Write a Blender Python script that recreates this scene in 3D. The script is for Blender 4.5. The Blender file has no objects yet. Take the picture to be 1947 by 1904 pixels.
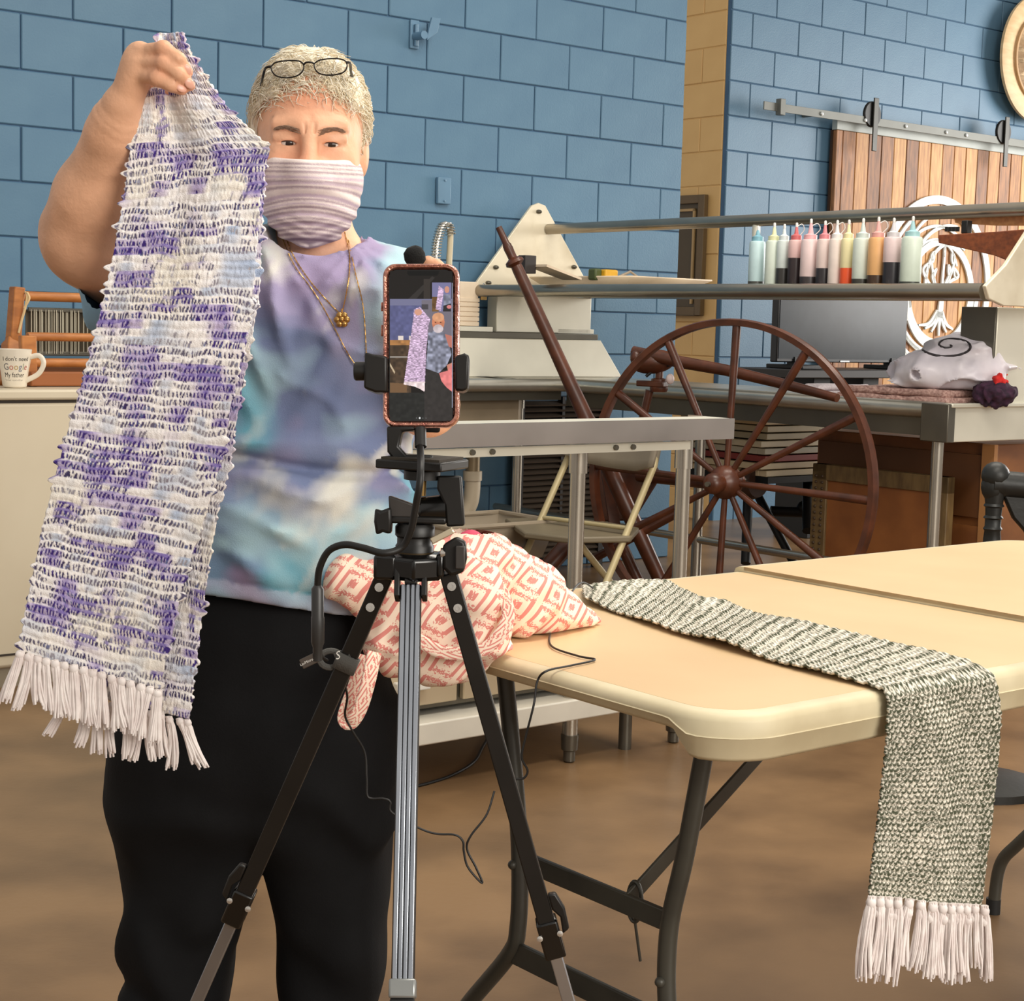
import bpy, bmesh, math, random
import numpy as np
from mathutils import Vector, Matrix

random.seed(7)
RNG = np.random.default_rng(11)
SC = bpy.context.scene
COL = SC.collection

# ------------------------------------------------------------------ camera
IW, IH, FPX = 1947, 1904, 3186.56
PITCH, ROLL, YAW = math.radians(6.0144), math.radians(1.5199), math.radians(38.87)
CH = 1.1505                                   # lens height above the floor
_c, _s = math.cos(PITCH), math.sin(PITCH)
_cr, _sr = math.cos(ROLL), math.sin(ROLL)
_r0 = np.array([1., 0, 0]); _f0 = np.array([0, _c, -_s]); _u0 = np.array([0, _s, _c])
_r1 = _cr * _r0 + _sr * _u0; _u1 = -_sr * _r0 + _cr * _u0
CAM = np.array([0, 0, CH])
cd = bpy.data.cameras.new('camera'); cd.sensor_width = 36; cd.lens = 36 * FPX / IW
cd.clip_start = 0.05; cd.clip_end = 100
cam = bpy.data.objects.new('camera', cd); COL.objects.link(cam)
cam.matrix_world = Matrix(((_r1[0], _u1[0], -_f0[0], 0), (_r1[1], _u1[1], -_f0[1], 0),
                           (_r1[2], _u1[2], -_f0[2], CH), (0, 0, 0, 1)))
SC.camera = cam

# the room runs along EU (to the right and away) and EV (towards the block wall)
EU = np.array([math.cos(YAW), math.sin(YAW), 0]); EV = np.array([-math.sin(YAW), math.cos(YAW), 0])
EZ = np.array([0, 0, 1.])
def ray(x, y):
    return (x - IW / 2) / FPX * _r1 - (y - IH / 2) / FPX * _u1 + _f0
def at(x, y, d):                              # measured point at distance d from the lens along Y
    r = ray(x, y); return CAM + r * (d / r[1])
def onz(x, y, z):
    r = ray(x, y); return CAM + r * ((z - CH) / r[2])
def onV(x, y, V):
    r = ray(x, y); return CAM + r * (V / (r @ EV))
def onU(x, y, U):
    r = ray(x, y); return CAM + r * (U / (r @ EU))
def room(U, V, z=0.): return U * EU + V * EV + z * EZ
RROOM = np.array([EU, EV, EZ]).T              # columns: room axes in world

# ------------------------------------------------------------------ light
SC.view_settings.view_transform = 'Standard'; SC.view_settings.look = 'None'
SC.view_settings.gamma = 1.0; SC.view_settings.exposure = 0.16
SC.view_settings.use_curve_mapping = False
wd = bpy.data.worlds.new('world'); SC.world = wd; wd.use_nodes = True
wb = wd.node_tree.nodes['Background']
wb.inputs[0].default_value = (1.0, .95, .88, 1); wb.inputs[1].default_value = .52
def area(name, loc, target, sx, sy, power, col=(1, 1, 1)):
    l = bpy.data.lights.new(name, 'AREA'); l.shape = 'RECTANGLE'; l.size = sx; l.size_y = sy
    l.energy = power; l.color = col
    o = bpy.data.objects.new(name, l); COL.objects.link(o)
    o.location = Vector(loc)
    o.rotation_euler = (Vector(target) - Vector(loc)).to_track_quat('-Z', 'Y').to_euler()
    return o
area('window_daylight', room(12.5, 3.6, 2.3), room(6.5, 5.6, 1.5), 3.4, 2.4, 300, (1, .97, .93))
area('front_fill', room(1.6, -4.5, 2.7), room(2.6, 3.0, .9), 4.0, 2.4, 270, (1, .95, .87))  # unseen area light added behind the camera for frontal fill
area('ceiling_lamp', room(2.4, 1.2, 3.6), room(2.4, 1.8, 0), 2.4, .5, 60, (1, .93, .82))
area('ceiling_lamp', room(4.6, 3.2, 3.8), room(4.6, 3.2, 0), 2.4, .5, 70, (1, .93, .82))

# ------------------------------------------------------------------ helpers
def lin(c):
    c = c / 255.0
    return c / 12.92 if c <= .04045 else ((c + .055) / 1.055) ** 2.4
def rgb(r, g, b): return (lin(r), lin(g), lin(b))
def lerp(a, b, t): return a + (b - a) * t
def V3(p): return Vector((float(p[0]), float(p[1]), float(p[2])))
MATS = {}
def mat(name, col, rough=.55, metal=0., col2=None, vscale=6., bump=0., bscale=80., stretch=(1, 1, 1),
        spec=.5, detail=4., emit=0., lo=.35, hi=.65, obj_random=0., coat=0., bdist=.002, trans=0.):
    if name in MATS: return MATS[name]
    m = bpy.data.materials.new(name); m.use_nodes = True; MATS[name] = m
    nt = m.node_tree; N, L = nt.nodes, nt.links
    b = N['Principled BSDF']
    b.inputs['Roughness'].default_value = rough; b.inputs['Metallic'].default_value = metal
    b.inputs['Specular IOR Level'].default_value = spec
    b.inputs['Coat Weight'].default_value = coat
    b.inputs['Transmission Weight'].default_value = trans
    if col2 is None: col2 = tuple(c * .86 for c in col)
    tc = N.new('ShaderNodeTexCoord'); mp = N.new('ShaderNodeMapping'); mp.inputs['Scale'].default_value = stretch
    L.new(tc.outputs['Object'], mp.inputs[0])
    nz = N.new('ShaderNodeTexNoise'); nz.inputs['Scale'].default_value = vscale; nz.inputs['Detail'].default_value = detail
    L.new(mp.outputs[0], nz.inputs['Vector'])
    mr = N.new('ShaderNodeMapRange'); mr.inputs[1].default_value = lo; mr.inputs[2].default_value = hi
    L.new(nz.outputs['Fac'], mr.inputs[0])
    mx = N.new('ShaderNodeMix'); mx.data_type = 'RGBA'
    mx.inputs[6].default_value = (*col, 1); mx.inputs[7].default_value = (*col2, 1)
    L.new(mr.outputs[0], mx.inputs[0])
    out = mx.outputs[2]
    if obj_random:
        oi = N.new('ShaderNodeObjectInfo'); hs = N.new('ShaderNodeHueSaturation')
        ma = N.new('ShaderNodeMapRange'); ma.inputs[3].default_value = 1 - obj_random; ma.inputs[4].default_value = 1 + obj_random
        L.new(oi.outputs['Random'], ma.inputs[0]); L.new(ma.outputs[0], hs.inputs['Value']); L.new(out, hs.inputs['Color']); out = hs.outputs[0]
    L.new(out, b.inputs['Base Color'])
    if emit:
        L.new(out, b.inputs['Emission Color']); b.inputs['Emission Strength'].default_value = emit
    if bump:
        n2 = N.new('ShaderNodeTexNoise'); n2.inputs['Scale'].default_value = bscale; n2.inputs['Detail'].default_value = 3
        L.new(mp.outputs[0], n2.inputs['Vector'])
        bp = N.new('ShaderNodeBump'); bp.inputs['Strength'].default_value = bump; bp.inputs['Distance'].default_value = bdist
        L.new(n2.outputs['Fac'], bp.inputs['Height']); L.new(bp.outputs[0], b.inputs['Normal'])
    return m
def attrmat(name, attr='col', rough=.8, emit=0., bump=0., bscale=300., spec=.3):
    if name in MATS: return MATS[name]
    m = bpy.data.materials.new(name); m.use_nodes = True; MATS[name] = m
    N, L = m.node_tree.nodes, m.node_tree.links; b = N['Principled BSDF']
    b.inputs['Roughness'].default_value = rough; b.inputs['Specular IOR Level'].default_value = spec
    a = N.new('ShaderNodeAttribute'); a.attribute_name = attr
    if emit:
        b.inputs['Base Color'].default_value = (.005, .005, .005, 1)
        L.new(a.outputs['Color'], b.inputs['Emission Color']); b.inputs['Emission Strength'].default_value = emit
    else:
        L.new(a.outputs['Color'], b.inputs['Base Color'])
    if bump:
        n2 = N.new('ShaderNodeTexNoise'); n2.inputs['Scale'].default_value = bscale
        tc = N.new('ShaderNodeTexCoord'); L.new(tc.outputs['Object'], n2.inputs['Vector'])
        bp = N.new('ShaderNodeBump'); bp.inputs['Strength'].default_value = bump; bp.inputs['Distance'].default_value = .002
        L.new(n2.outputs['Fac'], bp.inputs['Height']); L.new(bp.outputs[0], b.inputs['Normal'])
    return m

PM = {}                                        # matrices of the empties
def props(o, label=None, cat=None, group=None, kind=None):
    if label: o['label'] = label
    if cat: o['category'] = cat
    if group: o['group'] = group
    if kind: o['kind'] = kind
    return o
def empty(name, loc, label=None, cat=None, group=None, rz=0., kind=None):
    o = bpy.data.objects.new(name, None); COL.objects.link(o)
    o.empty_display_size = .05; o.location = V3(loc); o.rotation_euler = (0, 0, rz)
    PM[o] = Matrix.Translation(V3(loc)) @ Matrix.Rotation(rz, 4, 'Z')
    return props(o, label, cat, group, kind)
def parent_to(o, p, world=True):
    if p is None: return o
    o.parent = p
    if world and p in PM: o.matrix_parent_inverse = PM[p].inverted()
    return o
def link(name, me, m=None, parent=None, world=True, label=None, kind=None):
    if m is not None and not me.materials: me.materials.append(m)
    o = bpy.data.objects.new(name, me); COL.objects.link(o)
    parent_to(o, parent, world)
    return props(o, label, kind=kind)

class MB:
    """collects shapes; build() links them as one mesh object"""
    def __init__(s): s.v = []; s.f = []
    def add(s, vs, fs):
        k = len(s.v); s.v += [tuple(map(float, p)) for p in vs]; s.f += [tuple(i + k for i in f) for f in fs]; return s
    def box(s, c, size, R=None):
        R = np.eye(3) if R is None else R; h = np.array(size) / 2; c = np.array(c, float)
        vs = [c + R @ (h * np.array(q)) for q in ((-1,-1,-1),(1,-1,-1),(1,1,-1),(-1,1,-1),(-1,-1,1),(1,-1,1),(1,1,1),(-1,1,1))]
        return s.add(vs, [(0,3,2,1),(4,5,6,7),(0,1,5,4),(1,2,6,5),(2,3,7,6),(3,0,4,7)])
    def rbox(s, U0, U1, V0, V1, z0, z1):       # box in room axes
        return s.box(room((U0 + U1) / 2, (V0 + V1) / 2, (z0 + z1) / 2), (U1 - U0, V1 - V0, z1 - z0), RROOM)
    def tube(s, pts, r, n=10, caps=True, flat=None):
        pts = np.array(pts, float); m = len(pts); rr = np.full(m, r) if np.isscalar(r) else np.array(r, float)
        T = np.gradient(pts, axis=0) if m > 2 else np.array([pts[1] - pts[0]] * 2)
        T /= np.linalg.norm(T, axis=1)[:, None] + 1e-12
        a = np.array([0, 0, 1.]) if abs(T[0][2]) < .9 else np.array([1., 0, 0])
        nrm = np.cross(T[0], a); nrm /= np.linalg.norm(nrm); k = len(s.v)
        ang = np.linspace(0, 2 * np.pi, n, endpoint=False)
        for i in range(m):
            nrm = nrm - T[i] * (nrm @ T[i]); nrm /= np.linalg.norm(nrm) + 1e-12; b = np.cross(T[i], nrm)
            fl = 1. if flat is None else flat
            for q in ang: s.v.append(tuple(pts[i] + rr[i] * (math.cos(q) * nrm + fl * math.sin(q) * b)))
        for i in range(m - 1):
            for j in range(n):
                j2 = (j + 1) % n; s.f.append((k + i*n + j, k + i*n + j2, k + (i+1)*n + j2, k + (i+1)*n + j))
        if caps:
            s.f.append(tuple(k + j for j in reversed(range(n)))); s.f.append(tuple(k + (m-1)*n + j for j in range(n)))
        return s
    def ring(s, pts, r, n=8):                  # closed tube
        pts = np.array(pts, float); m = len(pts); k = len(s.v)
        T = np.roll(pts, -1, 0) - np.roll(pts, 1, 0); T /= np.linalg.norm(T, axis=1)[:, None]
        cen = pts.mean(0); N = np.cross(T[0], pts[0] - cen); N /= np.linalg.norm(N)
        ang = np.linspace(0, 2 * np.pi, n, endpoint=False)
        for i in range(m):
            b = np.cross(T[i], N); b /= np.linalg.norm(b)
            for q in ang: s.v.append(tuple(pts[i] + r * (math.cos(q) * N + math.sin(q) * b)))
        for i in range(m):
            i2 = (i + 1) % m
            for j in range(n):
                j2 = (j + 1) % n; s.f.append((k + i*n + j, k + i*n + j2, k + i2*n + j2, k + i2*n + j))
        return s
    def lathe(s, prof, o, d, n=20):            # prof: (radius, height along d)
        o = np.array(o, float); d = np.array(d, float); d /= np.linalg.norm(d)
        a = np.array([1., 0, 0]) if abs(d[0]) < .9 else np.array([0, 1., 0])
        e1 = np.cross(d, a); e1 /= np.linalg.norm(e1); e2 = np.cross(d, e1); k = len(s.v); m = len(prof)
        for r, h in prof:
            for j in range(n):
                q = 2 * math.pi * j / n; s.v.append(tuple(o + d * h + max(r, 1e-5) * (math.cos(q) * e1 + math.sin(q) * e2)))
        for i in range(m - 1):
            for j in range(n):
                j2 = (j + 1) % n; s.f.append((k + i*n + j, k + i*n + j2, k + (i+1)*n + j2, k + (i+1)*n + j))
        s.f.append(tuple(k + j for j in reversed(range(n)))); s.f.append(tuple(k + (m-1)*n + j for j in range(n)))
        return s
    def prism(s, poly, t0, t1):                # poly: 3D points; t0,t1: offset vectors
        m = len(poly); p = np.array(poly, float); k = len(s.v)
        s.v += [tuple(q + t0) for q in p] + [tuple(q + t1) for q in p]
        s.f.append(tuple(k + i for i in reversed(range(m)))); s.f.append(tuple(k + m + i for i in range(m)))
        for i in range(m):
            j = (i + 1) % m; s.f.append((k + i, k + j, k + m + j, k + m + i))
        return s
    def sphere(s, c, r, n=14, m=9, R=None):
        r = np.array([r]*3 if np.isscalar(r) else r, float); R = np.eye(3) if R is None else R; k = len(s.v)
        for i in range(m + 1):
            th = math.pi * i / m
            for j in range(n):
                q = 2 * math.pi * j / n
                s.v.append(tuple(np.array(c) + R @ (r * np.array([math.sin(th)*math.cos(q), math.sin(th)*math.sin(q), math.cos(th)]))))
        for i in range(m):
            for j in range(n):
                j2 = (j + 1) % n; s.f.append((k + i*n + j, k + (i+1)*n + j, k + (i+1)*n + j2, k + i*n + j2))
        return s
    def mesh(s, name, m=None, smooth=40., fix=True):
        me = bpy.data.meshes.new(name); me.from_pydata(s.v, [], s.f); me.update()
        if fix:
            bm = bmesh.new(); bm.from_mesh(me); bmesh.ops.remove_doubles(bm, verts=bm.verts, dist=1e-6)
            bmesh.ops.recalc_face_normals(bm, faces=bm.faces); bm.to_mesh(me); bm.free()
        if smooth:
            me.polygons.foreach_set('use_smooth', [True] * len(me.polygons)); me.set_sharp_from_angle(angle=math.radians(smooth))
        if m is not None: me.materials.append(m)
        return me
    def build(s, name, m, parent=None, smooth=40., bevel=0., label=None, cat=None, group=None, kind=None, seg=2):
        o = link(name, s.mesh(name, m, smooth), None, parent)
        if bevel:
            b = o.modifiers.new('bevel', 'BEVEL'); b.width = bevel; b.segments = seg; b.limit_method = 'ANGLE'; b.angle_limit = math.radians(50)
        return props(o, label, cat, group, kind)

def np_mesh(name, verts, faces, m=None, smooth=True, attrs=None):
    verts = np.asarray(verts, np.float32); faces = np.asarray(faces, np.int32); k = faces.shape[1]
    me = bpy.data.meshes.new(name)
    me.vertices.add(len(verts)); me.vertices.foreach_set('co', verts.ravel())
    me.loops.add(faces.size); me.loops.foreach_set('vertex_index', faces.ravel())
    me.polygons.add(len(faces)); me.polygons.foreach_set('loop_start', np.arange(0, faces.size, k, dtype=np.int32))
    me.polygons.foreach_set('loop_total', np.full(len(faces), k, np.int32))
    if smooth: me.polygons.foreach_set('use_smooth', np.ones(len(faces), bool))
    me.update(calc_edges=True)
    for an, arr in (attrs or {}).items():
        arr = np.asarray(arr, np.float32)
        if arr.ndim == 2:
            a = me.color_attributes.new(an, 'FLOAT_COLOR', 'POINT')
            a.data.foreach_set('color', np.concatenate([arr, np.ones((len(arr), 1), np.float32)], 1).ravel())
        else:
            a = me.attributes.new(an, 'FLOAT', 'POINT'); a.data.foreach_set('value', arr)
    if m is not None: me.materials.append(m)
    return me
def grid_mesh(name, P, m=None, col=None, smooth=True, attrs=None):
    nu, nv = P.shape[:2]; I = np.arange(nu * nv).reshape(nu, nv)
    F = np.stack([I[:-1, :-1], I[1:, :-1], I[1:, 1:], I[:-1, 1:]], -1).reshape(-1, 4)
    at_ = dict(attrs or {})
    if col is not None: at_['col'] = col.reshape(-1, 3)
    return np_mesh(name, P.reshape(-1, 3), F, m, smooth, at_)
def polyline(pts, n):                          # resample by a smooth parameter
    pts = np.array(pts, float); d = np.r_[0, np.cumsum(np.linalg.norm(np.diff(pts, axis=0), axis=1))]; d /= d[-1]
    t = np.linspace(0, 1, n); return np.stack([np.interp(t, d, pts[:, k]) for k in range(pts.shape[1])], 1)
def spline(pts, n):                            # Catmull-Rom through the points
    P = np.array(pts, float); m = len(P); E = np.vstack([2*P[0]-P[1], P, 2*P[-1]-P[-2]]); out = []
    for t in np.linspace(0, m - 1, n):
        i = min(int(t), m - 2); f = t - i; a, b, c, d = E[i:i+4]
        out.append(.5*((2*b)+(c-a)*f+(2*a-5*b+4*c-d)*f*f+(3*b-a-3*c+d)*f**3))
    return np.array(out)
def vnoise(P, scale, seed=0):                  # smooth value noise, vectorised, about -1..1
    q = np.asarray(P) * scale + seed * 17.31; i = np.floor(q).astype(np.int64); f = q - i; f = f*f*(3-2*f)
    def h(a, b, c):
        n = (a * 374761393 + b * 668265263 + c * 2147483647 + seed * 974711) & 0xffffffff
        n = ((n ^ (n >> 13)) * 1274126177) & 0xffffffff; return ((n ^ (n >> 16)) & 0xffff) / 32767.5 - 1
    x, y, z = i[..., 0], i[..., 1], i[..., 2]; fx, fy, fz = f[..., 0], f[..., 1], f[..., 2]; r = 0
    for dx in (0, 1):
        for dy in (0, 1):
            for dz in (0, 1):
                r = r + h(x+dx, y+dy, z+dz) * (fx if dx else 1-fx) * (fy if dy else 1-fy) * (fz if dz else 1-fz)
    return r
# ---- implicit surfaces
def smin(a, b, k):
    h = np.clip(.5 + .5 * (b - a) / k, 0, 1); return b + (a - b) * h - k * h * (1 - h)
def smax(a, b, k): return -smin(-a, -b, k)
def f_ell(P, c, r):
    q = (P - np.array(c, np.float32)) / np.array(r, np.float32); k = np.sqrt((q*q).sum(-1)); return (k - 1) * min(r)
def f_cap(P, a, b, r1, r2=None):
    r2 = r1 if r2 is None else r2; a = np.array(a, np.float32); b = np.array(b, np.float32); d = b - a
    t = np.clip(((P - a) @ d) / (d @ d), 0, 1); q = P - a - t[..., None] * d
    return np.sqrt((q*q).sum(-1)) - (r1 + (r2 - r1) * t)
def nets(fn, lo, hi, h):
    lo = np.array(lo, np.float32); n = np.ceil((np.array(hi) - lo) / h).astype(int) + 1
    ax = [lo[i] + h * np.arange(n[i], dtype=np.float32) for i in range(3)]
    P = np.stack(np.meshgrid(*ax, indexing='ij'), -1); F = fn(P).astype(np.float32); S = F < 0
    sl = lambda A, o: A[o[0]:A.shape[0]-1+o[0], o[1]:A.shape[1]-1+o[1], o[2]:A.shape[2]-1+o[2]]
    cs = [(i, j, k) for i in (0, 1) for j in (0, 1) for k in (0, 1)]
    cnt = sum(sl(S, o).astype(np.int8) for o in cs); mixed = (cnt > 0) & (cnt < 8)
    cell = np.argwhere(mixed); acc = np.zeros((len(cell), 3), np.float32); num = np.zeros(len(cell), np.float32)
    fv = {o: F[cell[:, 0]+o[0], cell[:, 1]+o[1], cell[:, 2]+o[2]] for o in cs}
    for a in cs:
        for d in range(3):
            if a[d]: continue
            b = list(a); b[d] = 1; b = tuple(b); va, vb = fv[a], fv[b]; cr = (va < 0) != (vb < 0)
            t = np.where(cr, va / np.where(cr, va - vb, 1), 0)
            p = np.array(a, np.float32)[None] + t[:, None] * (np.array(b, np.float32) - np.array(a, np.float32))[None]
            acc += np.where(cr[:, None], p, 0); num += cr
    verts = lo + h * (cell + acc / num[:, None])
    idx = np.full(mixed.shape, -1, np.int64); idx[mixed] = np.arange(len(cell)); faces = []
    for d in range(3):
        e, g = [(1, 2), (2, 0), (0, 1)][d]
        A = [slice(None)]*3; B = [slice(None)]*3; A[d] = slice(0, -1); B[d] = slice(1, None)
        sa, sb = S[tuple(A)], S[tuple(B)]; q = np.argwhere(sa != sb)
        q = q[(q[:, e] > 0) & (q[:, g] > 0) & (q[:, e] < n[e]-1) & (q[:, g] < n[g]-1)]
        fl = sa[q[:, 0], q[:, 1], q[:, 2]]
        def cc(de, dg):
            w = q.copy(); w[:, e] += de; w[:, g] += dg; return idx[w[:, 0], w[:, 1], w[:, 2]]
        qd = np.stack([cc(-1, -1), cc(0, -1), cc(0, 0), cc(-1, 0)], 1)
        qd[~fl] = qd[~fl][:, ::-1]; faces.append(qd)
    faces = np.concatenate(faces); faces = faces[(faces >= 0).all(1)]
    return verts, faces
def relax(v, f, it=1, k=.5):
    n_ = len(v); src = np.concatenate([f[:, i] for i in range(4) for j in (1, 3)]); dst = np.concatenate([f[:, (i + j) % 4] for i in range(4) for j in (1, 3)])
    cnt = np.maximum(np.bincount(src, minlength=n_), 1)
    for _ in range(it):
        a = np.stack([np.bincount(src, v[dst, c], minlength=n_) for c in range(3)], 1) / cnt[:, None]; v = v + k * (a - v)
    return v
# ------------------------------------------------------------------ setting
m_floor = mat('floor_concrete', rgb(138, 108, 76), .34, col2=rgb(102, 78, 54), vscale=2.6, detail=12, bump=.15, bscale=60, lo=.36, hi=.66, spec=.35)
b = MB(); b.rbox(-9, 14, -7, 9.5, -.1, 0)
b.build('floor', m_floor, smooth=0, kind='structure')

m_blue = mat('blue_block_paint', rgb(95, 130, 155), .46, col2=rgb(86, 121, 148), vscale=3, bump=.35, bscale=120, obj_random=.03, spec=.4)
m_mort = mat('blue_mortar_shaded', rgb(60, 94, 126), .7, bump=.3, bscale=200)  # same blue as the blocks, joint shade put into the colour
m_tan = mat('tan_block_paint', rgb(214, 176, 116), .55, col2=rgb(206, 167, 108), vscale=3, bump=.25, bscale=120, obj_random=.02)
m_tanm = mat('tan_mortar_paint', rgb(204, 165, 106), .7)
BW, BH, GAP = .4064, .2032, .0055
def block_mesh(w, name, m):
    q = MB(); q.box((w / 2, .012, BH / 2), (w - GAP, .036, BH - GAP)); me = q.mesh(name, m, 0)
    bm = bmesh.new(); bm.from_mesh(me)
    bmesh.ops.bevel(bm, geom=bm.edges[:], offset=.0035, segments=1, affect='EDGES'); bm.to_mesh(me); bm.free(); return me
def block_wall(name, U0, U1, Vf, k0, z0, nrow, par, m_blk, m_mor, thick=.2, swap=False, rec=.002):
    """face plane at V = Vf, courses from z0 upward; swap: a wall running along V instead"""
    q = MB()
    if not swap: q.rbox(U0, U1, Vf + rec, Vf + thick, 0, z0 + nrow * BH)
    else: q.rbox(Vf + rec, Vf + thick, U0, U1, 0, z0 + nrow * BH)
    w = q.build(name, m_mor, smooth=0, kind='structure')
    cache = {}
    for r in range(nrow):
        ph = (k0 + (.5 * BW if (r + par) % 2 else 0) - U0) % BW
        xs = [U0] + list(np.arange(U0 + ph, U1, BW)) + [U1]
        for a, c in zip(xs[:-1], xs[1:]):
            wd_ = round(c - a, 4)
            if wd_ < .03: continue
            if wd_ not in cache: cache[wd_] = block_mesh(wd_, 'block', m_blk)
            o = bpy.data.objects.new('block', cache[wd_]); COL.objects.link(o); o.parent = w
            jit = random.uniform(-.0012, .0012)
            if not swap: o.location = V3(room(a, Vf + jit, z0 + r * BH)); o.rotation_euler = (0, 0, YAW)
            else: o.location = V3(room(Vf + jit, c, z0 + r * BH)); o.rotation_euler = (0, 0, YAW - math.pi / 2)
    return w
block_wall('wall_left', 1.285, 5.895, 6.05, 2.504, 0., 15, 0, m_blue, m_mort)
block_wall('wall_right', 7.262, 10.75, 7.08, 7.439, -.03, 18, 0, m_blue, m_mort, thick=.4)
block_wall('wall_return', 7.11, 8.4, 7.262, 7.3, -.03, 18, 1, m_tan, m_tanm, thick=.3, swap=True, rec=-.002)
# painted door frame on the tan return wall
m_brown = mat('brown_paint', rgb(98, 78, 50), .5); m_brown2 = mat('brown_panel', rgb(72, 58, 36), .45)
fr = empty('wall_cabinet', room(7.26, 7.36, 1.28), 'brown framed cabinet set on the tan wall strip', 'cabinet')
b = MB(); b.rbox(7.235, 7.255, 7.245, 7.56, 1.245, 1.93); b.build('door_panel', m_brown2, fr, bevel=.004)
b = MB(); b.rbox(7.215, 7.25, 7.20, 7.25, 1.23, 1.95).rbox(7.215, 7.25, 7.55, 7.6, 1.23, 1.95).rbox(7.215, 7.25, 7.25, 7.55, 1.9, 1.95).rbox(7.215, 7.25, 7.25, 7.55, 1.23, 1.28)
b.build('frame', m_brown, fr, bevel=.003)
b = MB(); b.rbox(7.222, 7.24, 7.285, 7.30, 1.3, 1.87).rbox(7.222, 7.24, 7.285, 7.5, 1.855, 1.87); b.build('inner_trim', mat('tan_trim', rgb(170, 140, 95), .5), fr)

# fittings on the left wall
c = onV(791, 62, 6.04); U_, V_ = c @ EU, 6.038
hk = empty('wall_bracket', room(U_, V_, c[2] - .06), 'blue painted metal bracket high on the block wall', 'bracket')
m_bm = mat('blue_metal_paint', rgb(104, 140, 168), .4)
b = MB(); b.rbox(U_ - .035, U_ + .01, 6.03, 6.042, c[2] - .07, c[2] + .05); b.build('mounting_plate', m_bm, hk, bevel=.003)
b = MB(); b.tube([room(U_ - .012, 6.03, c[2] - .02), room(U_ - .012, 5.96, c[2] - .02)], .018, 12).tube([room(U_ - .012, 6.02, c[2] + .03), room(U_ - .012, 6.02, c[2] - .06)], .01)
b.build('clamp', m_bm, hk)
b = MB(); b.prism([room(U_ + .005, 5.97, c[2] - .04), room(U_ + .06, 5.97, c[2]), room(U_ + .075, 5.97, c[2] + .06), room(U_ + .03, 5.97, c[2] + .06), room(U_ + .015, 5.97, c[2] + .01)], -.006 * EV, .006 * EV)
b.build('wing', m_bm, hk, bevel=.002)
c = onV(840.5, 363, 6.04); U_ = c @ EU
sp = empty('blank_wall_plate', room(U_, 6.038, c[2]), 'small blue blank plate on the block wall right of the woman', 'wall plate')
b = MB(); b.rbox(U_ - .036, U_ + .036, 6.02, 6.04, c[2] - .058, c[2] + .058); b.build('plate', m_bm, sp, bevel=.004)
for dz in (-.045, .045):
    b = MB(); b.lathe([(.005, 0), (.005, .004), (.002, .005)], room(U_, 6.02, c[2] + dz), -EV, 10); b.build('screw', m_bm, sp)

# ------------------------------------------------------------------ barn door on the right wall
DV = 7.0
dr = empty('door_1', room(8.14, DV, 0), kind='structure')
WOODS = [((176, 122, 78), (126, 86, 56)), ((206, 154, 94), (170, 116, 64)), ((158, 108, 70), (110, 74, 50)), ((218, 168, 104), (184, 132, 76)), ((188, 134, 82), (142, 96, 58))]
wm = [mat('board_wood_%d' % i, rgb(*a), .55, col2=rgb(*c2), vscale=9, stretch=(6, 6, .8), bump=.25, bscale=30, detail=6) for i, (a, c2) in enumerate(WOODS)]
seq = [0, 0, 1, 2, 0, 3, 2, 1, 3, 4, 1, 3, 2, 1, 0, 4, 3, 2, 1, 0, 4]
bw = .1254
for i, k in enumerate(seq):
    u0 = 8.206 + (i - 1) * bw if i else 8.145; u1 = 8.206 + i * bw if i else 8.206
    b = MB(); b.rbox(u0 + .003, u1 - .003, DV - random.uniform(0, .004), DV + .03, .02, 2.40)
    b.build('board', wm[k], dr, smooth=0, bevel=.003, seg=1)
u_end = u1
b = MB(); b.rbox(8.14, u_end, DV + .03, DV + .045, .02, 2.40); b.build('backing', mat('dark_wood', rgb(60, 40, 26), .7), dr, smooth=0)
m_rail = mat('rail_steel', rgb(112, 114, 108), .5, .2)
b = MB(); b.rbox(8.138, u_end, DV - .008, DV + .034, 2.40, 2.462); b.build('top_rail_cap', mat('pale_trim', rgb(178, 185, 180), .5), dr, bevel=.003)
# ornament
m_white = mat('white_ornament', rgb(226, 230, 226), .45)
OC = onV(1778, 552, DV - .012); oU, oz = OC @ EU, OC[2]
def ring_flat(q, cu, cz, r0, r1, a0=0, a1=360, cu1=None, cz1=None, n=64):
    """flat ring or crescent: outer circle and (shifted) inner circle"""
    cu1 = cu if cu1 is None else cu1; cz1 = cz if cz1 is None else cz1; T = np.radians(np.linspace(a0, a1, n)); k = len(q.v)
    for t in T:
        for (x, z, r) in ((cu, cz, r0), (cu1, cz1, r1)):
            for V_ in (DV - .017, DV - .005): q.v.append(tuple(room(x + r*math.cos(t), V_, z + r*math.sin(t))))
    for i in range(n - 1):
        a = k + 4*i; q.f += [(a, a+2, a+6, a+4), (a+1, a+5, a+7, a+3), (a, a+4, a+5, a+1), (a+2, a+3, a+7, a+6)]
    return q
orn = empty('wall_ornament', room(oU, DV - .017, oz - .55), 'large white round tree ornament fixed to the plank door', 'ornament')
b = MB(); ring_flat(b, oU, oz + .02, .60, .545); b.build('outer_ring', m_white, orn)
b = MB(); ring_flat(b, oU, oz + .02, .52, .495, 40, 330); ring_flat(b, oU + .02, oz + .02, .46, .42, 150, 350); ring_flat(b, oU, oz, .43, .41, 60, 250); ring_flat(b, oU + .1, oz + .06, .47, .45, 70, 215); ring_flat(b, oU + .13, oz + .02, .42, .395, 80, 200); ring_flat(b, oU - .02, oz - .02, .5, .47, 200, 330); b.build('middle_ring', m_white, orn)
b = MB(); ring_flat(b, oU + .05, oz - .03, .37, .31, 0, 360, oU + .05, oz - .015); b.build('inner_ring', m_white, orn)
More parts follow.
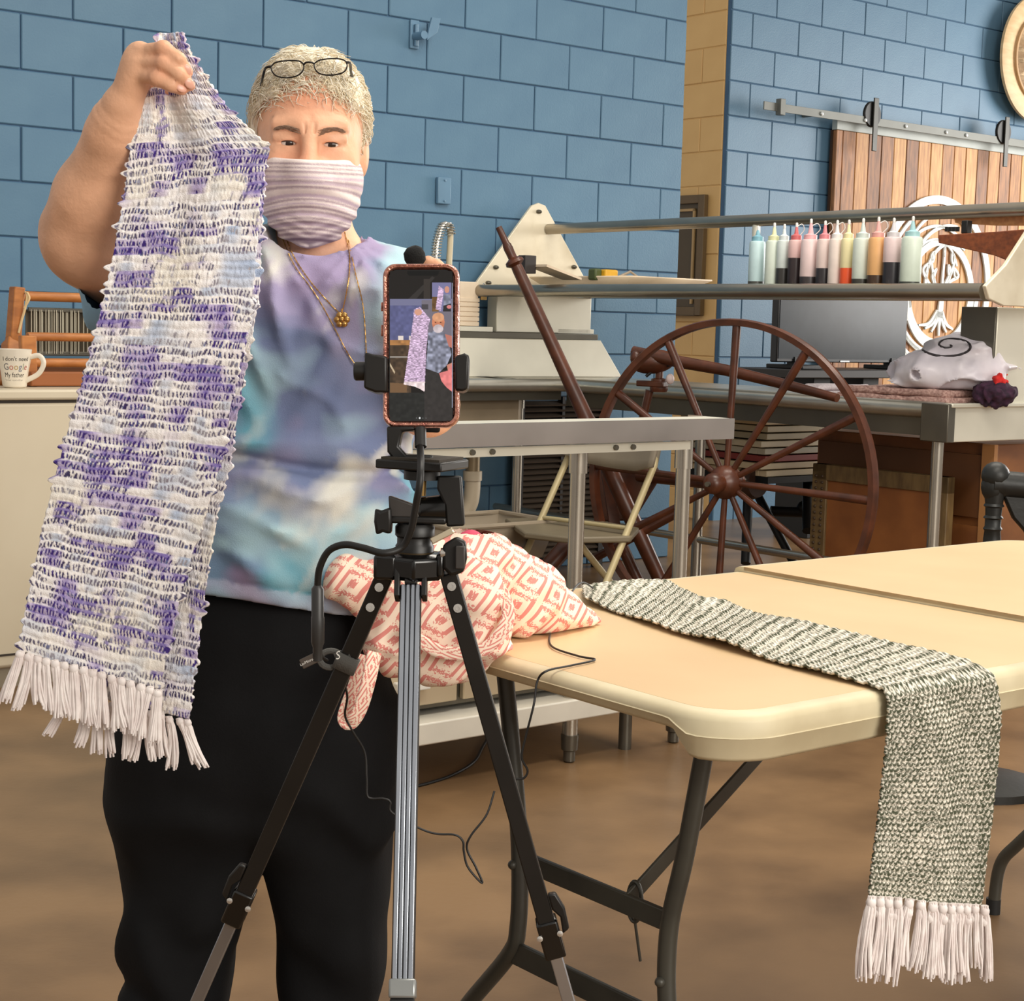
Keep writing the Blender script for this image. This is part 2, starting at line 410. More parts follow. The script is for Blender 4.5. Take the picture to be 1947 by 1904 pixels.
b = MB(); ring_flat(b, oU + .16, oz + .05, .28, .255, 60, 190); ring_flat(b, oU - .02, oz + .08, .26, .245, 20, 200); b.build('crescent', m_white, orn)
b = MB()
cx_, cz_ = oU + .06, oz - .24
def flat_curve(q, pts, w0, w1):
    P = spline(pts, 24); T = np.gradient(P, axis=0); T /= np.linalg.norm(T, axis=1)[:, None]; Nn = np.stack([-T[:, 1], T[:, 0]], 1); k = len(q.v)
    for i, (p, nn) in enumerate(zip(P, Nn)):
        w = lerp(w0, w1, i / 23)
        for sgn in (-1, 1):
            for V_ in (DV - .017, DV - .005):
                e = p + sgn * w * nn; q.v.append(tuple(room(e[0], V_, e[1])))
    for i in range(23):
        a = k + 4*i; q.f += [(a, a+2, a+6, a+4), (a+1, a+5, a+7, a+3), (a, a+4, a+5, a+1), (a+2, a+3, a+7, a+6)]
flat_curve(b, [(cx_, cz_ + .06), (cx_ + .01, cz_ + .16), (cx_ + .015, cz_ + .27)], .028, .02)
for (ex, ez, cur) in ((-.2, .36, .1), (-.12, .44, .05), (.02, .48, 0), (.13, .44, -.05), (.18, .34, -.1), (-.1, .33, .1), (.09, .36, -.04)):
    flat_curve(b, [(cx_ + .012, cz_ + .22), (cx_ + ex * .5, cz_ + .28 - cur * .2), (cx_ + ex, cz_ + ez), (cx_ + ex * .9 + cur * .3, cz_ + ez + .05), (cx_ + ex * .75, cz_ + ez + .01), (cx_ + ex * .85, cz_ + ez - .02)], .012, .006)
for ex in (-.22, -.15, -.08, 0, .08, .15):
    flat_curve(b, [(cx_ + ex * .1, cz_ + .1), (cx_ + ex * .5, cz_ + .02), (cx_ + ex, cz_ - .06 + abs(ex) * .3)], .018, .007)
b.build('tree', m_white, orn)
# sliding rail and hangers
rl = empty('door_rail', room(7.7, DV - .06, 2.48), 'grey sliding rail with hanger wheels above plank door', 'door rail')
A = onV(1452, 200, DV - .07); Ua, za = A @ EU, A[2]; Bq = onV(1945, 274, DV - .07)
zr = (za + Bq[2]) / 2
b = MB(); b.rbox(Ua, u_end + .2, DV - .075, DV - .067, zr - .024, zr + .024); b.build('rail_bar', m_rail, rl, bevel=.001)
for x, y in ((1562, 213), (1645, 225), (1722, 236), (1799, 247), (1837, 252)):
    c = onV(x, y, DV - .075); b = MB(); b.lathe([(.012, 0), (.012, .008), (.006, .012)], room(c @ EU, DV - .075, zr), -EV, 12); b.build('bolt', mat('bright_bolt', rgb(235, 240, 240), .25, .6), rl)
    b = MB(); b.tube([room(c @ EU, DV - .067, zr), room(c @ EU, 7.07, zr)], .012, 8); b.build('spacer', m_rail, rl)
c = onV(1484, 203, DV - .08); b = MB(); b.rbox(c @ EU - .02, c @ EU + .025, DV - .1, DV - .06, zr - .045, zr + .05); b.build('end_stop', m_rail, rl, bevel=.003)
m_hs = mat('strap_iron', rgb(66, 66, 62), .45, .3)
m_blk = mat('black_iron', rgb(30, 30, 30), .45, .3)
for x, y0, y1 in ((1663, 186, 288), (1912, 222, 318)):
    c = onV(x, (y0 + y1) / 2, DV - .09); ub = c @ EU; z1 = onV(x, y0, DV - .09)[2]; z0 = onV(x, y1, DV - .09)[2]
    b = MB(); b.rbox(ub - .022, ub + .022, DV - .1, DV - .09, z0, z1); b.build('hanger_strap', m_hs, rl, bevel=.003)
    b = MB(); b.lathe([(.075, 0), (.08, .006), (.07, .011), (.08, .016), (.075, .022), (.02, .022)], room(ub - .01, DV - .062, z1 - .1), -EV, 28); b.build('hanger_wheel', m_blk, rl)
# round wooden wall decoration at the right margin
c = onV(1952, 112, 7.02); uc, zc = c @ EU + .08, c[2]
wd_ = empty('round_wall_board', room(uc, 7.0, zc - .42), 'round pale wooden disc hung high on blue wall', 'wall decor')
m_pale = mat('pale_plywood', rgb(226, 196, 150), .5, col2=rgb(210, 176, 128), vscale=6, stretch=(1, 1, 4))
b = MB(); b.lathe([(.40, 0), (.43, .01), (.43, .03), (.40, .04), (.36, .04), (.355, .034), (.30, .034), (.295, .04), (.2, .04), (.01, .04)], room(uc, 7.0, zc), -EV, 64); b.build('disc', m_pale, wd_)
b = MB(); b.lathe([(.30, 0), (.305, .006), (.30, .012), (.285, .012), (.28, 0)], room(uc, 6.96, zc), -EV, 64); b.build('rim', mat('rim_wood', rgb(190, 150, 100), .5), wd_)
b = MB(); b.rbox(uc - .05, uc + .05, 7.0, 7.08, zc - .05, zc + .05); b.build('wall_spacer', m_blk, wd_)
# ------------------------------------------------------------------ steel counters and overshelf
m_steel = mat('brushed_steel', rgb(206, 202, 190), .32, .85, col2=rgb(176, 172, 160), vscale=3, stretch=(1, 1, 1), bump=.06, bscale=200)
m_steel_w = mat('white_lit_steel', rgb(232, 228, 212), .48, .45, col2=rgb(216, 212, 196), vscale=3)  # lighter copy of the brushed steel, white lighting put into its colour
m_pipe = mat('steel_pipe', rgb(164, 156, 143), .28, .9)
m_lpipe = mat('steel_leg_tube', rgb(190, 184, 172), .25, .88)
m_dsteel = mat('dark_steel', rgb(112, 108, 98), .35, .8)
TOP = .914
def steel_leg(par, U_, V_, z1, r=.0205, foot=True):
    b = MB(); b.tube([room(U_, V_, .06 if foot else 0), room(U_, V_, z1)], r, 18); l = b.build('leg', m_lpipe, par)
    b = MB(); b.tube([room(U_, V_, z1 - .085), room(U_, V_, z1)], r * 1.22, 18); b.build('leg_socket', m_lpipe, l)
    if foot:
        b = MB(); b.lathe([(.012, 0), (.016, .004), (.016, .03), (.022, .034), (.024, .075)], room(U_, V_, 0), EZ, 16); b.build('bullet_foot', m_dsteel, l)
    return l
# L-shaped counter: one arm on the wall, one coming forward
ct = empty('steel_counter', room(4.9, 5.4, 0), 'L-shaped stainless steel sink counter along the blue wall', 'counter')
b = MB()
b.rbox(3.0, 4.57, 5.36, 5.99, TOP - .006, TOP).rbox(4.6, 5.32, 3.42, 5.99, TOP - .006, TOP).rbox(4.5, 4.62, 5.36, 5.99, TOP - .006, TOP)
b.build('worktop', m_steel, ct)
b = MB(); b.tube([room(3.0, 5.35, TOP - .012), room(4.57, 5.35, TOP - .012), room(4.59, 5.33, TOP - .012), room(4.59, 3.42, TOP - .012)], .028, 14); b.build('rolled_rim', m_steel, ct)
b = MB(); b.rbox(3.0, 4.57, 5.36, 5.37, TOP - .075, TOP - .02).rbox(4.6, 4.61, 3.42, 5.36, TOP - .10, TOP - .02); b.build('side_apron', m_dsteel, ct)
b = MB(); b.rbox(4.575, 5.36, 3.40, 3.42, TOP - .115, TOP + .012).rbox(4.575, 5.36, 3.385, 3.42, TOP, TOP + .014); b.build('end_apron', m_steel_w, ct, bevel=.003)
b = MB(); b.rbox(4.56, 4.60, 3.39, 3.5, TOP - .115, TOP + .012); b.build('corner_bracket', m_dsteel, ct, bevel=.003)
b = MB(); b.rbox(3.0, 5.22, 5.85, 5.99, TOP + .001, 1.085).prism([room(5.22, 5.99, TOP + .001), room(5.36, 5.99, TOP + .001), room(5.22, 5.99, 1.085)], -.14 * EV, 0 * EV); b.build('backsplash', m_steel_w, ct, bevel=.003)
b = MB(); b.rbox(3.0, 5.22, 5.87, 6.03, 1.086, 1.112); b.build('backsplash_ledge', m_dsteel, ct, bevel=.002)
b = MB(); b.rbox(4.2, 4.62, 5.9, 6.03, 1.113, 1.135); b.build('ledge_strip', m_steel_w, ct, bevel=.002)
b = MB(); b.rbox(5.0, 5.22, 5.9, 6.03, 1.113, 1.135); b.build('ledge_strip', m_steel_w, ct, bevel=.002)
b = MB(); b.rbox(3.55, 4.42, 5.42, 5.95, .665, TOP - .006); b.build('sink_bowl', mat('sink_steel', rgb(150, 134, 110), .5, .3), ct, bevel=.03)
for (U_, V_) in ((4.66, 3.5), (4.66, 4.62), (5.25, 3.5), (4.44, 5.48), (3.9, 5.9)):
    steel_leg(ct, U_, V_, TOP - .03)
for e0, e1 in (((4.66, 3.5), (4.66, 5.9)), ((3.9, 5.9), (4.44, 5.48))):
    b = MB(); b.tube([room(*e0, .33), room(*e1, .33)], .016, 12); b.build('lower_rail', m_lpipe, ct)
# drain
b = MB(); p = onV(899, 880, 5.6)
b.tube([p + [0, 0, .05], p + [0, 0, -.04]], .03, 16); dn = b.build('drain_tail', mat('brass_pipe', rgb(150, 132, 104), .4, .6), ct)
b = MB(); q = [p + [0, 0, -.04], p + [0, 0, -.12], p + [-.01, 0, -.18], p + [-.05, 0, -.24], p + [-.12, 0, -.27]]; b.tube(spline(q, 16), .034, 16).tube([p + [0, 0, -.035], p + [0, 0, -.075]], .04, 16); b.build('drain_pipe', mat('white_pvc', rgb(205, 190, 165), .5), ct)
# faucet with spring
fp = onV(842, 500, 5.7); fz = fp[2]
fa = empty('spray_faucet', [fp[0], fp[1], TOP], 'chrome spring spray faucet rising behind the phone', 'faucet')
m_chrome = mat('chrome', rgb(225, 222, 214), .18, .95)
f0 = onV(828, 500, 5.7); f1 = onV(835, 445, 5.7); f2 = onV(846, 424, 5.7); f3 = onV(856, 440, 5.7); f4 = onV(854, 500, 5.7)
pth = spline([[f0[0], f0[1], TOP + .01], f0, f1, f2, f3, f4, f4 - [0, 0, .06]], 60)
b = MB(); b.tube(pth[:32], .008, 10); b.build('riser_pipe', m_chrome, fa)
b = MB(); b.tube(pth[38:], .013, 12); b.build('spray_hose', mat('hose_cream', rgb(214, 200, 168), .45), fa)
b = MB(); hp = polyline(pth[10:42], 240); ex = np.array([1., 0, 0])
hel = [p_ + .02 * (math.cos(i * .52) * ex + math.sin(i * .52) * np.array([0, 1., 0])) for i, p_ in enumerate(hp)]
b.tube(hel, .0035, 6); b.build('spring', m_chrome, fa)
b = MB(); b.lathe([(.03, 0), (.03, .02), (.015, .03), (.013, .06)], [f0[0], f0[1], TOP + .001], EZ, 16); b.build('base', m_chrome, fa)
# carton behind the phone
p = onV(905, 600, 5.93); Uc = p @ EU
bx_ = empty('paper_carton', room(Uc - .1, 5.93, 1.135), 'white paper carton on the ledge just right of the phone', 'carton')
m_card = mat('white_card', rgb(226, 208, 184), .7, col2=rgb(212, 192, 166))
b = MB(); b.rbox(Uc - .24, Uc - .004, 5.91, 6.02, 1.1365, 1.33); b.build('box', m_card, bx_, bevel=.004)
for k in range(6):
    b = MB(); z = 1.137 + k * .021; b.rbox(Uc - .235, Uc, 5.905, 6.015, z, z + .018); b.build('paper_ream', m_card, bx_, bevel=.002)
# overshelf with tubes over the forward arm
sh = empty('tube_overshelf', room(4.9, 4.6, TOP), 'steel tube overshelf with triangular end plates above counter', 'shelf')
m_plate = mat('worn_plate_steel', rgb(232, 222, 198), .45, .3, col2=rgb(200, 186, 158), vscale=5, detail=6, lo=.45, hi=.75)
for V_, nm in ((5.95, 'far'), (3.25, 'near')):
    b = MB(); tri = [(4.55, 1.30), (4.56, 1.335), (4.86, 1.685), (4.90, 1.70), (4.94, 1.69), (5.22, 1.335), (5.22, 1.29), (4.58, 1.28)]
    if nm == 'near': tri = [(4.54, 1.27), (4.52, 1.31), (4.62, 1.38), (4.98, 1.76), (5.05, 1.76), (5.4, 1.35), (5.4, 1.25), (4.62, 1.25)]
    b.prism([room(a_, V_, z_) for a_, z_ in tri], -.008 * EV, .008 * EV); pl = b.build('end_plate', m_plate, sh, bevel=.003)
    for (a_, z_) in ((4.9, 1.66), (4.66, 1.40), (4.62, 1.33), (5.12, 1.42), (5.18, 1.33)):
        if nm == 'far': b = MB(); b.sphere(room(a_, V_ - .008, z_), (.016, .016, .01), 12, 6); b.build('rivet', m_dsteel, pl)
    if nm == 'far':
        b = MB(); b.rbox(4.64, 5.2, V_ - .05, V_ + .02, 1.113, 1.28); b.build('support_column', m_steel_w, sh, bevel=.004)
    else:
        b = MB(); b.rbox(4.815, 5.4, V_ + .15, V_ + .28, TOP + .001, 1.25); b.build('support_column', m_steel_w, sh, bevel=.004)
        b = MB(); b.rbox(4.805, 4.815, V_ + .152, V_ + .29, TOP + .001, 1.25); b.build('column_side', m_dsteel, sh, bevel=.002)
b = MB(); b.tube([room(4.55, 5.95, 1.293), room(4.55, 3.27, 1.293)], .027, 20); b.build('front_tube', m_pipe, sh)
b = MB(); b.tube([room(5.2, 5.95, 1.30), room(5.2, 3.25, 1.30)], .022, 16); b.build('rear_tube', m_pipe, sh)
b = MB(); b.tube([room(4.96, 5.94, 1.585), room(4.96, 3.2, 1.585)], .024, 20); b.build('upper_tube', m_pipe, sh)
b = MB(); b.rbox(4.57, 4.78, 3.3, 5.9, 1.296, 1.304); b.build('shelf_plate', m_dsteel, sh)
p = onU(1437, 460, 4.96); b = MB(); b.tube([room(4.96, p @ EV, 1.585), room(4.96, p @ EV, 1.30)], .016, 12); b.build('post', m_steel_w, sh)
p = onV(920, 548, 5.90)
lk = empty('brass_padlock', p - [0, 0, .06], 'tiny brass padlock hanging at the left end of the tube', 'padlock')
b = MB(); b.box(p - [0, 0, .035], (.03, .012, .035), RROOM); b.build('lock_body', mat('brass', rgb(205, 170, 110), .35, .8), lk, bevel=.003)
b = MB(); b.tube([p + .011 * EU - [0, 0, .02], p + .011 * EU + [0, 0, .01], p + [0, 0, .02], p - .011 * EU + [0, 0, .01], p - .011 * EU - [0, 0, .02]], .003, 8); b.build('shackle', m_chrome, lk)
# tray of tools on the far end of the shelf
tr = empty('cream_tool_tray', room(4.9, 5.6, 1.33), 'cream shallow tray on the overshelf holding a yellow tape', 'tray')
m_cream = mat('cream_plastic', rgb(236, 214, 184), .5)
b = MB(); T0 = [room(4.86, 5.3, 1.325), room(5.25, 5.3, 1.325), room(5.25, 5.85, 1.325), room(4.86, 5.85, 1.325)]; T1 = [room(4.82, 5.22, 1.36), room(5.3, 5.22, 1.36), room(5.3, 5.9, 1.36), room(4.82, 5.9, 1.36)]
b.add(T0 + T1, [(3, 2, 1, 0), (0, 1, 5, 4), (1, 2, 6, 5), (2, 3, 7, 6), (3, 0, 4, 7)]); o = b.build('tray', m_cream, tr); sm = o.modifiers.new('s', 'SOLIDIFY'); sm.thickness = .006
tp = empty('yellow_tape_measure', room(5.1, 5.45, 1.332), 'yellow and green tape measure lying in the cream tray', 'tape measure')
p = onV(1155, 522, 5.45)
b = MB(); b.box([p[0], p[1], 1.37], (.075, .06, .05), RROOM); b.build('case', mat('yellow_plastic', rgb(222, 170, 40), .45), tp, bevel=.008)
b = MB(); b.box([p[0] - .055, p[1] - .02, 1.372], (.04, .05, .05), RROOM); b.build('grip', mat('green_plastic', rgb(80, 92, 50), .5), tp, bevel=.008)
b = MB(); b.tube([[p[0] + .04, p[1], 1.36], [p[0] + .1, p[1] + .02, 1.39], [p[0] + .13, p[1] + .03, 1.37], [p[0] + .12, p[1] + .03, 1.35]], .006, 8); b.build('loop', mat('grey_wire', rgb(170, 155, 135), .4), tp)
p = onV(1002, 508, 5.5)
nb = empty('dark_notebook', [p[0], p[1], 1.33], 'dark little box and white papers beside the triangular plate', 'box')
b = MB(); b.box([p[0], p[1], 1.40], (.06, .05, .075), RROOM); b.build('box', mat('charcoal_card', rgb(52, 46, 44), .6), nb, bevel=.003)
b = MB(); b.box([p[0] + .12, p[1] + .05, 1.372], (.2, .12, .01), RROOM @ np.array(Matrix.Rotation(math.radians(14), 3, 'Y'))); b.build('papers', m_card, nb)

# small worktable in front
t1 = empty('steel_worktable', room(2.9, 3.2, 0), 'narrow stainless rail bench with bright front apron, beside folding chair', 'bench')
b = MB(); b.rbox(2.0, 3.285, 3.14, 3.235, TOP - .008, TOP); b.build('worktop', m_steel_w, t1, bevel=.002)
b = MB(); b.rbox(2.0, 3.285, 3.132, 3.142, TOP - .055, TOP).rbox(3.275, 3.285, 3.14, 3.30, TOP - .055, TOP); b.build('apron', mat('polished_apron', rgb(196, 188, 182), .22, .9), t1)
b = MB(); b.rbox(2.0, 3.15, 3.16, 3.175, TOP - .082, TOP - .06); b.build('apron_lip', m_steel_w, t1)
for k in (2.42, 2.48, 2.88, 2.94):
    b = MB(); b.lathe([(.007, 0), (.007, .008)], room(k, 3.16, TOP - .07), -EV, 8); b.build('bolt', m_dsteel, t1)
for (U_, V_) in ((3.243, 3.278), (2.86, 3.278), (2.1, 3.278)): steel_leg(t1, U_, V_, TOP - .06)
# stainless drawer unit under the worktable
un = empty('drawer_unit', room(2.5, 3.4, 0), 'low stainless drawer unit on white plinth under the worktable', 'cabinet')
b = MB(); b.rbox(1.95, 3.12, 3.32, 3.8, .19, .42); b.build('body', m_dsteel, un, bevel=.003)
b = MB(); b.rbox(1.9, 3.16, 3.245, 3.85, .12, .175); b.build('plinth', mat('white_enamel', rgb(226, 220, 206), .45), un, bevel=.004)
for U_ in (2.0, 3.08):
    for V_ in (3.3, 3.75): b = MB(); b.tube([room(U_, V_, 0), room(U_, V_, .12)], .018, 12); b.build('foot', m_dsteel, un)
m_df = mat('drawer_steel', rgb(206, 190, 162), .34, .5, col2=rgb(188, 172, 144), vscale=2)
for (a_, c_) in ((1.97, 2.5), (2.52, 3.1)):
    b = MB(); b.rbox(a_, c_, 3.30, 3.32, .205, .41); d_ = b.build('drawer', m_df, un, bevel=.004)
    b = MB(); b.rbox(c_ - .22, c_ - .08, 3.291, 3.30, .31, .39); b.build('paper_label', m_card, d_)
    b = MB(); b.rbox(c_ - .2, c_ - .1, 3.275, 3.30, .25, .275); b.build('pull', mat('pull_white', rgb(236, 232, 222), .4), d_, bevel=.004)
# grey tub and louvred box under the counter
tb = empty('grey_plastic_tub', room(4.25, 4.9, .38), 'grey plastic tub on the counter leg rail under the sink', 'tub')
p = onz(905, 1000, .42); Uc, Vc = p @ EU, p @ EV
b = MB(); w0, w1 = .2, .24; zt, zb = .44, .31
T1 = [room(Uc + a_ * w1, Vc + c_ * .17, zt) for a_, c_ in ((-1, -1), (1, -1), (1, 1), (-1, 1))]; T0 = [room(Uc + a_ * w0, Vc + c_ * .14, zb) for a_, c_ in ((-1, -1), (1, -1), (1, 1), (-1, 1))]
b.add(T0 + T1, [(3, 2, 1, 0), (0, 1, 5, 4), (1, 2, 6, 5), (2, 3, 7, 6), (3, 0, 4, 7)]); m_tub = mat('tub_grey', rgb(150, 136, 116), .5); o = b.build('tub', m_tub, tb); sm = o.modifiers.new('s', 'SOLIDIFY'); sm.thickness = .006
b = MB(); b.ring(polyline(T1 + [T1[0]], 41)[:-1], .01, 8); b.build('rim', m_tub, tb)
b = MB(); b.rbox(Uc - .16, Uc + .16, Vc - .12, Vc + .12, .0, .31); b.build('stand_box', mat('dark_box', rgb(44, 38, 34), .6), tb, bevel=.005)
lv = empty('black_louvred_panel', room(4.9, 5.9, 0), 'black louvred shutter leaning under the counter behind chair', 'shutter')
A = onV(995, 900, 5.93); B_ = onV(1142, 900, 5.93); ua, ub = A @ EU, B_ @ EU
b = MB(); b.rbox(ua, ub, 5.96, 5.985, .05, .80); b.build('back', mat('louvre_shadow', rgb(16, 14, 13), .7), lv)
b = MB(); b.rbox(ua - .03, ua, 5.93, 5.98, 0, .82).rbox(ub, ub + .03, 5.93, 5.98, 0, .82).rbox((ua + ub) / 2 - .008, (ua + ub) / 2 + .008, 5.935, 5.97, 0, .82); b.build('stile', mat('louvre_black', rgb(34, 30, 28), .5), lv)
sl = MB(); sl.box((0, 0, 0), ((ub - ua) - .004, .03, .008), np.array(Matrix.Rotation(math.radians(28), 3, 'X'))); sme = sl.mesh('slat', mat('louvre_slat', rgb(80, 68, 56), .5), 0)
for k in range(28):
    o = link('slat', sme, None, lv, world=False); PMi = PM[lv].inverted() @ (Matrix.Translation(V3(room((ua + ub) / 2, 5.945, .08 + k * .0262))) @ Matrix.Rotation(YAW, 4, 'Z'))
    o.matrix_parent_inverse = Matrix(); o.matrix_local = PMi
# ------------------------------------------------------------------ squeeze bottles on the overshelf
BOT = [ # x, half width px, body rgb, cap rgb, fill rgb, fill share, nozzle scale, label
 (1437, 14, (176, 214, 220), (96, 160, 180), (70, 70, 66), .16, .7, 'pale blue squeeze bottle with blue cap, leftmost in the row'),
 (1468, 14, (206, 222, 204), (226, 226, 170), (74, 78, 66), .05, 1., 'pale mint squeeze bottle with a pale yellow nozzle, nearly empty'),
 (1487, 12, (200, 216, 212), (214, 226, 226), (52, 50, 48), .43, .8, 'clear squeeze bottle half full of dark dye beside red-capped bottle'),
 (1510, 13, (224, 172, 168), (196, 70, 72), (50, 40, 42), .64, .9, 'pink squeeze bottle with red cap, fullest with dark dye'),
 (1537, 16, (230, 196, 194), (232, 160, 164), (58, 52, 54), .25, 1.3, 'wide pink squeeze bottle with tall pink nozzle'),
 (1564, 13, (226, 196, 188), (214, 110, 118), (48, 44, 48), .42, 1., 'pale pink squeeze bottle with rose cap, dark dye below'),
 (1587, 13, (230, 208, 196), (220, 216, 214), (62, 58, 60), .11, 1., 'peach white squeeze bottle with clear cap beside the orange one'),
 (1609, 12, (238, 222, 150), (236, 224, 160), (240, 92, 46), .42, 1., 'yellow squeeze bottle with bright orange red liquid'),
 (1636, 16, (204, 218, 202), (196, 212, 206), (62, 60, 54), .2, 1.1, 'mint green speckled squeeze bottle left of the orange bottle'),
 (1665, 16, (226, 150, 66), (226, 150, 140), (70, 50, 36), .27, 1.2, 'orange squeeze bottle with a dark base'),
 (1694, 16, (222, 190, 190), (206, 200, 204), (46, 44, 50), .52, 1., 'pink grey squeeze bottle half filled with black dye'),
 (1730, 18, (202, 220, 200), (140, 190, 196), (66, 70, 64), .14, 1.1, 'mint squeeze bottle with teal cap, rightmost in the row')]
for i, (x, hw, cb, cc, cf, fs, ns, lab) in enumerate(BOT):
    cb = tuple(c + (255 - c) * .3 for c in cb); cc = tuple(c + (255 - c) * .2 for c in cc)
    p = onU(x, 545, 4.66); r = 1.1 * hw * (p[1]) / FPX; o0 = [p[0], p[1], 1.3045]; h = .175
    t = empty('squeeze_bottle', o0, lab, 'bottle', 'dye bottles on the overshelf')
    b = MB(); b.lathe([(r * .96, 0), (r, .006), (r, h * fs), (r * .98, h * fs)], o0, EZ, 20); b.build('liquid', mat('dye_%d' % i, rgb(*cf), .35, obj_random=0), t)
    b = MB(); b.lathe([(r * .985, h * fs), (r, h * fs + .001), (r, h - .008), (r * .93, h), (r * .6, h + .004)], o0, EZ, 20)
    b.build('body', mat('bottle_%d' % i, rgb(*cb), .4, col2=tuple(q * .93 for q in rgb(*cb)), vscale=25), t)
    b = MB(); b.lathe([(r * .72, h + .003), (r * .72, h + .018), (r * .5, h + .02), (r * .3, h + .024), (.004, h + .024 + .032 * ns), (.002, h + .025 + .034 * ns)], o0, EZ, 16)
    cp = b.build('cap', mat('cap_%d' % i, rgb(*cc), .4), t)
    b = MB(); b.lathe([(.005, 0), (.005, .012), (.003, .016)], [o0[0], o0[1], o0[2] + h + .022 + .03 * ns], EZ, 10); b.build('tip', mat('tip_white', rgb(236, 232, 228), .4), cp)
    if i in (3, 4, 5, 6, 9):
        b = MB(); c0 = np.array(o0) + [0, 0, h + .02]; b.tube(spline([c0 + [r * .5, 0, 0], c0 + [r * 1.0, 0, .02], c0 + [r * .7, 0, .04], c0 + [0, 0, .03]], 12), .0018, 6); b.build('cap_tether', MATS['tip_white'], cp)
# wooden boards at the right end of the overshelf
m_rw = mat('red_brown_wood', rgb(140, 74, 38), .5, col2=rgb(108, 54, 28), vscale=10, stretch=(1, 6, 6))
m_rw2 = mat('light_brown_wood', rgb(206, 150, 96), .5, col2=rgb(180, 122, 74), vscale=10, stretch=(1, 6, 6))
def board_on(name, label, cat, pts, U_, th, m):
    P = [onU(x, y, U_) for x, y in pts]; b = MB(); b.prism(P, 0 * EU, th * EU)
    return b.build(name, m, label=label, cat=cat, smooth=0, bevel=.003)
board_on('wooden_paddle', 'dark red-brown wooden paddle blade resting below the upper tube', 'paddle', [(1783, 447), (1900, 440), (1945, 436), (1945, 508), (1890, 486), (1784, 462)], 4.86, .03, m_rw)
board_on('wooden_board', 'light wooden board lying just under the upper tube at right', 'board', [(1815, 415), (1880, 408), (1946, 402), (1946, 428), (1880, 428), (1815, 424)], 4.98, .05, m_rw2)
hg = empty('hanging_clip', onU(1838, 436, 4.9), 'small black clip holding the wooden paddle under tube', 'clip')
b = MB(); b.box(onU(1838, 432, 4.9), (.03, .025, .045), RROOM); b.build('clip_body', m_blk, hg, bevel=.003)
b = MB()
for k in range(4): b.box(onU(1800 + k * 7, 436, 4.9), (.006, .012, .016), RROOM)
o = b.build('teeth', m_blk, hg); o['kind'] = 'stuff'

# ------------------------------------------------------------------ textiles on the forward counter arm
def blob(name, fn, lo, hi, h, m, parent=None, relax_it=2, attrs=None, **kw):
    v, f = nets(fn, lo, hi, h)
    if relax_it: v = relax(v, f, relax_it)
    o = link(name, np_mesh(name, v, f, m, True, attrs(v) if attrs else None), None, parent)
    return props(o, **kw)
def rp(P): return P @ RROOM.astype(np.float32)   # world -> room coordinates
Z0 = TOP + .002
c1 = onz(1790, 765, TOP); Uc, Vc = 4.93, (c1 @ EV) + .1
def f_bag(P):
    q = rp(P); x, y, z = q[..., 0] - 4.84, q[..., 1] - 3.60, q[..., 2] - Z0
    d = f_ell(np.stack([x, y, z], -1), (0, 0, .10), (.19, .19, .075)); d = smin(d, f_ell(np.stack([x, y, z], -1), (.02, -.05, .16), (.14, .13, .075)), .05)
    d = d + .007 * vnoise(P, 14, 3) + .003 * vnoise(P, 40, 4) - .016 * (1 - np.abs(vnoise(P * np.array([1, 1, 1.8], np.float32), 9, 8))) ** 4; return smax(d, .052 - z, .01)
blob('plastic_textile_bag', f_bag, room(4.84, 3.6, Z0 + .01) - [.4, .4, 0], room(4.84, 3.6, Z0 + .3) + [.4, .4, 0], .007, mat('clear_bag', rgb(226, 220, 226), .32, col2=rgb(204, 198, 208), vscale=8), label='white translucent bag of folded cloth with a spiral drawn on top', cat='bag')
bagsp = MB(); P = []
for t in np.linspace(0, 3.6 * math.pi, 70):
    r = .012 + .0085 * t; x = 1806 + 5.4 * t * math.cos(t) * 1.15; y = 657 + 2.6 * t * math.sin(t); rr_ = ray(x, y); L3 = np.array([CAM + rr_ * k_ for k_ in np.linspace(4.6, 6.2, 260)], np.float32); F3 = f_bag(L3[:, None])[:, 0]; ok = F3 < 0
    if ok.any(): P.append(L3[int(np.argmax(ok))] - rr_ * .003)
bo = bpy.data.objects['plastic_textile_bag']
bagsp.tube(P, .004, 6); bagsp.build('spiral_print', mat('ink', rgb(40, 34, 38), .6), bo)
def folded(name, label, pts, z1, col, col2, nl, seed):
    q = [room(a_, c_) for a_, c_ in pts]; U0 = min(p @ EU for p in q); U1 = max(p @ EU for p in q); V0 = min(p @ EV for p in q); V1 = max(p @ EV for p in q)
    t = empty(name, room((U0+U1)/2, (V0+V1)/2, Z0), label, 'cloth'); th = z1 / nl
    m = mat(name + '_cloth', rgb(*col), .9, col2=rgb(*col2), vscale=16, stretch=(8, 1, 8), bump=.5, bscale=150)
    for k in range(nl):
        c = room((U0+U1)/2, (V0+V1)/2, Z0 + th * (k + .5))
        def fn(P, c=c, k=k):
            q_ = np.abs(rp(P) - rp(np.array(c, np.float32))) - np.array([(U1-U0)/2 - .02 - .01 * (k % 2), (V1-V0)/2 - .03 - .015 * (k % 2), th * .5 - .012], np.float32)
            d = np.sqrt((np.maximum(q_, 0)**2).sum(-1)) + np.minimum(q_.max(-1), 0) - .013; return d + .004 * vnoise(P, 22, seed + k)
        blob('fold', fn, np.array(c) - [.5, .5, th], np.array(c) + [.5, .5, th], .009, m, t)
folded('rag_rug', 'pink brown folded woven rag rug on the steel counter', [(4.63, 3.44), (5.02, 3.96)], .05, (206, 170, 158), (150, 112, 104), 2, 5)
folded('white_folded_cloth', 'white folded cloth at the far end of the rag rug', [(4.63, 3.98), (4.95, 4.14)], .045, (226, 216, 218), (206, 192, 196), 2, 9)
